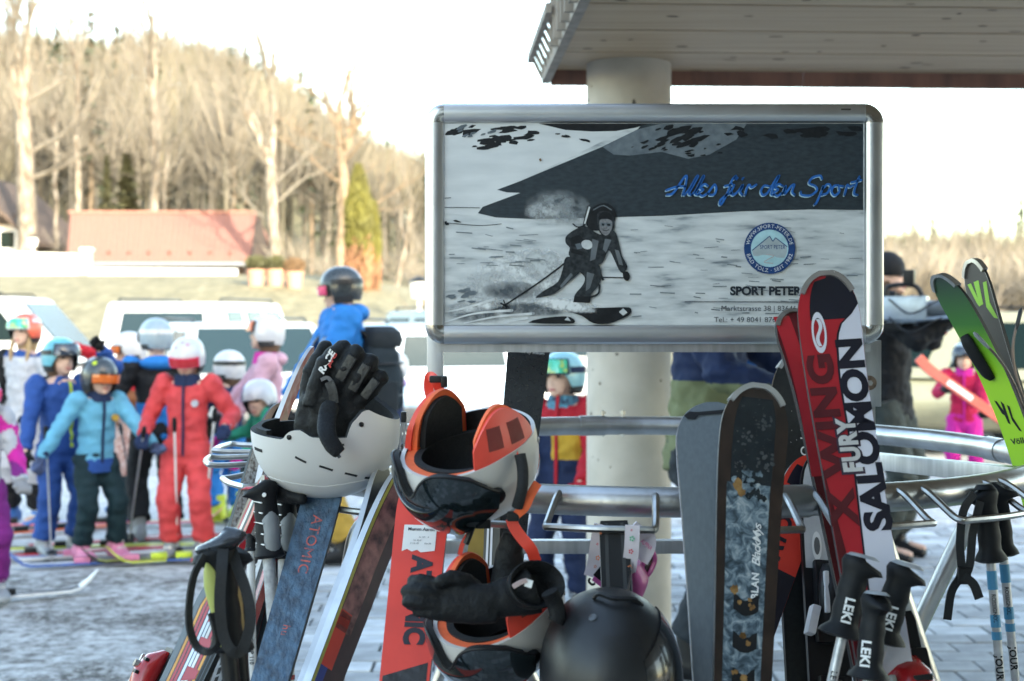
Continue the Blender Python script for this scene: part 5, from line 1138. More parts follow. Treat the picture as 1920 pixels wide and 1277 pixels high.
m = MB(); strap(m, [P(1112, 1122, 1.99), P(1124, 1114, 1.985), P(1150, 1122, 1.97), P(1190, 1124, 1.975), P(1205, 1134, 1.98)], .006, .002, up=(0, -.4, 1)); m.build('goggle_clip', MBLK, hb_.o)
m = MB(); m.tube(cat([P(1180, 1122, 1.985), P(1192, 1130, 1.985), P(1202, 1140, 1.985)], 4), .0022, 6); m.build('clip_cord', MBLK, hb_.o)
m = MB(); m.tube(cat([P(1176, 1122, 2.0), P(1183, 1060, 2.135), P(1184, 985, 2.13)], 6), .0016, 6); m.build('hanging_cord', MBLK, hb_.o)
# ---- pink goggles with a flowered strap
pk = M_('goggle_pink', (.62, .12, .36), .35, coat=.2, var=.08); sw = M_('strap_white', (.68, .62, .68), .7, var=.05)
go = thing('ski_goggles', 'pink ski goggles with flower-printed white strap looped round the slim black ski', 'goggles', P(1175, 1060, 2.2))
rg = []
for u in [i / 10 for i in range(11)]:
    c_ = P(1192 + 2 * u - 14 * abs(u - .5), 1052 + 66 * u, 2.165 + .0 * u); wv = .013 + .006 * math.sin(math.pi * u)
    rg.append([c_ + V((wv * math.cos(q), .030 * math.sin(q), .004 * math.sin(q))) for q in [2 * math.pi * i / 16 for i in range(16)]])
m = MB(); m.loft(rg); m.build('frame', pk, go)
m = MB(); m.tube(cat([P(1222, 1032, 2.17), P(1228, 1050, 2.17), P(1218, 1074, 2.17), P(1206, 1084, 2.17), P(1204, 1066, 2.17), P(1212, 1044, 2.17)], 5, True), .0035, 8, closed=True); m.build('frame_rim', pk, go)
rg = [[P(1216, 1058, 2.175) + V((.010 * math.cos(q) * a_ + .006 * math.sin(q), d_, .020 * math.sin(q) * a_)) for q in [2 * math.pi * i / 16 for i in range(16)]] for a_, d_ in ((.2, -.004), (1, 0), (1, .006))]
m = MB(); m.loft(rg); m.build('lens', M_('lens_brown', (.09, .06, .05), .12, coat=.6), go)
for pts in ([(1186, 985, 2.12), (1184, 1030, 2.125), (1178, 1080, 2.14), (1180, 1118, 2.15)], [(1130, 985, 2.15), (1124, 1010, 2.16), (1116, 1060, 2.18), (1110, 1082, 2.18)], [(1184, 988, 2.14), (1200, 1000, 2.15), (1216, 1010, 2.16), (1214, 1030, 2.15), (1202, 1052, 2.15)]):
    m = MB(); strap(m, [P(*q) for q in pts], .026 if pts[0][0] < 1140 else .022, .0012, up=(-.1, -1, 0)); m.build('strap', sw, go)
m = MB(); strap(m, [P(1112, 1084, 2.17), P(1130, 1098, 2.17), P(1140, 1108, 2.17)], .007, .002, up=(0, -1, 0)); m.build('strap_hem', pk, go)
m = MB(); m.add([P(1112, 1078, 2.176), P(1134, 1052, 2.176), P(1140, 1100, 2.176), P(1112, 1078, 2.182), P(1134, 1052, 2.182), P(1140, 1100, 2.182)], [(0, 1, 2), (3, 5, 4), (0, 3, 4, 1), (1, 4, 5, 2), (2, 5, 3, 0)]); m.build('strap_backing', MBLK, go)
m = MB(); m.tube(cat([P(1106, 1084, 2.165), P(1104, 1090, 2.165), P(1110, 1096, 2.165), P(1116, 1094, 2.165)], 4), .002, 6); m.build('strap_slider', MBLK, go)
fr = random.Random(4); fcs = [M_('flower_green', (.12, .45, .28), .6), M_('flower_red', (.62, .05, .08), .6), M_('flower_orange', (.70, .20, .08), .6)]
for px, py, Y_, r_, ci in ((1185, 1010, 2.12, .0045, 0), (1183, 1034, 2.122, .004, 1), (1181, 1064, 2.128, .004, 2), (1180, 1106, 2.142, .004, 2), (1184, 994, 2.117, .002, 1), (1121, 1046, 2.16, .004, 2), (1120, 1020, 2.155, .002, 1), (1126, 1000, 2.148, .002, 2), (1116, 1062, 2.165, .0025, 2)):
    c_ = P(px, py, Y_ - .0045)
    for j in range(5):
        a_ = j * 1.2566; m = MB(); m.add([c_ + V((r_ * .62 * math.cos(a_) + r_ * .36 * math.cos(q), -.0003 * j, r_ * .62 * math.sin(a_) + r_ * .36 * math.sin(q))) for q in [i * 1.047 for i in range(6)]], [tuple(range(6))]); m.build('printed_flower', fcs[ci], go, smooth=False)
flat_text('ALPINA', P(1200, 1016, 2.135), P(1220, 1032, 2.14), .006, M_('print_pink', (.65, .2, .35), .6), go)
# ================================================================ people in the queue
skin = mat('skin', (.56, .36, .28), .55, scale=30, var=.08); lipm = mat('lips', (.42, .13, .12), .5); eyem = mat('eye_dark', (.03, .025, .025), .3)
hairb = mat('hair_brown', (.10, .055, .03), .7, scale=80, stretch=(6, 6, 1)); hairk = mat('hair_fair', (.36, .24, .12), .7, scale=80, stretch=(6, 6, 1))
def cloth(n, c, **k): return mat('cloth_' + n, tuple(q * .8 for q in c) if c else c, k.pop('rough', .72), scale=k.pop('scale', 14), var=k.pop('var', .10), bump=.35, bscale=70, spec=.22, **k)
def ik(a, b, l1, l2, hint):
    d = b - a; D = min(d.length, (l1 + l2) * .999); u = d.normalized(); b2 = a + u * D
    x = (l1 * l1 - l2 * l2 + D * D) / (2 * D); y = max(0, l1 * l1 - x * x) ** .5; h = V(hint); h = h - u * h.dot(u); h = h.normalized() if h.length > 1e-4 else V((0, 1, 0))
    return a + u * x + h * y, b2
def ringz(c, rx, ry, n=18, M=None, p=2.3):
    out = []
    for i in range(n):
        a = 2 * math.pi * i / n; ca, sa = math.cos(a), math.sin(a); q = V((rx * math.copysign(abs(ca) ** (2 / p), ca), ry * math.copysign(abs(sa) ** (2 / p), sa), 0)); out.append(V(c) + (M @ q if M else q))
    return out
def person(label, px, foot_y, h, yaw, o, Y=None, hands=None, lean=0, side=0, head=(0, 0), feet=None, ehint=None, adult=False):
    """px, foot_y: where the feet stand in the photograph. hands: local targets in units of height. o: outfit."""
    Y = Y or F * EYE / (foot_y - HZ); g0 = P(px, HZ, Y); zb = gz(g0.x, Y)
    M0 = Matrix.Translation((g0.x, Y, zb)) @ Matrix.Rotation(R(yaw), 4, 'Z')
    T = thing('person', label, 'person', M=M0)
    wd = .92 if adult else 1.0
    tl = Matrix.Rotation(R(lean), 4, 'X') @ Matrix.Rotation(R(side), 4, 'Y'); pel = V((0, 0, .49 * h))
    def tor(p):
        p = V(p)
        if adult and .55 < p.z < .86: p.z = .55 + (p.z - .55) * 1.17
        return pel + tl @ (p * h - pel)
    hands = hands or [(-.17, -.10, .50), (.17, -.10, .50)]
    feet = feet or [(-.075, 0, 0), (.075, .0, 0)]
    hc = tor((0, -.005, 1)) - V((0, 0, 0)); hs = 1.06 if adult else 1.0
    hc = tor((0, 0, max(.861, (h - .118 * hs) / h))); Mh = Matrix.Translation(hc) @ tl @ Matrix.Rotation(R(head[0]), 4, 'Z') @ Matrix.Rotation(R(head[1]), 4, 'X') @ Matrix.Scale(hs, 4)
    sh = [tor((-.108 * wd, 0, .775)), tor((.108 * wd, 0, .775))]; hp = [V((-.052 * h, 0, .48 * h)), V((.052 * h, 0, .48 * h))]
    arms, legs = [], []
    for i in (0, 1):
        s_ = -1 if i == 0 else 1; e, wq = ik(sh[i], V(hands[i]) * h, .165 * h, .15 * h, ehint if (ehint and i == 1) else (s_ * .5, .55, -.6)); arms.append((sh[i], e, wq))
        k, f = ik(hp[i], V(feet[i]) * h + V((0, 0, .075 * h)), .215 * h, .215 * h, (s_ * .12, -1, 0)); legs.append((hp[i], k, f))
    # --- body: one continuous skin
    b = MB()
    b.ell((0, 0, -.005), (.070, .085, .108), 20, 14, M=Mh); b.ell((0, -.052, -.045), (.052, .040, .058), M=Mh); b.ell((0, -.088, -.022), (.012, .020, .018), 10, 8, M=Mh); b.ell((0, -.082, -.008), (.008, .014, .022), 8, 8, M=Mh)
    b.ell((0, -.080, -.086), (.022, .015, .014), 10, 8, M=Mh)
    for s_ in (-1, 1): b.ell((s_ * .072, .005, -.02), (.010, .020, .028), 8, 8, M=Mh)
    b.tube([Mh @ V((0, .012, -.06)), tor((0, .004, .80))], .044 if not adult else .052, 14)
    b.loft([ringz(tor((0, 0, z)), rx * h * wd, ry * h) for z, rx, ry in ((.44, .07, .055), (.50, .082, .06), (.60, .075, .055), (.72, .09, .06), (.79, .075, .05), (.82, .035, .035))])
    for a, e, q in arms: b.tube([a, (a + e) / 2, e, (e + q) / 2, q, q + (q - e).normalized() * .03], [.036 * h, .03 * h, .026 * h, .024 * h, .019 * h, .019 * h], 12)
    for a, k, f in legs: b.tube([a + V((0, 0, .03 * h)), (a + k) / 2, k, (k + f) / 2, f, f - V((0, 0, .05 * h))], [.055 * h, .048 * h, .038 * h, .036 * h, .028 * h, .03 * h], 12); b.ell(f + V((0, -.04 * h, -.045 * h)), (.025 * h, .07 * h, .02 * h))
    body = mesh_obj('body', remeshed(b.v, b.f, .0105, 2), skin, T)
    def loc(nm, mb, m, par=None, **k): return mk(nm, mb.v, mb.f, mb.m, m, par or T, True, **k)
    for s_ in (-1, 1):
        q = MB(); q.ell((s_ * .030, -.0865, -.004), (.013, .006, .007), 10, 8, M=Mh); loc('eye', q, eyem, body)
    q = MB(); q.ell((0, -.0925, -.066), (.020, .006, .006), 10, 6, M=Mh); loc('mouth', q, lipm, body)
    if o.get('hair'):
        q = MB(); hl = o.get('hairlen', .06)
        q.loft([ringz(Mh @ V((0, .018, z)), rx, ry) for z, rx, ry in ((.06, .06, .07), (.0, .080, .082), (-.05, .080, .078), (-.08 - hl * .5, .06, .055), (-.09 - hl, .03, .03))]); loc('hair', q, o['hair'])
        if o.get('braid'):
            for s_ in (-1, 1): q = MB(); q.tube(cat([Mh @ V((s_ * .06, -.04, -.06)), Mh @ V((s_ * .068, -.06, -.13)), Mh @ V((s_ * .06, -.075, -.21))], 5), [.014, .016, .013, .016, .012, .015, .012, .014, .01, .008, .004], 8); loc('braid', q, o['hair'])
    # --- jacket
    hem = o.get('hem', .455); j = MB(); pf = .87 + o.get('puff', 0)
    j.loft([ringz(tor((0, 0, z)), rx * h * wd * pf, ry * h * pf) for z, rx, ry in ((hem, .104, .083), (hem + .03, .108, .086), (.57, .100, .078), (.66, .104, .080), (.73, .112, .080), (.775, .098, .070), (.797, .064, .056), (.812, .050, .050), (.822, .048, .048))])
    for a, e, q in arms:
        d = (q - e).normalized(); j.ell(a, (.055 * h * pf, .055 * h, .055 * h)); j.tube([a + (a - V((0, 0, a.z))) * 0, a + (e - a) * .3, a + (e - a) * .7, e, e + (q - e) * .35, e + (q - e) * .75, q + d * .005], [x * h * pf for x in (.050, .050, .045, .043, .042, .038, .033)], 14); j.ell(e, (.046 * h * pf,) * 3)
    jm = o['jacket'] if isinstance(o['jacket'], (list, tuple)) else [o['jacket']]
    pick = o.get('jpick'); ph = (lambda c, n: pick(c / h, n)) if pick else None
    jk = mesh_obj('jacket', remeshed(j.v, j.f, .0105, 2, .011 if not adult else .013, 13), jm, T, ph)
    if o.get('zip'):
        q = MB(); pts = [tor((0, -ry * pf - .006, z)) for z, ry in ((hem + .01, .084), (.52, .082), (.60, .079), (.68, .080), (.74, .080), (.79, .066), (.835, .054))]; strap(q, pts, .014, .004, up=(0, -1, 0)); loc('zip', q, o['zip'])
    if o.get('collar'):
        q = MB(); q.loft([ringz(tor((0, 0, z)), r_ * h, r_ * h) for z, r_ in ((.775, .066), (.80, .060), (.826, .054), (.829, .046), (.80, .04))]); loc('collar', q, o['collar'])
    if o.get('hood'):
        q = MB(); q.ell(tor((0, .05, .795)), (.085 * h, .045 * h, .034 * h), 16, 10); loc('hood', q, o['hood'])
    if o.get('badge'):
        q = MB(); c = tor((.055, -.082, .70)); q.tube([c + V((0, .01, 0)), c + V((0, -.008, 0))], .020, 14); loc('badge', q, o['badge'])
    if o.get('under'):
        q = MB(); q.loft([ringz(V((0, 0, z * h)), rx * h * wd, ry * h) for z, rx, ry in ((hem - .035, .106, .085), (hem - .02, .108, .086), (hem + .03, .098, .076))]); loc('shirt_hem', q, o['under'])
    # --- trousers
    t = MB(); t.loft([ringz(V((0, 0, z * h)), rx * h * wd, ry * h) for z, rx, ry in ((.405, .05, .05), (.43, .088, .070), (.47, .098, .078), (.53, .092, .070))])
    for a, k, f in legs: t.tube([a + V((0, 0, .03 * h)), a + (k - a) * .35, a + (k - a) * .8, k, k + (f - k) * .3, k + (f - k) * .75, f + V((0, 0, .018 * h))], [x * h for x in (.060, .060, .052, .051, .050, .050, .052)], 14)
    tm = o['trousers'] if isinstance(o['trousers'], (list, tuple)) else [o['trousers']]
    tp = o.get('tpick'); mesh_obj('trousers', remeshed(t.v, t.f, .0105, 2, .010, 12), tm, T, (lambda c, n: tp(c / h, n)) if tp else None)
    # --- boots, gloves
    for a, k, f in legs:
        q = MB(); fz = f.z - .075 * h; bs = .9 if not adult else 1.1
        q.loft([ringz(V((f.x, f.y - .004, fz + z)), .046 * bs, .056 * bs) for z in (.06, .10, .15, .185)]); q.loft([[V((f.x + wq * bs * math.cos(a_) * (1 if abs(math.cos(a_)) > .1 else 1), f.y + y * bs, fz + (z0 + (z1 - z0) * (.5 + .5 * math.sin(a_))) * bs)) for a_ in [2 * math.pi * i / 14 for i in range(14)]] for y, wq, z0, z1 in ((.085, .02, .01, .06), (.06, .045, .0, .11), (.0, .047, .0, .115), (-.06, .047, .0, .085), (-.12, .044, .0, .065), (-.155, .036, .0, .05), (-.168, .02, .01, .04))])
        bt = mesh_obj('boot', remeshed(q.v, q.f, .008, 2), o.get('boots', mat('boot_grey', (.22, .24, .26), .35, var=.1)), T)
        for z in (.075, .115, .15): q = MB(); q.box((f.x, f.y - .055 * bs - (.02 if z < .1 else 0), fz + z * bs), (.05 * bs, .014, .012), ch=.003); loc('buckle', q, o.get('buckle', mat('boot_buckle', (.55, .56, .57), .3, metal=.5)), bt)
    if o.get('gloves', True):
        gm = o.get('gloves') or gbk
        for i, (a, e, q) in enumerate(arms):
            d = (q - e).normalized(); s_ = -1 if i == 0 else 1; fx = frame(q, d, (0, -1, -.25) if abs(d.y) < .8 else (0, 0, -1)); gl = MB(); k_ = .8 if not adult else 1.0
            gl.tube([fx @ V((0, 0, -.03)), fx @ V((0, 0, .02)), fx @ V((0, 0, .075 * k_))], [.040 * k_, .038 * k_, .040 * k_], 12, flat=.7)
            cu = o.get('curl', 1.0)
            for n_, (x, L_) in enumerate(((-.030, .055), (-.010, .064), (.010, .060), (.028, .048))):
                gl.tube(cat([fx @ V((x * k_, 0, .06 * k_)), fx @ V((x * k_, .015 * cu * k_, .10 * k_)), fx @ V((x * k_, .045 * cu * k_, (.10 + L_ * (1 - .75 * cu)) * k_)), fx @ V((x * k_, .055 * cu * k_, (.075 + L_ * (1.3 - 1.3 * cu)) * k_))], 3), .0125 * k_, 8)
            gl.tube(cat([fx @ V((-s_ * .030 * k_, .0, .03 * k_)), fx @ V((-s_ * .050 * k_, .018 * k_, .06 * k_)), fx @ V((-s_ * .038 * k_, .045 * k_, .085 * k_))], 3), .0135 * k_, 8)
            go_ = mesh_obj('glove', remeshed(gl.v, gl.f, .006, 1), gm if not isinstance(gm, tuple) else gm[0], T)
            if isinstance(gm, tuple): z_ = MB(); z_.tube([fx @ V((0, -.0, -.035)), fx @ V((0, 0, -.012))], .044 * k_, 12, flat=.75); loc('glove_cuff', z_, gm[1], go_)
    # --- helmet and goggles
    hm = o.get('helmet')
    if hm:
        Mr = Mh @ Matrix.Rotation(math.pi, 4, 'Z')
        rimf = lambda t_: (.012 if math.sin(t_) > .5 else (-.055 - .02 * abs(math.cos(t_))))if True else 0
        def rimf(t_):
            s_ = math.sin(t_); return .010 - .075 / (1 + math.exp((s_ - .55) * 12)) - .012 * max(0, -s_)
        H_ = Helmet('helmet', '', Mr, .096, .116, .112, rimf, hm, lin, .010, 2.2, nt=48, nz=12, parent=T)
        if o.get('hstripe'): H_.patch('stripe', o['hstripe'], R(60), R(-200) + R(0), .05, .075, lift=.0008, th=.001, nt=30, nz=2)
        if o.get('hband'): H_.patch('goggle_strap', o['hband'], R(150), R(390), lambda t_: .012, lambda t_: .040, lift=.001, th=.003, nt=36, nz=2)
        gs = o.get('goggles')
        if gs:
            z0, z1 = (-.036, .010) if not o.get('gup') else (.012, .066)
            fr_ = H_.patch('goggle_frame', o.get('gframe', MBLK), R(36), R(144), z0 - .006, z1 + .006, lift=.002, th=.010, nt=20, nz=4); H_.patch('lens', gs, R(42), R(138), z0, z1, lift=.011, th=.004, nt=20, nz=5, parent=fr_)
        for s_ in (0, math.pi): H_.patch('ear_pad', lin, s_ - R(28), s_ + R(28), -.05, -.085, lift=-.014, th=.014, nt=8, nz=3)
        for f_ in o.get('hmarks', []): H_.spot('printed_mark', f_[3], R(f_[0]), f_[1], f_[2], h=.0015)
        T['_h'] = 0; del T['_h']
    return T, M0, arms
def ground_pole(label, top, bot, m, basket=None, r=.007, Y=None, group=None):
    """a pole held by a person: pixel of the grip top, pixel of the tip on the snow"""
    Yb = F * EYE / (bot[1] - HZ); B = P(bot[0], bot[1], Yb); A = P(top[0], top[1], top[2]); t = (B - A).normalized()
    o = thing('ski_pole', label, 'ski pole', B, group=group)
    q = MB(); q.tube([A, B], [r, r * .7], 8); q.build('shaft', m, o); q = MB(); q.tube([A - t * .02, A + t * .015, A + t * .06], [.012, .015, .011], 10); q.build('grip', gk, o)
    q = MB(); q.tube([B - t * .07, B - t * .055, B - t * .05], [.01, .036, .03], 12); q.build('basket', basket or MBLK, o)
    return o
def ground_ski(label, px, py, ang, L_, cols, wd=.085, fwd=.45):
    Y = F * EYE / (py - HZ); c = P(px, py, Y); M = Matrix.Translation((c.x, Y, .0)) @ Matrix.Rotation(R(ang), 4, 'Z'); o = thing('ski', label, 'ski', M=M)
    rg = []; N = 26
    for i in range(N + 1):
        q = i / N; x = -L_ * (1 - fwd) + L_ * q; e = max(0, (q - .88) / .12); w_ = wd / 2 * (.78 + .22 * (2 * q - 1) ** 2) * (1 if e < .4 else max(.1, (1 - (e - .4) / .6) ** .5)); z = .012 + .09 * e ** 2
        rg.append([V((x, w_, z)), V((x, -w_, z)), V((x, -w_, z + .011)), V((x, w_, z + .011))])
    m = MB(); m.loft(rg); bd = mk('body', m.v, m.f, m.m, cols[0], o, True, angle=40)
    m = MB(); m.loft([[q.lerp(r_[0], 0) + V((0, 0, .0005)) for q in (r_[3].lerp(r_[2], .2), r_[3].lerp(r_[2], .8))] + [r_[3].lerp(r_[2], .8) + V((0, 0, .0012)), r_[3].lerp(r_[2], .2) + V((0, 0, .0012))] for r_ in rg[14:25]]); mk('stripe', m.v, m.f, m.m, cols[1], bd, True)
    for x in (.10, -.16): m = MB(); m.box((x, 0, .038), (.09, .055, .035), ch=.012); mk('binding', m.v, m.f, m.m, cols[2] if len(cols) > 2 else MBLK, o, True)
    return o
# ---- colours
c_coral = cloth('coral', (.72, .075, .085)); c_royal = cloth('royal_blue', (.018, .075, .30)); c_sky = cloth('light_blue', (.13, .42, .60)); c_teal = cloth('dark_teal', (.008, .030, .040)); c_blk = cloth('black', (.012, .013, .016)); c_nav = cloth('navy', (.012, .025, .075)); c_wht = cloth('white', (.48, .50, .56)); c_pur = cloth('purple', (.20, .018, .20)); c_pink = cloth('pink', (.62, .36, .45)); c_red = cloth('red', (.46, .014, .030)); c_yel = cloth('yellow', (.62, .38, .05)); c_grn = cloth('green', (.02, .30, .19)); c_must = cloth('mustard', (.48, .30, .06)); c_oli = cloth('olive', (.17, .19, .10)); c_brn = cloth('rust_brown', (.24, .085, .035)); c_mag = cloth('magenta', (.50, .012, .075)); c_lil = cloth('lilac', (.46, .32, .60)); c_blu = cloth('bright_blue', (.012, .19, .56)); c_cob = cloth('cobalt', (.015, .12, .38)); c_tq = cloth('teal_green', (.02, .22, .22)); c_dgr = cloth('dark_green_grey', (.05, .06, .055)); c_fuch = cloth('fuchsia', (.60, .02, .32)); c_neon = cloth('neon_yellow', (.55, .70, .05))
h_wht = mat('hm_white', (.46, .47, .50), .32, var=.05, coat=.3); h_gry = mat('hm_grey', (.25, .32, .37), .4, var=.05, coat=.2); h_blk = mat('hm_black', (.022, .028, .032), .28, coat=.4); h_org = mat('hm_orange', (.68, .10, .05), .35, coat=.3); h_tur = mat('hm_turquoise', (.09, .36, .45), .35, coat=.3); h_ltq = mat('hm_pale_turquoise', (.22, .48, .55), .35, coat=.3)
def iris(n, a, b, c_):
    m = mat(n, a, .12, coat=.6); r = [x for x in m.node_tree.nodes if x.type == 'VALTORGB'][0].color_ramp; r.elements[0].color = (*b, 1); e = r.elements.new(.5); e.color = (*c_, 1); return m
l_grn = iris('lens_green', (.05, .55, .40), (.55, .50, .05), (.02, .35, .20)); l_red = mat('lens_red', (.45, .02, .03), .12, coat=.6); l_org = mat('lens_orange', (.55, .12, .02), .12, coat=.6); l_pnk = mat('lens_pink', (.70, .06, .16), .15, coat=.6); l_drk = mat('lens_dark', (.02, .03, .05), .1, coat=.6)
whp = mat('pole_white', (.66, .67, .68), .45); blkp = mat('pole_dark', (.03, .03, .035), .4); grp = mat('pole_steel', (.45, .46, .48), .35, metal=.5)
nb_ = mat('boot_neon', (.50, .62, .06), .4); pb_ = mat('boot_pink', (.62, .20, .34), .4); bb_ = mat('boot_blue', (.03, .14, .42), .35)
# ---- the queue at the left
person('child in purple ski trousers and pink and white jacket', -40, 1128, 1.13, 35, dict(jacket=[c_wht, c_fuch, c_pur], jpick=lambda c, n: 0 if noise.noise(c * 9) > -.05 else (1 if noise.noise(c * 7) > .0 else 2), trousers=c_pur, helmet=h_wht, goggles=l_pnk, gframe=pk, gloves=cloth('grey_glove', (.3, .3, .32)), hair=hairb), hands=[(-.16, -.12, .50), (.13, -.16, .52)])
person('child in white racing suit with orange helmet and mirrored green goggles', 48, 982, 1.40, -18, dict(jacket=[c_wht, c_blk, c_royal], jpick=lambda c, n: (1 if c.x < -.09 or (c.x > .135 and c.z < .7) else (2 if c.z > .79 else 0)), trousers=[c_wht, c_blk], tpick=lambda c, n: 1 if c.z < .2 else 0, helmet=h_org, hstripe=h_wht, goggles=l_grn, gup=True, gframe=h_wht, hair=hairk, hairlen=.1, braid=True, gloves=c_blk, boots=bb_), hands=[(-.10, -.10, .53), (.12, -.12, .52)])
person('child in royal blue suit and blue helmet shading eyes with a raised black glove', 112, 1040, 1.26, 38, dict(jacket=[c_royal, c_neon], jpick=lambda c, n: 1 if (abs(c.x - .03) < .006 and c.y < 0 and .5 < c.z < .8) else 0, trousers=c_royal, helmet=h_tur, hband=MBLK, goggles=l_drk, gup=True, gloves=gbk, curl=.25, hair=hairb), hands=[(-.2, -.13, .50), (.13, -.16, .94)], head=(10, 0))
person('child in light blue jacket and dark trousers holding a pole in each hand', 178, 1050, 1.155, 42, dict(jacket=c_sky, zip=c_nav, under=c_royal, collar=c_nav, trousers=c_teal, helmet=h_blk, goggles=l_org, hmarks=[(40, .075, .014, c_neon)], gloves=(cloth('navy_white', (.10, .14, .28), var=.4), c_nav), boots=pb_, hem=.47, badge=c_must, hair=hairb), hands=[(-.27, .0, .52), (.20, -.27, .54)], feet=[(-.06, .02, 0), (.10, -.02, 0)], side=3)
person('child in red and brown costume jacket with white helmet, glove raised beside face', 243, 962, 1.27, -62, dict(jacket=[c_red, c_brn, c_wht], jpick=lambda c, n: 0 if c.z > .68 else (2 if abs(c.x + .03) < .02 else 1), trousers=[cloth('patterned', (.34, .12, .10), scale=60, col2=(.55, .45, .42)), c_teal], tpick=lambda c, n: 1 if c.z < .22 else 0, helmet=h_wht, goggles=l_org, gup=False, gloves=gbk, curl=.3, boots=bb_, hood=c_fuch, hair=hairb), hands=[(-.10, -.28, .92), (.16, -.16, .56)])
person('tall child in black and blue jacket, grey helmet, seen from behind', 293, 1012, 1.37, 205, dict(jacket=[c_blk, c_blu], jpick=lambda c, n: 1 if (c.z < .62 or (c.z > .80)) and not (c.z < .62 and c.x > .10 and False) else 0, trousers=c_blk, helmet=h_gry, hband=h_wht, goggles=l_drk, gloves=gbk, hood=c_blu), hands=[(-.16, -.10, .49), (.19, -.12, .54)], head=(15, 0))
person('child in coral red suit with white helmet and red goggles, head bowed', 352, 1046, 1.266, -3, dict(jacket=c_coral, zip=c_nav, collar=c_nav, badge=c_wht, trousers=c_coral, helmet=h_wht, goggles=l_red, gframe=l_pnk, hmarks=[(60, .07, .010, c_lil), (110, .085, .012, c_pink), (85, .095, .009, c_lil)], gloves=(c_nav, c_wht), hair=hairk, hairlen=.03), hands=[(-.155, -.14, .565), (.20, -.12, .60)], head=(0, 12))
person('child in navy jacket and blue trousers turned away, white helmet with black band', 430, 976, 1.15, -128, dict(jacket=c_nav, trousers=c_blu, helmet=h_wht, hband=MBLK, boots=nb_, gloves=c_nav, hair=hairb), hands=[(-.15, -.2, .50), (.15, -.2, .50)])
person('girl in pale pink jacket and white helmet in profile behind the green child', 500, 1000, 1.385, -78, dict(jacket=c_pink, trousers=c_teal, helmet=h_wht, goggles=l_org, gup=True, collar=c_fuch, gloves=gbk, hair=hairb, hairlen=.12, hood=c_pink), hands=[(-.14, -.22, .52), (.15, -.18, .50)], head=(-5, 0))
person('small child in green jacket with white helmet printed with a dark patch', 516, 1022, 1.02, -62, dict(jacket=c_grn, trousers=c_tq, helmet=h_wht, gloves=c_fuch, collar=c_fuch, hmarks=[(20, .045, .052, c_lil), (24, .060, .040, cloth('deep_purple', (.06, .03, .14))), (34, .055, .014, c_wht), (14, .055, .014, c_wht), (24, .02, .012, c_wht)]), hands=[(-.30, -.22, .62), (.2, -.26, .56)], lean=14, head=(40, 0))
T11, M11, A11 = person('adult in bright blue jacket with black helmet, pink goggles and backpack', 640, 1050, 1.665, -72, dict(jacket=c_blu, trousers=[c_must, c_blk], tpick=lambda c, n: 0, helmet=h_blk, hband=MBLK, goggles=l_pnk, hood=c_blu, gloves=gbk, boots=MBLK, puff=.05), hands=[(-.16, -.18, .50), (.17, -.16, .52)], adult=True, head=(-6, 4))
bp_ = thing('backpack', 'dark slate backpack worn by the adult in the blue jacket', 'backpack', M=M11 @ Matrix.Translation((0, .20, 1.05)))
m = MB(); m.loft([ringz((0, y, z), rx, ry, 18, None, 3.2) for z, y, rx, ry in ((-.26, .0, .10, .07), (-.23, .01, .15, .10), (-.05, .02, .165, .12), (.12, .01, .155, .11), (.20, -.01, .13, .085), (.235, -.02, .08, .05))]); bb = mesh_obj('pack_body', remeshed(m.v, m.f, .013, 2, .008, 9), cloth('pack_slate', (.020, .032, .043), scale=8), bp_)
m = MB(); m.loft([ringz((0, .10, z), rx, .05, 14, None, 3) for z, rx in ((-.2, .06), (-.17, .11), (-.02, .12), (.02, .08))]); mk('pocket', m.v, m.f, m.m, cloth('pack_slate', 0), bp_)
m = MB(); m.loft([ringz((0, .02, z), rx, ry, 16, None, 3) for z, rx, ry in ((.15, .15, .11), (.19, .165, .125), (.24, .15, .11), (.27, .10, .07))]); mk('lid', m.v, m.f, m.m, cloth('pack_lid', (.018, .024, .03)), bp_)
for z in (-.12, .06): m = MB(); m.tube([V((.172 * math.cos(a), .02 + .13 * math.sin(a), z)) for a in [2 * math.pi * i / 28 for i in range(28)]], .008, 6, closed=True); mk('compression_strap', m.v, m.f, m.m, MBLK, bp_)
for s_ in (-1, 1): m = MB(); m.loft([ringz((s_ * .16, .02, z), .035, .07, 12, None, 3) for z in (-.2, -.17, -.04)]); mk('side_pocket', m.v, m.f, m.m, cloth('pack_lid', 0), bp_)
for s_ in (-1, 1): m = MB(); strap(m, [V((s_ * .10, -.06, .20)), V((s_ * .11, -.17, .27)), V((s_ * .115, -.33, .18)), V((s_ * .12, -.33, .0)), V((s_ * .13, -.2, -.15)), V((s_ * .12, -.06, -.2))], .05, .006, up=(0, 0, 1)); mk('shoulder_strap', m.v, m.f, m.m, MBLK, bp_)
person('small child in lilac and navy jacket with white helmet beyond the backpack', 735, 962, 1.14, -95, dict(jacket=[c_lil, c_nav], jpick=lambda c, n: 0 if c.z > .66 else 1, trousers=c_nav, helmet=h_wht, hood=c_lil, gloves=c_nav, hair=hairb))
person('boy in red, yellow and navy jacket with turquoise helmet beside the column', 1056, 1148, 1.225, -22, dict(jacket=[c_red, c_nav, c_yel], jpick=lambda c, n: 0 if (c.x > .085 or c.x < -.115 or c.z > .70) else (2 if (.585 < c.z <= .70 and c.x > -.02) else 1), zip=c_red, trousers=c_nav, helmet=h_ltq, hband=c_nav, goggles=l_grn, gup=True, gframe=c_nav, collar=cloth('neck_tube', (.10, .32, .45), scale=40, col2=(.02, .03, .06)), hood=c_red, gloves=c_red, boots=MBLK, puff=.06), hands=[(-.15, -.12, .47), (.13, -.16, .52)], head=(-14, 0))
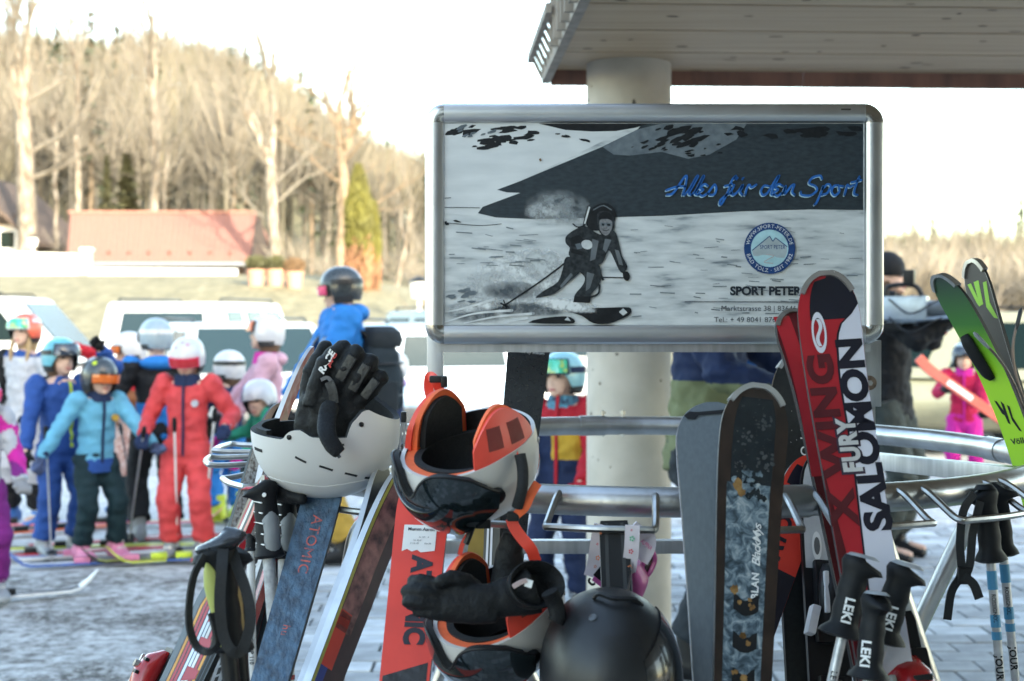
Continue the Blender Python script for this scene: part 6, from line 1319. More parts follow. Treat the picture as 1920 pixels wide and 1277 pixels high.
person('adult in navy and olive jacket standing behind the sign', 1318, 1262, 1.74, 62, dict(jacket=[c_nav, c_oli], jpick=lambda c, n: 0 if c.z > .655 else 1, trousers=cloth('slate', (.02, .027, .035)), hair=hairb, gloves=gbk, hood=c_nav, puff=.10, boots=MBLK), hands=[(-.13, -.24, .62), (.16, -.26, .64)], adult=True, lean=4, head=(0, 15))
person('person in plain navy jacket half hidden between sign and skis', 1425, 1120, 1.62, 20, dict(jacket=c_cob, trousers=c_blk, hair=hairb, gloves=gbk, helmet=h_blk), adult=True)
T15, M15, A15 = person('camera operator in black jacket and beanie filming beside the sign', 1664, 1046, 1.735, 58, dict(jacket=[c_blk, c_red, c_wht], jpick=lambda c, n: (1 if .735 < c.z < .742 else (2 if .742 <= c.z < .748 else 0)) if (n.y < -.2 and abs(c.x) < .1) else 0, trousers=c_dgr, hair=hairb, gloves=False, boots=MBLK, puff=.06), hands=[(-.06, -.24, .80), (.08, -.09, .80)], ehint=(.25, -1, -.45), adult=True)
mh = MB()
for a, e, q in A15:      # bare hands holding the rig
    d = (q - e).normalized(); fx = frame(q, d, (0, -1, .3)); mh = MB(); mh.tube([fx @ V((0, 0, -.01)), fx @ V((0, 0, .03)), fx @ V((0, 0, .085))], [.028, .036, .040], 12, flat=.55)
    for x, L_ in ((-.03, .06), (-.010, .07), (.010, .066), (.03, .05)): mh.tube(cat([fx @ V((x, 0, .075)), fx @ V((x, .02, .105)), fx @ V((x, .05, .10)), fx @ V((x, .055, .075))], 3), .0095, 8)
    mh.tube(cat([fx @ V((-.03, 0, .03)), fx @ V((-.05, .02, .06)), fx @ V((-.04, .05, .08))], 3), .0105, 8)
    mesh_obj('hand', remeshed(mh.v, mh.f, .006, 1), skin, T15)
m = MB(); hcz = 1.735 - .118 * 1.06; m.loft([ringz((0, .004, hcz + z), r_, r_ * 1.15) for z, r_ in ((-.005, .083), (.02, .090), (.06, .088), (.10, .070), (.13, .035), (.137, .008))]); mk('beanie', m.v, m.f, m.m, c_blk, T15)
# the operator's camera rig
hand = (M15 @ A15[1][2]); rigc = P(1712, 578, 7.75)
rig = thing('video_camera', 'silver and black shoulder video camera rig with rods and top light', 'camera', M=frame(rigc, (0, 0, 1), (.9, -.42, .12)))
sil_ = mat('rig_silver', (.42, .50, .58), .3, metal=.5)
def rp3(nm, fn, m_, **k): q = MB(); fn(q); return mk(nm, q.v, q.f, q.m, m_, rig, True, **k)
rp3('camera_body', lambda q: q.box((0, -.04, 0), (.11, .24, .13), ch=.012), sil_); rp3('lens', lambda q: q.tube([V((0, .08, .0)), V((0, .12, .0)), V((0, .20, 0)), V((0, .205, 0)), V((0, .24, 0))], [.042, .042, .045, .052, .055], 20), mat('lens_grey', (.12, .14, .16), .35)); rp3('top_handle', lambda q: q.tube(cat([V((0, -.14, .065)), V((0, -.13, .12)), V((0, .0, .125)), V((0, .05, .07))], 5), .013, 10), MBLK)
rp3('top_light', lambda q: q.box((.0, -.02, .17), (.07, .06, .08), ch=.008), MBLK); rp3('viewfinder', lambda q: q.tube([V((-.05, -.10, .07)), V((-.05, -.17, .08))], [.022, .028], 12), MBLK)
for x in (-.035, .035): rp3('rod', lambda q: q.tube([V((x, -.2, -.09)), V((x * .4, .42, -.02))], .009, 8), sil_)
rp3('matte_box', lambda q: (q.box((0, .25, .0), (.15, .03, .12), ch=.006)), sil_); rp3('monitor', lambda q: q.box((-.10, .0, .03), (.02, .12, .08), ch=.004), MBLK); rp3('shoulder_pad', lambda q: q.box((0, -.14, -.10), (.10, .16, .05), ch=.02), MBLKR)
for z in (.05, -.05): rp3('cable', lambda q: q.tube(cat([V((.06, -.12, z)), V((.12, .0, z - .08)), V((.08, .12, z - .02)), V((.05, .16, z))], 5), .005, 6), MBLK)
person('child in pink-red jacket carrying red skis across the body, blue helmet', 1808, 926, 1.175, -18, dict(jacket=c_mag, trousers=c_fuch, helmet=h_gry, goggles=l_drk, gup=True, gloves=gbk, collar=c_fuch, hair=hairb, boots=bb_, zip=c_fuch), hands=[(-.12, -.24, .70), (.12, -.24, .55)])
for k, off in enumerate((0, .03)):
    a, b = P(1722, 678, 10.6), P(1905, 806, 10.5); o_ = thing('ski', ('red ski', 'dark-backed red ski')[k] + ' held diagonally by the child in the pink-red jacket', 'ski', (a + b) / 2 + V((0, off, 0)))
    q = MB(); pts = [a + (b - a) * i / 12 + V((0, off, .03 * (max(0, 1 - i / 2)) ** 2)) for i in range(13)]; strap(q, pts, .075, .006, up=(0, -1, .3), n=2); bd = q.build('body', M_('ski_red2', (.55, .07, .05), .4) if k == 0 else MBLK, o_)
    q = MB(); strap(q, [a + (b - a) * .3 + V((0, off - .008, 0)), a + (b - a) * .55 + V((0, off - .008, 0))], .04, .002, up=(0, -1, .3)); q.build('stripe', MWHT, o_)
# ---- poles and skis of the queue
ground_pole('white pole in the left glove of the coral-suited child', (327, 790, 7.85), (333, 1046), whp); ground_pole('white pole in the other glove of the coral-suited child', (403, 772, 7.85), (378, 1040), whp)
ground_pole('slim grey pole in the left hand of the light blue jacketed child', (86, 806, 7.9), (97, 1054), grp); ground_pole('slim grey pole in the right hand of the light blue jacketed child', (270, 806, 7.8), (240, 1022), grp)
ground_pole('dark pole beside the blue trousers of the child turned away', (436, 800, 9.2), (424, 992), blkp); ground_pole('dark pole between the costume jacket and the black trousers', (226, 800, 9.4), (262, 1000), blkp); ground_pole('grey pole hanging from the green jacketed child', (468, 850, 8.4), (452, 1010), grp)
kb = M_('kid_ski_blue', (.03, .10, .35), .4); ky = M_('kid_ski_yellow', (.50, .55, .08), .4); kr = M_('kid_ski_red', (.50, .03, .05), .4)
ground_ski('yellow ski under the left boot of the coral-suited child', 332, 1052, 200, 1.15, (MBLK, ky, nb_)); ground_ski('yellow ski under the right boot of the coral-suited child', 378, 1050, 202, 1.15, (ky, MBLK, nb_))
ground_ski('blue ski under the near pink boot of the light blue jacketed child', 190, 1060, 196, 1.1, (kb, whp, pb_)); ground_ski('pale blue ski under the far pink boot of the light blue jacketed child', 168, 1046, 198, 1.1, (whp, kb, pb_))
ground_ski('red ski at the feet of the child in the black and blue jacket', 285, 1014, 24, 1.3, (kr, whp)); ground_ski('red ski at the feet of the royal blue suited child', 95, 1042, 198, 1.2, (kr, MBLK)); ground_ski('white ski under the grey boot of the child in purple trousers', -30, 1128, 28, 1.2, (whp, MBLK)); ground_ski('orange-tipped ski behind the royal blue suited child', 70, 1000, 210, 1.2, (M_('kid_ski_orange', (.62, .14, .06), .4), kr)); ground_ski('red ski lying behind the costume-jacketed child', 235, 985, 6, 1.4, (M_('kid_ski_pink', (.60, .16, .22), .4), kr)); ground_ski('green and white ski under the neon boots', 425, 980, 10, 1.1, (nb_, whp)); ground_ski('red ski under the adult in the blue jacket', 655, 1046, 10, 1.6, (kr, MBLK))
ground_pole('dark pole beside the white racing suit', (78, 790, 9.2), (84, 985), blkp); ground_pole('steel pole behind the royal blue suit', (140, 800, 8.4), (150, 1020), grp); ground_pole('steel pole beside the black trousers of the tall child', (255, 795, 8.9), (246, 1000), grp); ground_pole('dark pole beside the pale pink jacket', (470, 770, 9.2), (478, 995), blkp)
ground_ski('blue ski under the white racing suit', 50, 986, 195, 1.3, (kb, whp)); ground_ski('yellow ski crossing behind the blue skis', 150, 1030, 188, 1.2, (ky, MBLK)); ground_ski('red ski under the pale pink jacketed girl', 490, 1004, 14, 1.4, (kr, whp)); ground_ski('dark ski under the child in the green jacket', 520, 1026, 20, 1.0, (MBLK, kr))
# ================================================================ vehicles
def car(name, label, px, Y, L_, W_, H_, yaw, paint, glass, kind='suv', cat_='car', dy=0):
    g0 = P(px, HZ, Y); M = Matrix.Translation((g0.x, Y, gz(g0.x, Y) - .0)) @ Matrix.Rotation(R(yaw), 4, 'Z'); T = thing(name, label, cat_, M=M)
    w_ = W_ / 2; x0, x1 = -L_ / 2, L_ / 2
    def sec(x, hw, z0, z1, p=4.5, n=20): return [V((x, hw * math.copysign(abs(math.cos(a)) ** (2 / p), math.cos(a)), (z0 + z1) / 2 + (z1 - z0) / 2 * math.copysign(abs(math.sin(a)) ** (2 / p), math.sin(a)))) for a in [2 * math.pi * i / n for i in range(n)]]
    if kind == 'van': belt, prof = .52 * H_, [(x0 + .05, .80, .40, 1), (x0 + .12, .9, .3, 1)]; hood = .18
    else: belt, hood = .56 * H_, .26
    hz_ = belt if kind != 'van' else belt
    m = MB(); m.loft([sec(x0, w_ * .86, .36, hz_ * .9), sec(x0 + .08, w_ * .97, .26, hz_), sec(x0 + .4 * L_ * .3, w_, .22, hz_), sec(0, w_, .22, hz_), sec(x1 - hood * L_, w_, .22, hz_), sec(x1 - .12 * L_, w_ * .99, .24, hz_ * .97), sec(x1 - .04 * L_, w_ * .95, .28, hz_ * .88), sec(x1, w_ * .82, .36, hz_ * .72)]); bd = mk('body', m.v, m.f, m.m, paint, T, True, angle=50)
    tx0, tx1 = (x0 + .04 * L_, x1 - (hood + .10) * L_) if kind != 'van' else (x0 + .02 * L_, x1 - .20 * L_)
    bx0, bx1 = x0 + .02 * L_, (x1 - hood * L_ + .02) if kind != 'van' else x1 - .06 * L_
    ih = .86 if kind != 'van' else .92
    def cab(x, hw, z): return V((x, hw, z))
    ring_b = [V((bx0, -w_ * .94, hz_ - .03)), V((bx1, -w_ * .94, hz_ - .03)), V((bx1, w_ * .94, hz_ - .03)), V((bx0, w_ * .94, hz_ - .03))]; ring_t = [V((tx0, -w_ * ih * .9, H_)), V((tx1, -w_ * ih * .9, H_)), V((tx1, w_ * ih * .9, H_)), V((tx0, w_ * ih * .9, H_))]
    m = MB(); m.add(ring_b + ring_t, [(0, 1, 5, 4), (1, 2, 6, 5), (2, 3, 7, 6), (3, 0, 4, 7), (4, 5, 6, 7)]); mk('cabin', m.v, m.f, m.m, paint, T, True, bevel=.05)
    def pane(nm, a, b, c, d, u0, u1, v0, v1):
        f = lambda u, v: (a * (1 - u) + b * u) * (1 - v) + (d * (1 - u) + c * u) * v
        n_ = (b - a).cross(d - a).normalized(); q = [f(u0, v0), f(u1, v0), f(u1, v1), f(u0, v1)]; mid = (ring_t[0] + ring_t[2] + ring_b[0] + ring_b[2]) / 4
        if (q[0] - mid).dot(n_) < 0: n_ = -n_
        m_ = MB(); m_.add([p + n_ * .012 for p in q] + [p - n_ * .02 for p in q], [(0, 1, 2, 3), (4, 7, 6, 5), (0, 4, 5, 1), (1, 5, 6, 2), (2, 6, 7, 3), (3, 7, 4, 0)]); return mk(nm, m_.v, m_.f, m_.m, glass, T, False, bevel=.006)
    for i, j in ((0, 1), (3, 2)):
        for u0, u1 in ((.06, .28), (.36, .60), (.68, .92)): pane('side_window', ring_b[i], ring_b[j], ring_t[j], ring_t[i], u0, u1, .16 if kind != 'van' else .34, .84 if kind != 'van' else .88)
    pane('windscreen', ring_b[1], ring_b[2], ring_t[2], ring_t[1], .06, .94, .10, .90); pane('rear_window', ring_b[0], ring_b[3], ring_t[3], ring_t[0], .16, .84, .32, .82)
    for x in (x0 + .19 * L_, x1 - .18 * L_):
        for s_ in (-1, 1):
            r_ = .33; c = V((x, s_ * (w_ - .11), r_)); m = MB(); m.loft([[c + V((rr_ * math.cos(a), s_ * dy_, rr_ * math.sin(a))) for a in [2 * math.pi * i / 24 for i in range(24)]] for rr_, dy_ in ((r_ * .62, -.10), (r_ * .96, -.10), (r_, -.06), (r_, .07), (r_ * .96, .11), (r_ * .64, .112))]); wh = mk('wheel', m.v, m.f, m.m, MBLKR, T)
            m = MB(); m.loft([[c + V((rr_ * math.cos(a), s_ * dy_, rr_ * math.sin(a))) for a in [2 * math.pi * i / 20 for i in range(20)]] for rr_, dy_ in ((r_ * .65, .09), (r_ * .62, .116), (r_ * .52, .10), (r_ * .14, .118), (.01, .118))]); mk('rim', m.v, m.f, m.m, MAL, wh)
    for s_ in (-1, 1):
        m = MB(); m.box((x0 + .02, s_ * w_ * .80, hz_ * .80), (.07, .14, .26), ch=.02); mk('tail_light', m.v, m.f, m.m, mat('tail_light_red', (.42, .015, .015), .2, coat=.5), T); m = MB(); m.box((x1 - .06, s_ * w_ * .72, hz_ * .68), (.10, .28, .13), ch=.03); mk('headlight', m.v, m.f, m.m, mat('headlight', (.55, .58, .6), .1, metal=.3), T)
        m = MB(); m.box((bx1 - .25, s_ * (w_ + .08), hz_ + .08), (.09, .17, .13), ch=.03); mk('mirror', m.v, m.f, m.m, paint, T)
    for x in (x0 - .0, x1 + .0): m = MB(); m.box((x, 0, .42), (.09, W_ * .86, .17), ch=.03); mk('bumper', m.v, m.f, m.m, mat('bumper_grey', (.10, .105, .11), .5), T); m = MB(); m.box((x + (.05 if x > 0 else -.05), 0, .5), (.012, .50, .11)); mk('number_plate', m.v, m.f, m.m, MWHT, T)
    for s_ in (-1, 1): m = MB(); m.tube([V((tx0 + .2, s_ * w_ * .7, H_ + .0)), V((tx0 + .25, s_ * w_ * .7, H_ + .045)), V((tx1 - .2, s_ * w_ * .7, H_ + .045)), V((tx1 - .15, s_ * w_ * .7, H_))], .014, 6); mk('roof_rail', m.v, m.f, m.m, MBLK, T)
    return T
p_wht = mat('paint_white', (.46, .47, .48), .3, var=.03, coat=.5); p_blk = mat('paint_black', (.02, .021, .024), .25, var=.05, coat=.6); p_blu = mat('paint_pale_blue', (.22, .32, .44), .28, var=.05, coat=.6); p_gry = mat('paint_grey', (.30, .31, .32), .28, var=.05, coat=.6, metal=.3); p_oli = mat('paint_olive', (.20, .20, .14), .3, var=.05, coat=.5); p_slv = mat('paint_silver', (.50, .53, .56), .28, var=.04, coat=.6, metal=.3)
gls = mat('car_glass', (.003, .009, .009), .15, var=0, spec=.12); glb = mat('car_glass_blue', (.016, .03, .038), .15, var=0, spec=.15)
car('minibus', 'white minibus with dark green-tinted windows behind the white-suited child', -165, 17.5, 4.9, 1.95, 1.58, 4, p_wht, gls, 'van', 'van'); car('parked_car', 'plain white estate car with its rear to the queue', 405, 19.5, 4.5, 1.85, 1.52, 84, p_wht, glb); car('parked_car', 'silver-white car with pale blue windscreen behind the pink jacketed girl', 452, 16.2, 4.3, 1.8, 1.28, -66, p_slv, glb)
car('parked_car', 'black off-road car with red tail lights beyond the backpack', 846, 21, 4.6, 1.9, 1.42, 118, p_blk, gls); car('parked_car', 'pale blue hatchback beyond the lilac jacketed child', 778, 15.5, 4.1, 1.72, 1.28, 105, p_blu, glb)
car('parked_car', 'olive grey car behind the child with the red skis', 1772, 14.6, 4.2, 1.75, 1.40, 150, p_oli, gls); car('parked_car', 'silver car with blue glass beyond the lime ski', 1925, 16.5, 4.3, 1.8, 1.25, 95, p_slv, glb); car('parked_car', 'small white car showing between column and red-jacketed boy', 1085, 17.5, 4.2, 1.75, 1.34, 80, p_wht, glb)
# ================================================================ walls, barn, house, lamps, tubs
mw = mat('whitewash', (.74, .74, .73), .85, var=.04, scale=3); mrt = mat('clay_tile_roof', (.26, .12, .095), .8, scale=8, var=.12, bump=.4, col2=(.21, .095, .075)); mdw = mat('dark_timber', (.09, .06, .045), .8, scale=6, stretch=(4, 4, .5), var=.25); mpl = mat('old_plaster', (.55, .47, .40), .9, var=.08)
def seg_wall(label, pts, th=.35):
    a, b = P(*pts[0]), P(*pts[1]); o = thing('garden_wall', label, 'wall', (a + b) / 2); zt0, zt1 = a.z, b.z
    m = MB(); d = (b - a); d.z = 0; n_ = V((-d.y, d.x, 0)).normalized() * th / 2; zb0, zb1 = gz(a.x, a.y) - .4, gz(b.x, b.y) - .4
    vs = [V((p.x, p.y, z)) + s_ * n_ for p, z in ((a, zb0), (b, zb1), (b, zt1), (a, zt0)) for s_ in (-1, 1)]
    m.add(vs, [(0, 2, 4, 6), (1, 7, 5, 3), (0, 1, 3, 2), (2, 3, 5, 4), (4, 5, 7, 6), (6, 7, 1, 0)]); m.build('wall_face', mw, o, smooth=False)
    m = MB(); m.bar(a + V((0, 0, .03)), b + V((0, 0, .03)), th + .12, .07); m.build('coping', mw, o, smooth=False); return o
seg_wall('whitewashed garden wall uphill, left of the gate post', ((-60, 474, 56), (159, 480, 56))); seg_wall('whitewashed garden wall in front of the red-roofed barn', ((168, 506, 55), (444, 508, 55)))
gp_ = P(163, 470, 55.5); o = thing('gate_post', 'pale stone gate post between the two whitewashed walls', 'post', (gp_.x, 55.5, gz(gp_.x, 55.5))); m = MB(); m.box((gp_.x, 55.5, (gp_.z + gz(gp_.x, 55.5) - .3) / 2), (.34, .34, gp_.z - gz(gp_.x, 55.5) + .3), ch=.02); m.build('shaft', mpl, o); m = MB(); m.box((gp_.x, 55.5, gp_.z + .04), (.44, .44, .1), ch=.02); m.build('cap', mw, o)
YBn = 62
def barn():
    a, b = P(176, 492, YBn), P(470, 492, YBn); x0, x1 = a.x, b.x; ze = a.z; r0 = P(148, 400, YBn + 4.5); zr = r0.z; xr0, xr1 = r0.x - .35, P(474, 400, YBn + 4.5).x + .15; zb = gz((x0 + x1) / 2, YBn) - .5; D = 9
    o = thing('barn', 'low barn with a broad pale red tiled roof behind the white wall', 'barn', ((x0 + x1) / 2, YBn, zb + .5)); x0b = P(125, 492, YBn).x
    m = MB(); m.add([(x0, YBn + .5, zb), (x1 - .4, YBn + .5, zb), (x1 - .4, YBn + D - .5, zb), (x0, YBn + D - .5, zb), (x0, YBn + .5, ze), (x1 - .4, YBn + .5, ze), (x1 - .4, YBn + D - .5, ze), (x0, YBn + D - .5, ze), (x0, YBn + D / 2, zr - .15), (x1 - .4, YBn + D / 2, zr - .15)], [(0, 1, 5, 4), (1, 2, 6, 9, 5), (2, 3, 7, 6), (3, 0, 4, 8, 7)]); m.build('wall', mdw, o, smooth=False)
    m = MB(); e = [V((x0b, YBn - .2, ze)), V((x1, YBn - .2, ze)), V((xr1, YBn + D / 2, zr)), V((xr0 - .1, YBn + D / 2, zr)), V((x1, YBn + D + .2, ze)), V((x0b, YBn + D + .2, ze))]; th = V((0, 0, .18))
    m.add(e + [p - th for p in e], [(0, 1, 2, 3), (3, 2, 4, 5), (6, 9, 8, 7), (9, 11, 10, 8), (0, 6, 7, 1), (4, 10, 11, 5), (1, 7, 8, 2), (2, 8, 10, 4), (0, 3, 9, 6), (3, 5, 11, 9)]); rf = m.build('roof', mrt, o, smooth=False); WM[rf.name] = WM[o.name]
    for i in range(34):
        q = (i + .5) / 34; p0, p1 = e[0].lerp(e[1], q), e[3].lerp(e[2], q); m = MB(); m.tube([p0 + V((0, 0, .03)), p1 + V((0, 0, .03))], .05, 5); m.build('tile_row', mrt, rf)
    m = MB(); m.tube([e[0] - V((0, .08, .1)), e[1] - V((0, .08, .1))], .09, 8); m.build('gutter', mat('zinc', (.30, .31, .33), .45, metal=.6), o); m = MB(); m.bar(e[3] + V((0, 0, .05)), e[2] + V((0, 0, .05)), .3, .12); m.build('ridge', mrt, o)
    for i in range(8): p = e[0].lerp(e[1], .12 + i * .11).lerp(e[3].lerp(e[2], .12 + i * .11), .14); m = MB(); m.box(p + V((0, 0, .1)), (.10, .2, .16)); m.build('snow_guard', mdw, o)
    for i in (1, 0):
        p, q = (e[1], e[2]) if i else (e[0], e[3]); m = MB(); m.bar(p + V((.06, 0, -.05)), q + V((.06, 0, -.05)), .06, .26); m.build('bargeboard', mdw, o)
barn()
def house(label, px, Y, w_, eave_py, ridge_py, name='farmhouse'):
    c = P(px, eave_py, Y); zr = P(px, ridge_py, Y).z; zb = gz(c.x, Y) - .5; ze = c.z; D = 9; o = thing(name, label, 'house', (c.x, Y, zb + .5)); h2 = w_ / 2
    m = MB(); m.add([(c.x - h2, Y, zb), (c.x + h2, Y, zb), (c.x + h2, Y, ze), (c.x, Y, zr - .3), (c.x - h2, Y, ze)] + [(c.x - h2, Y + D, zb), (c.x + h2, Y + D, zb), (c.x + h2, Y + D, ze), (c.x, Y + D, zr - .3), (c.x - h2, Y + D, ze)], [(0, 1, 2, 3, 4), (9, 8, 7, 6, 5), (0, 5, 6, 1), (1, 6, 7, 2), (4, 9, 5, 0)], 0); m.build('wall', mpl, o, smooth=False)
    m = MB()
    for s_ in (-1, 1): m.bar((c.x, Y + D / 2 - .6, zr), (c.x + s_ * (h2 + .9), Y + D / 2 - .6, ze - (zr - ze) * .9 / h2), D + 2, .2, up=(0, 0, 1)) if False else m.add([(c.x, Y - 1, zr), (c.x + s_ * (h2 + .9), Y - 1, ze - (zr - ze) / h2 * .9), (c.x + s_ * (h2 + .9), Y + D, ze - (zr - ze) / h2 * .9), (c.x, Y + D, zr), (c.x, Y - 1, zr - .22), (c.x + s_ * (h2 + .9), Y - 1, ze - (zr - ze) / h2 * .9 - .22), (c.x + s_ * (h2 + .9), Y + D, ze - (zr - ze) / h2 * .9 - .22), (c.x, Y + D, zr - .22)], [(0, 1, 2, 3), (7, 6, 5, 4), (0, 4, 5, 1), (1, 5, 6, 2), (2, 6, 7, 3)])
    m.build('roof', mdw, o, smooth=False)
    m = MB(); m.box((c.x, Y - .03, ze + .2), (w_ * .9, .06, .5)); m.build('balcony_boards', mdw, o, smooth=False)
    for i in range(4):
        x = c.x - h2 + (i + .5) * w_ / 4
        for zf in (.3, .72):
            z = zb + .5 + (ze - zb - .5) * zf; m = MB(); m.box((x, Y - .02, z), (.9, .05, 1.0)); wn = m.build('window', mw, o, smooth=False); WM[wn.name] = WM[o.name]; m = MB(); m.box((x, Y - .05, z), (.7, .03, .8)); m.build('pane', gls, wn, smooth=False)
    return o
house('dark-gabled farmhouse at the edge of the slope under the bare trees', -62, 68, 5.2, 420, 322); house('distant farmhouse with dark roof across the meadow', 1905, 130, 11, 560, 520, 'distant_house')
def lamp(label, px, top, Y, hh=None):
    c = P(px, top, Y); zb = gz(c.x, Y); o = thing('lantern_post', label, 'lamp', (c.x, Y, zb)); m = MB(); m.tube([V((c.x, Y, zb - .1)), V((c.x, Y, c.z - .3))], [.06, .04], 8); m.build('post', mat('post_pale', (.6, .6, .58), .5), o)
    m = MB(); m.loft([[V((c.x + r_ * math.cos(a), Y + r_ * math.sin(a), c.z + z)) for a in [2 * math.pi * i / 12 for i in range(12)]] for z, r_ in ((-.34, .07), (-.30, .16), (0, .20), (.05, .16))]); m.build('globe', mat('lamp_glass', (.78, .78, .76), .3, var=.02), o); m = MB(); m.loft([[V((c.x + r_ * math.cos(a), Y + r_ * math.sin(a), c.z + z)) for a in [2 * math.pi * i / 12 for i in range(12)]] for z, r_ in ((.04, .24), (.10, .16), (.16, .03))]); m.build('lid', MBLK, o)
lamp('white globe lantern on a pale post by the young bare tree', 786, 532, 30); lamp('white globe lantern standing behind the upper garden wall', 62, 448, 60)
frt = random.Random(31)
def leafball(mb, c, rad, n, size, rn):
    for i in range(n):
        d = V((rn.gauss(0, 1), rn.gauss(0, 1), rn.gauss(0, 1))).normalized() * (rn.random() ** .4); p = c + V((d.x * rad[0], d.y * rad[1], d.z * rad[2])); a = V((rn.gauss(0, 1), rn.gauss(0, 1), rn.gauss(0, 1))).normalized() * size; b = a.orthogonal().normalized() * size * .6; b = Matrix.Rotation(rn.random() * 6.28, 3, a) @ b
        mb.add([p - a, p + b, p + a, p - b], [(0, 1, 2, 3)])
mlf = mat('box_leaf', (.085, .085, .03), .6, scale=2, var=.25); mtc = mat('terracotta', (.46, .24, .17), .8)
for i, (px, lb) in enumerate(((480, 'round clipped shrub in the first terracotta tub by the barn end'), (516, 'round clipped shrub in the middle terracotta tub'), (552, 'low browning shrub in the last terracotta tub beside the thuja'))):
    c = P(px, 540, 48); c.z = gz(c.x, 48) + .55; o = thing('potted_shrub', lb, 'shrub', (c.x, 48, c.z - .55)); m = MB(); leafball(m, c + V((0, 0, .2)), (.40, .40, .28), 900, .05, frt); m.build('foliage', mlf if i < 2 else mat('dry_leaf', (.17, .10, .05), .7), o, smooth=False); m = MB(); zg = gz(c.x, 48); m.loft([[V((c.x + r_ * math.cos(a), 48 + r_ * math.sin(a), z)) for a in [2 * math.pi * k / 16 for k in range(16)]] for z, r_ in ((zg - .2, .22), (c.z - .12, .30), (c.z - .06, .33), (c.z - .02, .33))]); m.build('pot', mtc, o)
# ================================================================ trees
bark = mat('pale_bark', (.21, .185, .155), .9, scale=3, stretch=(2, 2, .6), var=.3, bump=.5, bscale=20, col2=(.075, .055, .038)); barkd = mat('brown_bark', (.20, .15, .105), .9, scale=3, var=.3, col2=(.10, .07, .045)); twm = mat('twig_tan', (.15, .132, .108), .9, var=.2)
def bare_tree(label, px, base_py, Y, top_py, trunk_px, seed, lean=0, split=.35, spread=.5, mt=None, depth=5, group='bare trees on the slope'):
    rn = random.Random(seed); b0 = P(px, base_py, Y); zb = min(b0.z, gz(b0.x, Y) + .5); H_ = P(px, top_py, Y).z - zb; r0 = trunk_px / F * Y / 2 * .78
    o = thing('bare_tree', label, 'tree', (b0.x, Y, zb), group=None); tk, cr = MB(), MB()
    def grow(p, d, L_, r_, lv):
        n = 4 if lv < 2 else 3; pts = [p]; rs = [r_]
        for i in range(n):
            d = (d + V((rn.gauss(0, .12), rn.gauss(0, .12), .06 + rn.gauss(0, .06)))).normalized(); p = p + d * L_ / n; pts.append(p); rs.append(r_ * (1 - .38 * (i + 1) / n))
            if lv >= 1 and lv < depth and rn.random() < .8:
                sd = (d + V((rn.gauss(0, .6), rn.gauss(0, .6), rn.gauss(.15, .35)))).normalized(); grow(p, sd, L_ * rn.uniform(.45, .7), rs[-1] * .55, lv + 1 + (lv < 2 and rn.random() < .3))
        (tk if lv < 2 else cr).tube(pts, rs, 8 if lv < 2 else (4 if lv < 4 else 3), cap=False)
        if lv < depth:
            for k in range(2 if lv else 4):
                a = rn.random() * 6.28; sd = (d * 1.0 + V((math.cos(a), math.sin(a), .1)) * spread * rn.uniform(.6, 1.3)).normalized(); grow(p, sd, L_ * rn.uniform(.6, .85), rs[-1] * rn.uniform(.6, .8), lv + 1)
    d0 = V((lean, 0, 1)).normalized(); 
    # trunk with a few low boughs, then the crown
    p = V((b0.x, Y, zb - .6)); pts, rs = [p.copy()], [r0 * 1.25]; K = 7
    for i in range(K):
        p = p + d0 * (H_ * split / K) + V((rn.gauss(0, .06), rn.gauss(0, .06), 0)); pts.append(p.copy()); rs.append(r0 * (1.05 - .25 * i / K))
        if i > 2: a = rn.random() * 6.28; grow(p, V((math.cos(a), math.sin(a) * .6, .5)).normalized(), H_ * .16, r0 * .28, 2)
    tk.tube(pts, rs, 10)
    for k in range(3): a = rn.random() * 6.28; grow(p, (d0 + V((math.cos(a), math.sin(a), 0)) * (.15 if k == 0 else spread * .6)).normalized(), H_ * (1 - split) * (.42 if k == 0 else .34), rs[-1] * (.85 if k == 0 else .6), 1)
    tk.build('trunk', mt or bark, o); cr.build('crown', twm if not mt else mt, o); return o
bare_tree('thick mossy-barked bare tree rising beside the dark gable', 46, 470, 66, -160, 44, 1, .02, .5, .5)
bare_tree('slim straight bare tree between the thick tree and the barn ridge', 140, 470, 68, -130, 16, 2, 0, .6, .35)
bare_tree('slender pale sapling leaning beside the slim straight tree', 112, 470, 70, 60, 10, 3, -.06, .6, .35, depth=4)
bare_tree('tall pale bare tree standing behind the middle of the barn roof', 287, 400, 69, -130, 22, 4, .0, .55, .4)
bare_tree('second stem close beside the tall pale tree, half as thick', 306, 400, 70, 120, 12, 5, .04, .5, .4, depth=4)
bare_tree('broad bare tree with peeling bark just right of the barn gable', 516, 545, 60, -70, 30, 6, -.02, .42, .55)
bare_tree('rugged bare tree with reddish trunk above the thuja', 640, 560, 64, 5, 30, 7, .02, .5, .5, barkd)
bare_tree('young bare tree with pale trunk behind the lantern by the sign', 774, 600, 40, 360, 14, 8, .0, .35, .5, depth=4)
bare_tree('leaning bare tree with fine twigs near the sign edge', 735, 590, 72, 210, 14, 9, .08, .4, .6, depth=4)
bare_tree('spreading bare orchard tree showing past the right edge of the sign', 1862, 640, 62, 420, 10, 10, 0, .3, .7, depth=4)
bare_tree('young bare tree across the meadow behind the lime ski', 1760, 630, 80, 470, 8, 12, 0, .35, .6, depth=4)
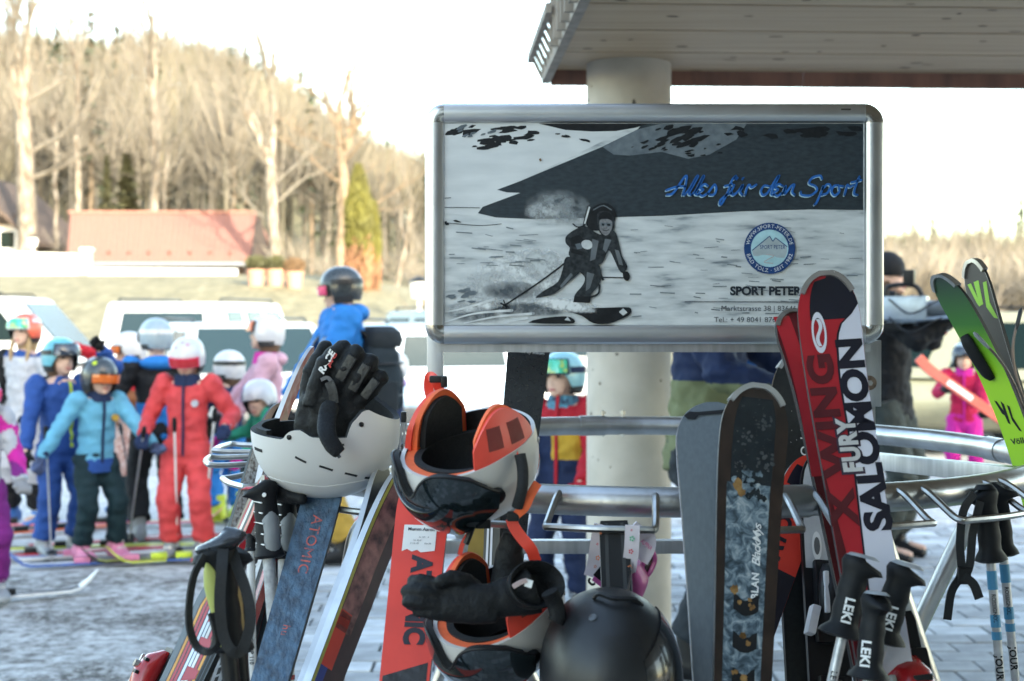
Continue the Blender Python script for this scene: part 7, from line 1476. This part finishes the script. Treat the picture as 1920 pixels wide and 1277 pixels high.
# columnar thuja, green over russet
def thuja(label, px, base_py, top_py, Y, wpx, seed):
    rn = random.Random(seed); b0 = P(px, base_py, Y); t0 = P(px, top_py, Y); zb = min(b0.z, gz(b0.x, Y)); H_ = t0.z - zb; w_ = wpx / F * Y / 2; o = thing('columnar_thuja', label, 'tree', (b0.x, Y, zb)); m, m2 = MB(), MB()
    for i in range(3600):
        q = rn.random(); a = rn.random() * 6.28; r_ = w_ * (.55 + .45 * rn.random()) * (1.0 if q < .7 else max(.06, (1 - (q - .7) / .3)) ** .6) * (.75 + .25 * min(1, q * 4)); p = V((b0.x + r_ * math.cos(a), Y + r_ * math.sin(a), zb + H_ * q)); s_ = .10
        u = V((math.cos(a) * .5 + rn.gauss(0, .3), math.sin(a) * .5 + rn.gauss(0, .3), 1)).normalized() * s_ * 1.6; v_ = u.orthogonal().normalized() * s_ * .5; (m if q > .42 + rn.gauss(0, .05) else m2).add([p - u, p + v_, p + u, p - v_], [(0, 1, 2, 3)])
    m.build('crown', mat('thuja_green', (.11, .105, .02), .7, scale=1.5, var=.25), o, smooth=False); m2.build('dry_base', mat('thuja_russet', (.26, .13, .07), .8, scale=1.5, var=.25), o, smooth=False); m = MB(); m.tube([V((b0.x, Y, zb - .3)), V((b0.x, Y, zb + H_ * .9))], [.12, .03], 8); m.build('trunk', barkd, o)
thuja('tall columnar thuja, green above and russet below, behind the blue-jacketed adult', 672, 572, 312, 50, 52, 41); thuja('thinner pale thuja touching the tall one', 700, 572, 380, 51, 26, 42)
def conifer(mb, tk, base, H_, w_, rn, n):
    tk.tube([base - V((0, 0, .5)), base + V((0, 0, H_ * .95))], [w_ * .09, w_ * .01], 5)
    for i in range(n):
        q = rn.random() ** .75; a = rn.random() * 6.28; r_ = w_ * (1 - q) ** .9 * rn.uniform(.35, 1.05) * (.8 + .35 * math.sin(q * 60)); p = base + V((r_ * math.cos(a), r_ * math.sin(a), H_ * (.06 + .94 * q) - r_ * .25)); s_ = w_ * .17; u = V((math.cos(a), math.sin(a), -.35 + rn.gauss(0, .2))) * s_; v_ = V((-math.sin(a), math.cos(a), rn.gauss(0, .3))) * s_ * .55; mb.add([p - u, p + v_, p + u, p - v_], [(0, 1, 2, 3)])
mcf = mat('spruce_green', (.055, .075, .038), .8, scale=.8, var=.3)
for px, py, Y, hpx, wpx, lb in ((1856, 450, 150, 80, 30, 'dark green spruce standing above the pale bushes'), (1915, 450, 150, 100, 40, 'larger spruce beside the dark green spruce above the bushes'), (1712, 440, 190, 60, 14, 'narrow spruce on the far skyline nearest the sign'), (1732, 440, 190, 55, 14, 'second narrow spruce on the far skyline'), (238, 400, 74, 110, 110, 'olive green broad conifer just behind the barn ridge'), (200, 420, 84, 130, 60, 'dull green conifer between the pale trunks left of the barn ridge')):
    b = P(px, py, Y); o = thing('conifer_tree', lb, 'tree', (b.x, Y, gz(b.x, Y))); m, tk = MB(), MB(); conifer(m, tk, V((b.x, Y, min(b.z, gz(b.x, Y) + .5))), P(px, py - hpx, Y).z - min(b.z, gz(b.x, Y) + .5), wpx / F * Y / 2, random.Random(px), 1500); m.build('crown', mat('olive_conifer', (.10, .095, .04), .8, scale=.6, var=.3) if px < 400 else mcf, o, smooth=False); tk.build('trunk', barkd, o)
# the wooded hillside: a mass of bare crowns and conifers
rw = random.Random(77); w1, w2, w3, w4 = MB(), MB(), MB(), MB()
def twig_crown(mb, c, rad, n, rn, thin=.012):
    for i in range(n):
        a = rn.random() * 6.28; e = rn.random(); d = V((math.cos(a) * rad[0] * (.3 + .7 * e), math.sin(a) * rad[1] * (.3 + .7 * e), rad[2] * rn.uniform(-.7, 1))); p0 = c + V((d.x * .25, d.y * .25, d.z * .4 - rad[2] * .3)); p1 = c + d; s_ = V((rn.gauss(0, 1), rn.gauss(0, 1), 0)).normalized() * rad[2] * thin; mb.add([p0 - s_, p0 + s_, p1 + s_ * .3, p1 - s_ * .3], [(0, 1, 2, 3)])
cnt = 0; SKY = interp([(0, 25), (150, 45), (300, 15), (450, 60), (560, 125), (640, 180), (720, 240), (800, 255), (1650, 400), (1740, 385), (1920, 400)])
while cnt < 1800:
    Y = rw.uniform(88, 262); az = rw.uniform(-.42, .40); x = az * Y
    if -.02 < az < .235 and rw.random() < .45: continue
    zb = gz(x, Y); H_ = rw.uniform(9, 15) * (1 if az < 0 else .62); cnt += 1; lim = P(960 + az * F, SKY(960 + az * F) + rw.uniform(-15, 45), Y).z - zb
    H_ = min(H_, lim * .9)
    if H_ < 2.5: continue
    if rw.random() < .10: conifer(w3, w4, V((x, Y, zb)), H_ * 1.15, H_ * .17, rw, 130)
    else: (w1 if rw.random() < .6 else w2).tube([V((x, Y, zb - .5)), V((x + rw.gauss(0, .3), Y, zb + H_ * .6))], [.16, .06], 4, cap=False); twig_crown(w1 if rw.random() < .6 else w2, V((x, Y, zb + H_ * .62)), (H_ * .24, H_ * .24, H_ * .38), 95, rw)
wd_ = MB()
for nm, mb, m_ in (('far_wood', w1, mat('wood_tan', (.175, .152, .122), .9, scale=.15, var=.25)), ('far_wood_brown', w2, mat('wood_brown', (.14, .125, .09), .9, scale=.15, var=.25)), ('far_conifers', w3, mcf), ('far_trunks', w4, barkd)):
    o = mb.build(nm, m_, None, smooth=False); tag(o, {'far_wood': 'tan leafless wood covering the far hillside', 'far_wood_brown': 'brown leafless wood mixed through the far hillside', 'far_conifers': 'scattered dark conifers within the far hillside wood', 'far_trunks': 'thin conifer trunks within the far hillside wood'}[nm], 'wood', kind='stuff')
# pale bushes along the meadow edge at the right, and shrubs on the slope
bsh = MB(); rb = random.Random(90)
for i in range(150):
    Y = rb.uniform(70, 100); x = rb.uniform(.235, .40) * Y; H_ = rb.uniform(2.5, 5.2); twig_crown(bsh, V((x, Y, gz(x, Y) + H_ * .45)), (H_ * .5, H_ * .5, H_ * .5), 150, rb, .014)
for i in range(60):
    Y = rb.uniform(66, 84); x = rb.uniform(-.36, -.03) * Y; H_ = rb.uniform(1.6, 3.2); twig_crown(bsh, V((x, Y, gz(x, Y) + H_ * .4)), (H_ * .6, H_ * .6, H_ * .5), 120, rb, .014)
o = bsh.build('hedge_brush', mat('pale_brush', (.24, .21, .17), .9, scale=.3, var=.2), None, smooth=False); tag(o, 'pale leafless brush along the meadow edge and below the wood', 'brush', kind='stuff')
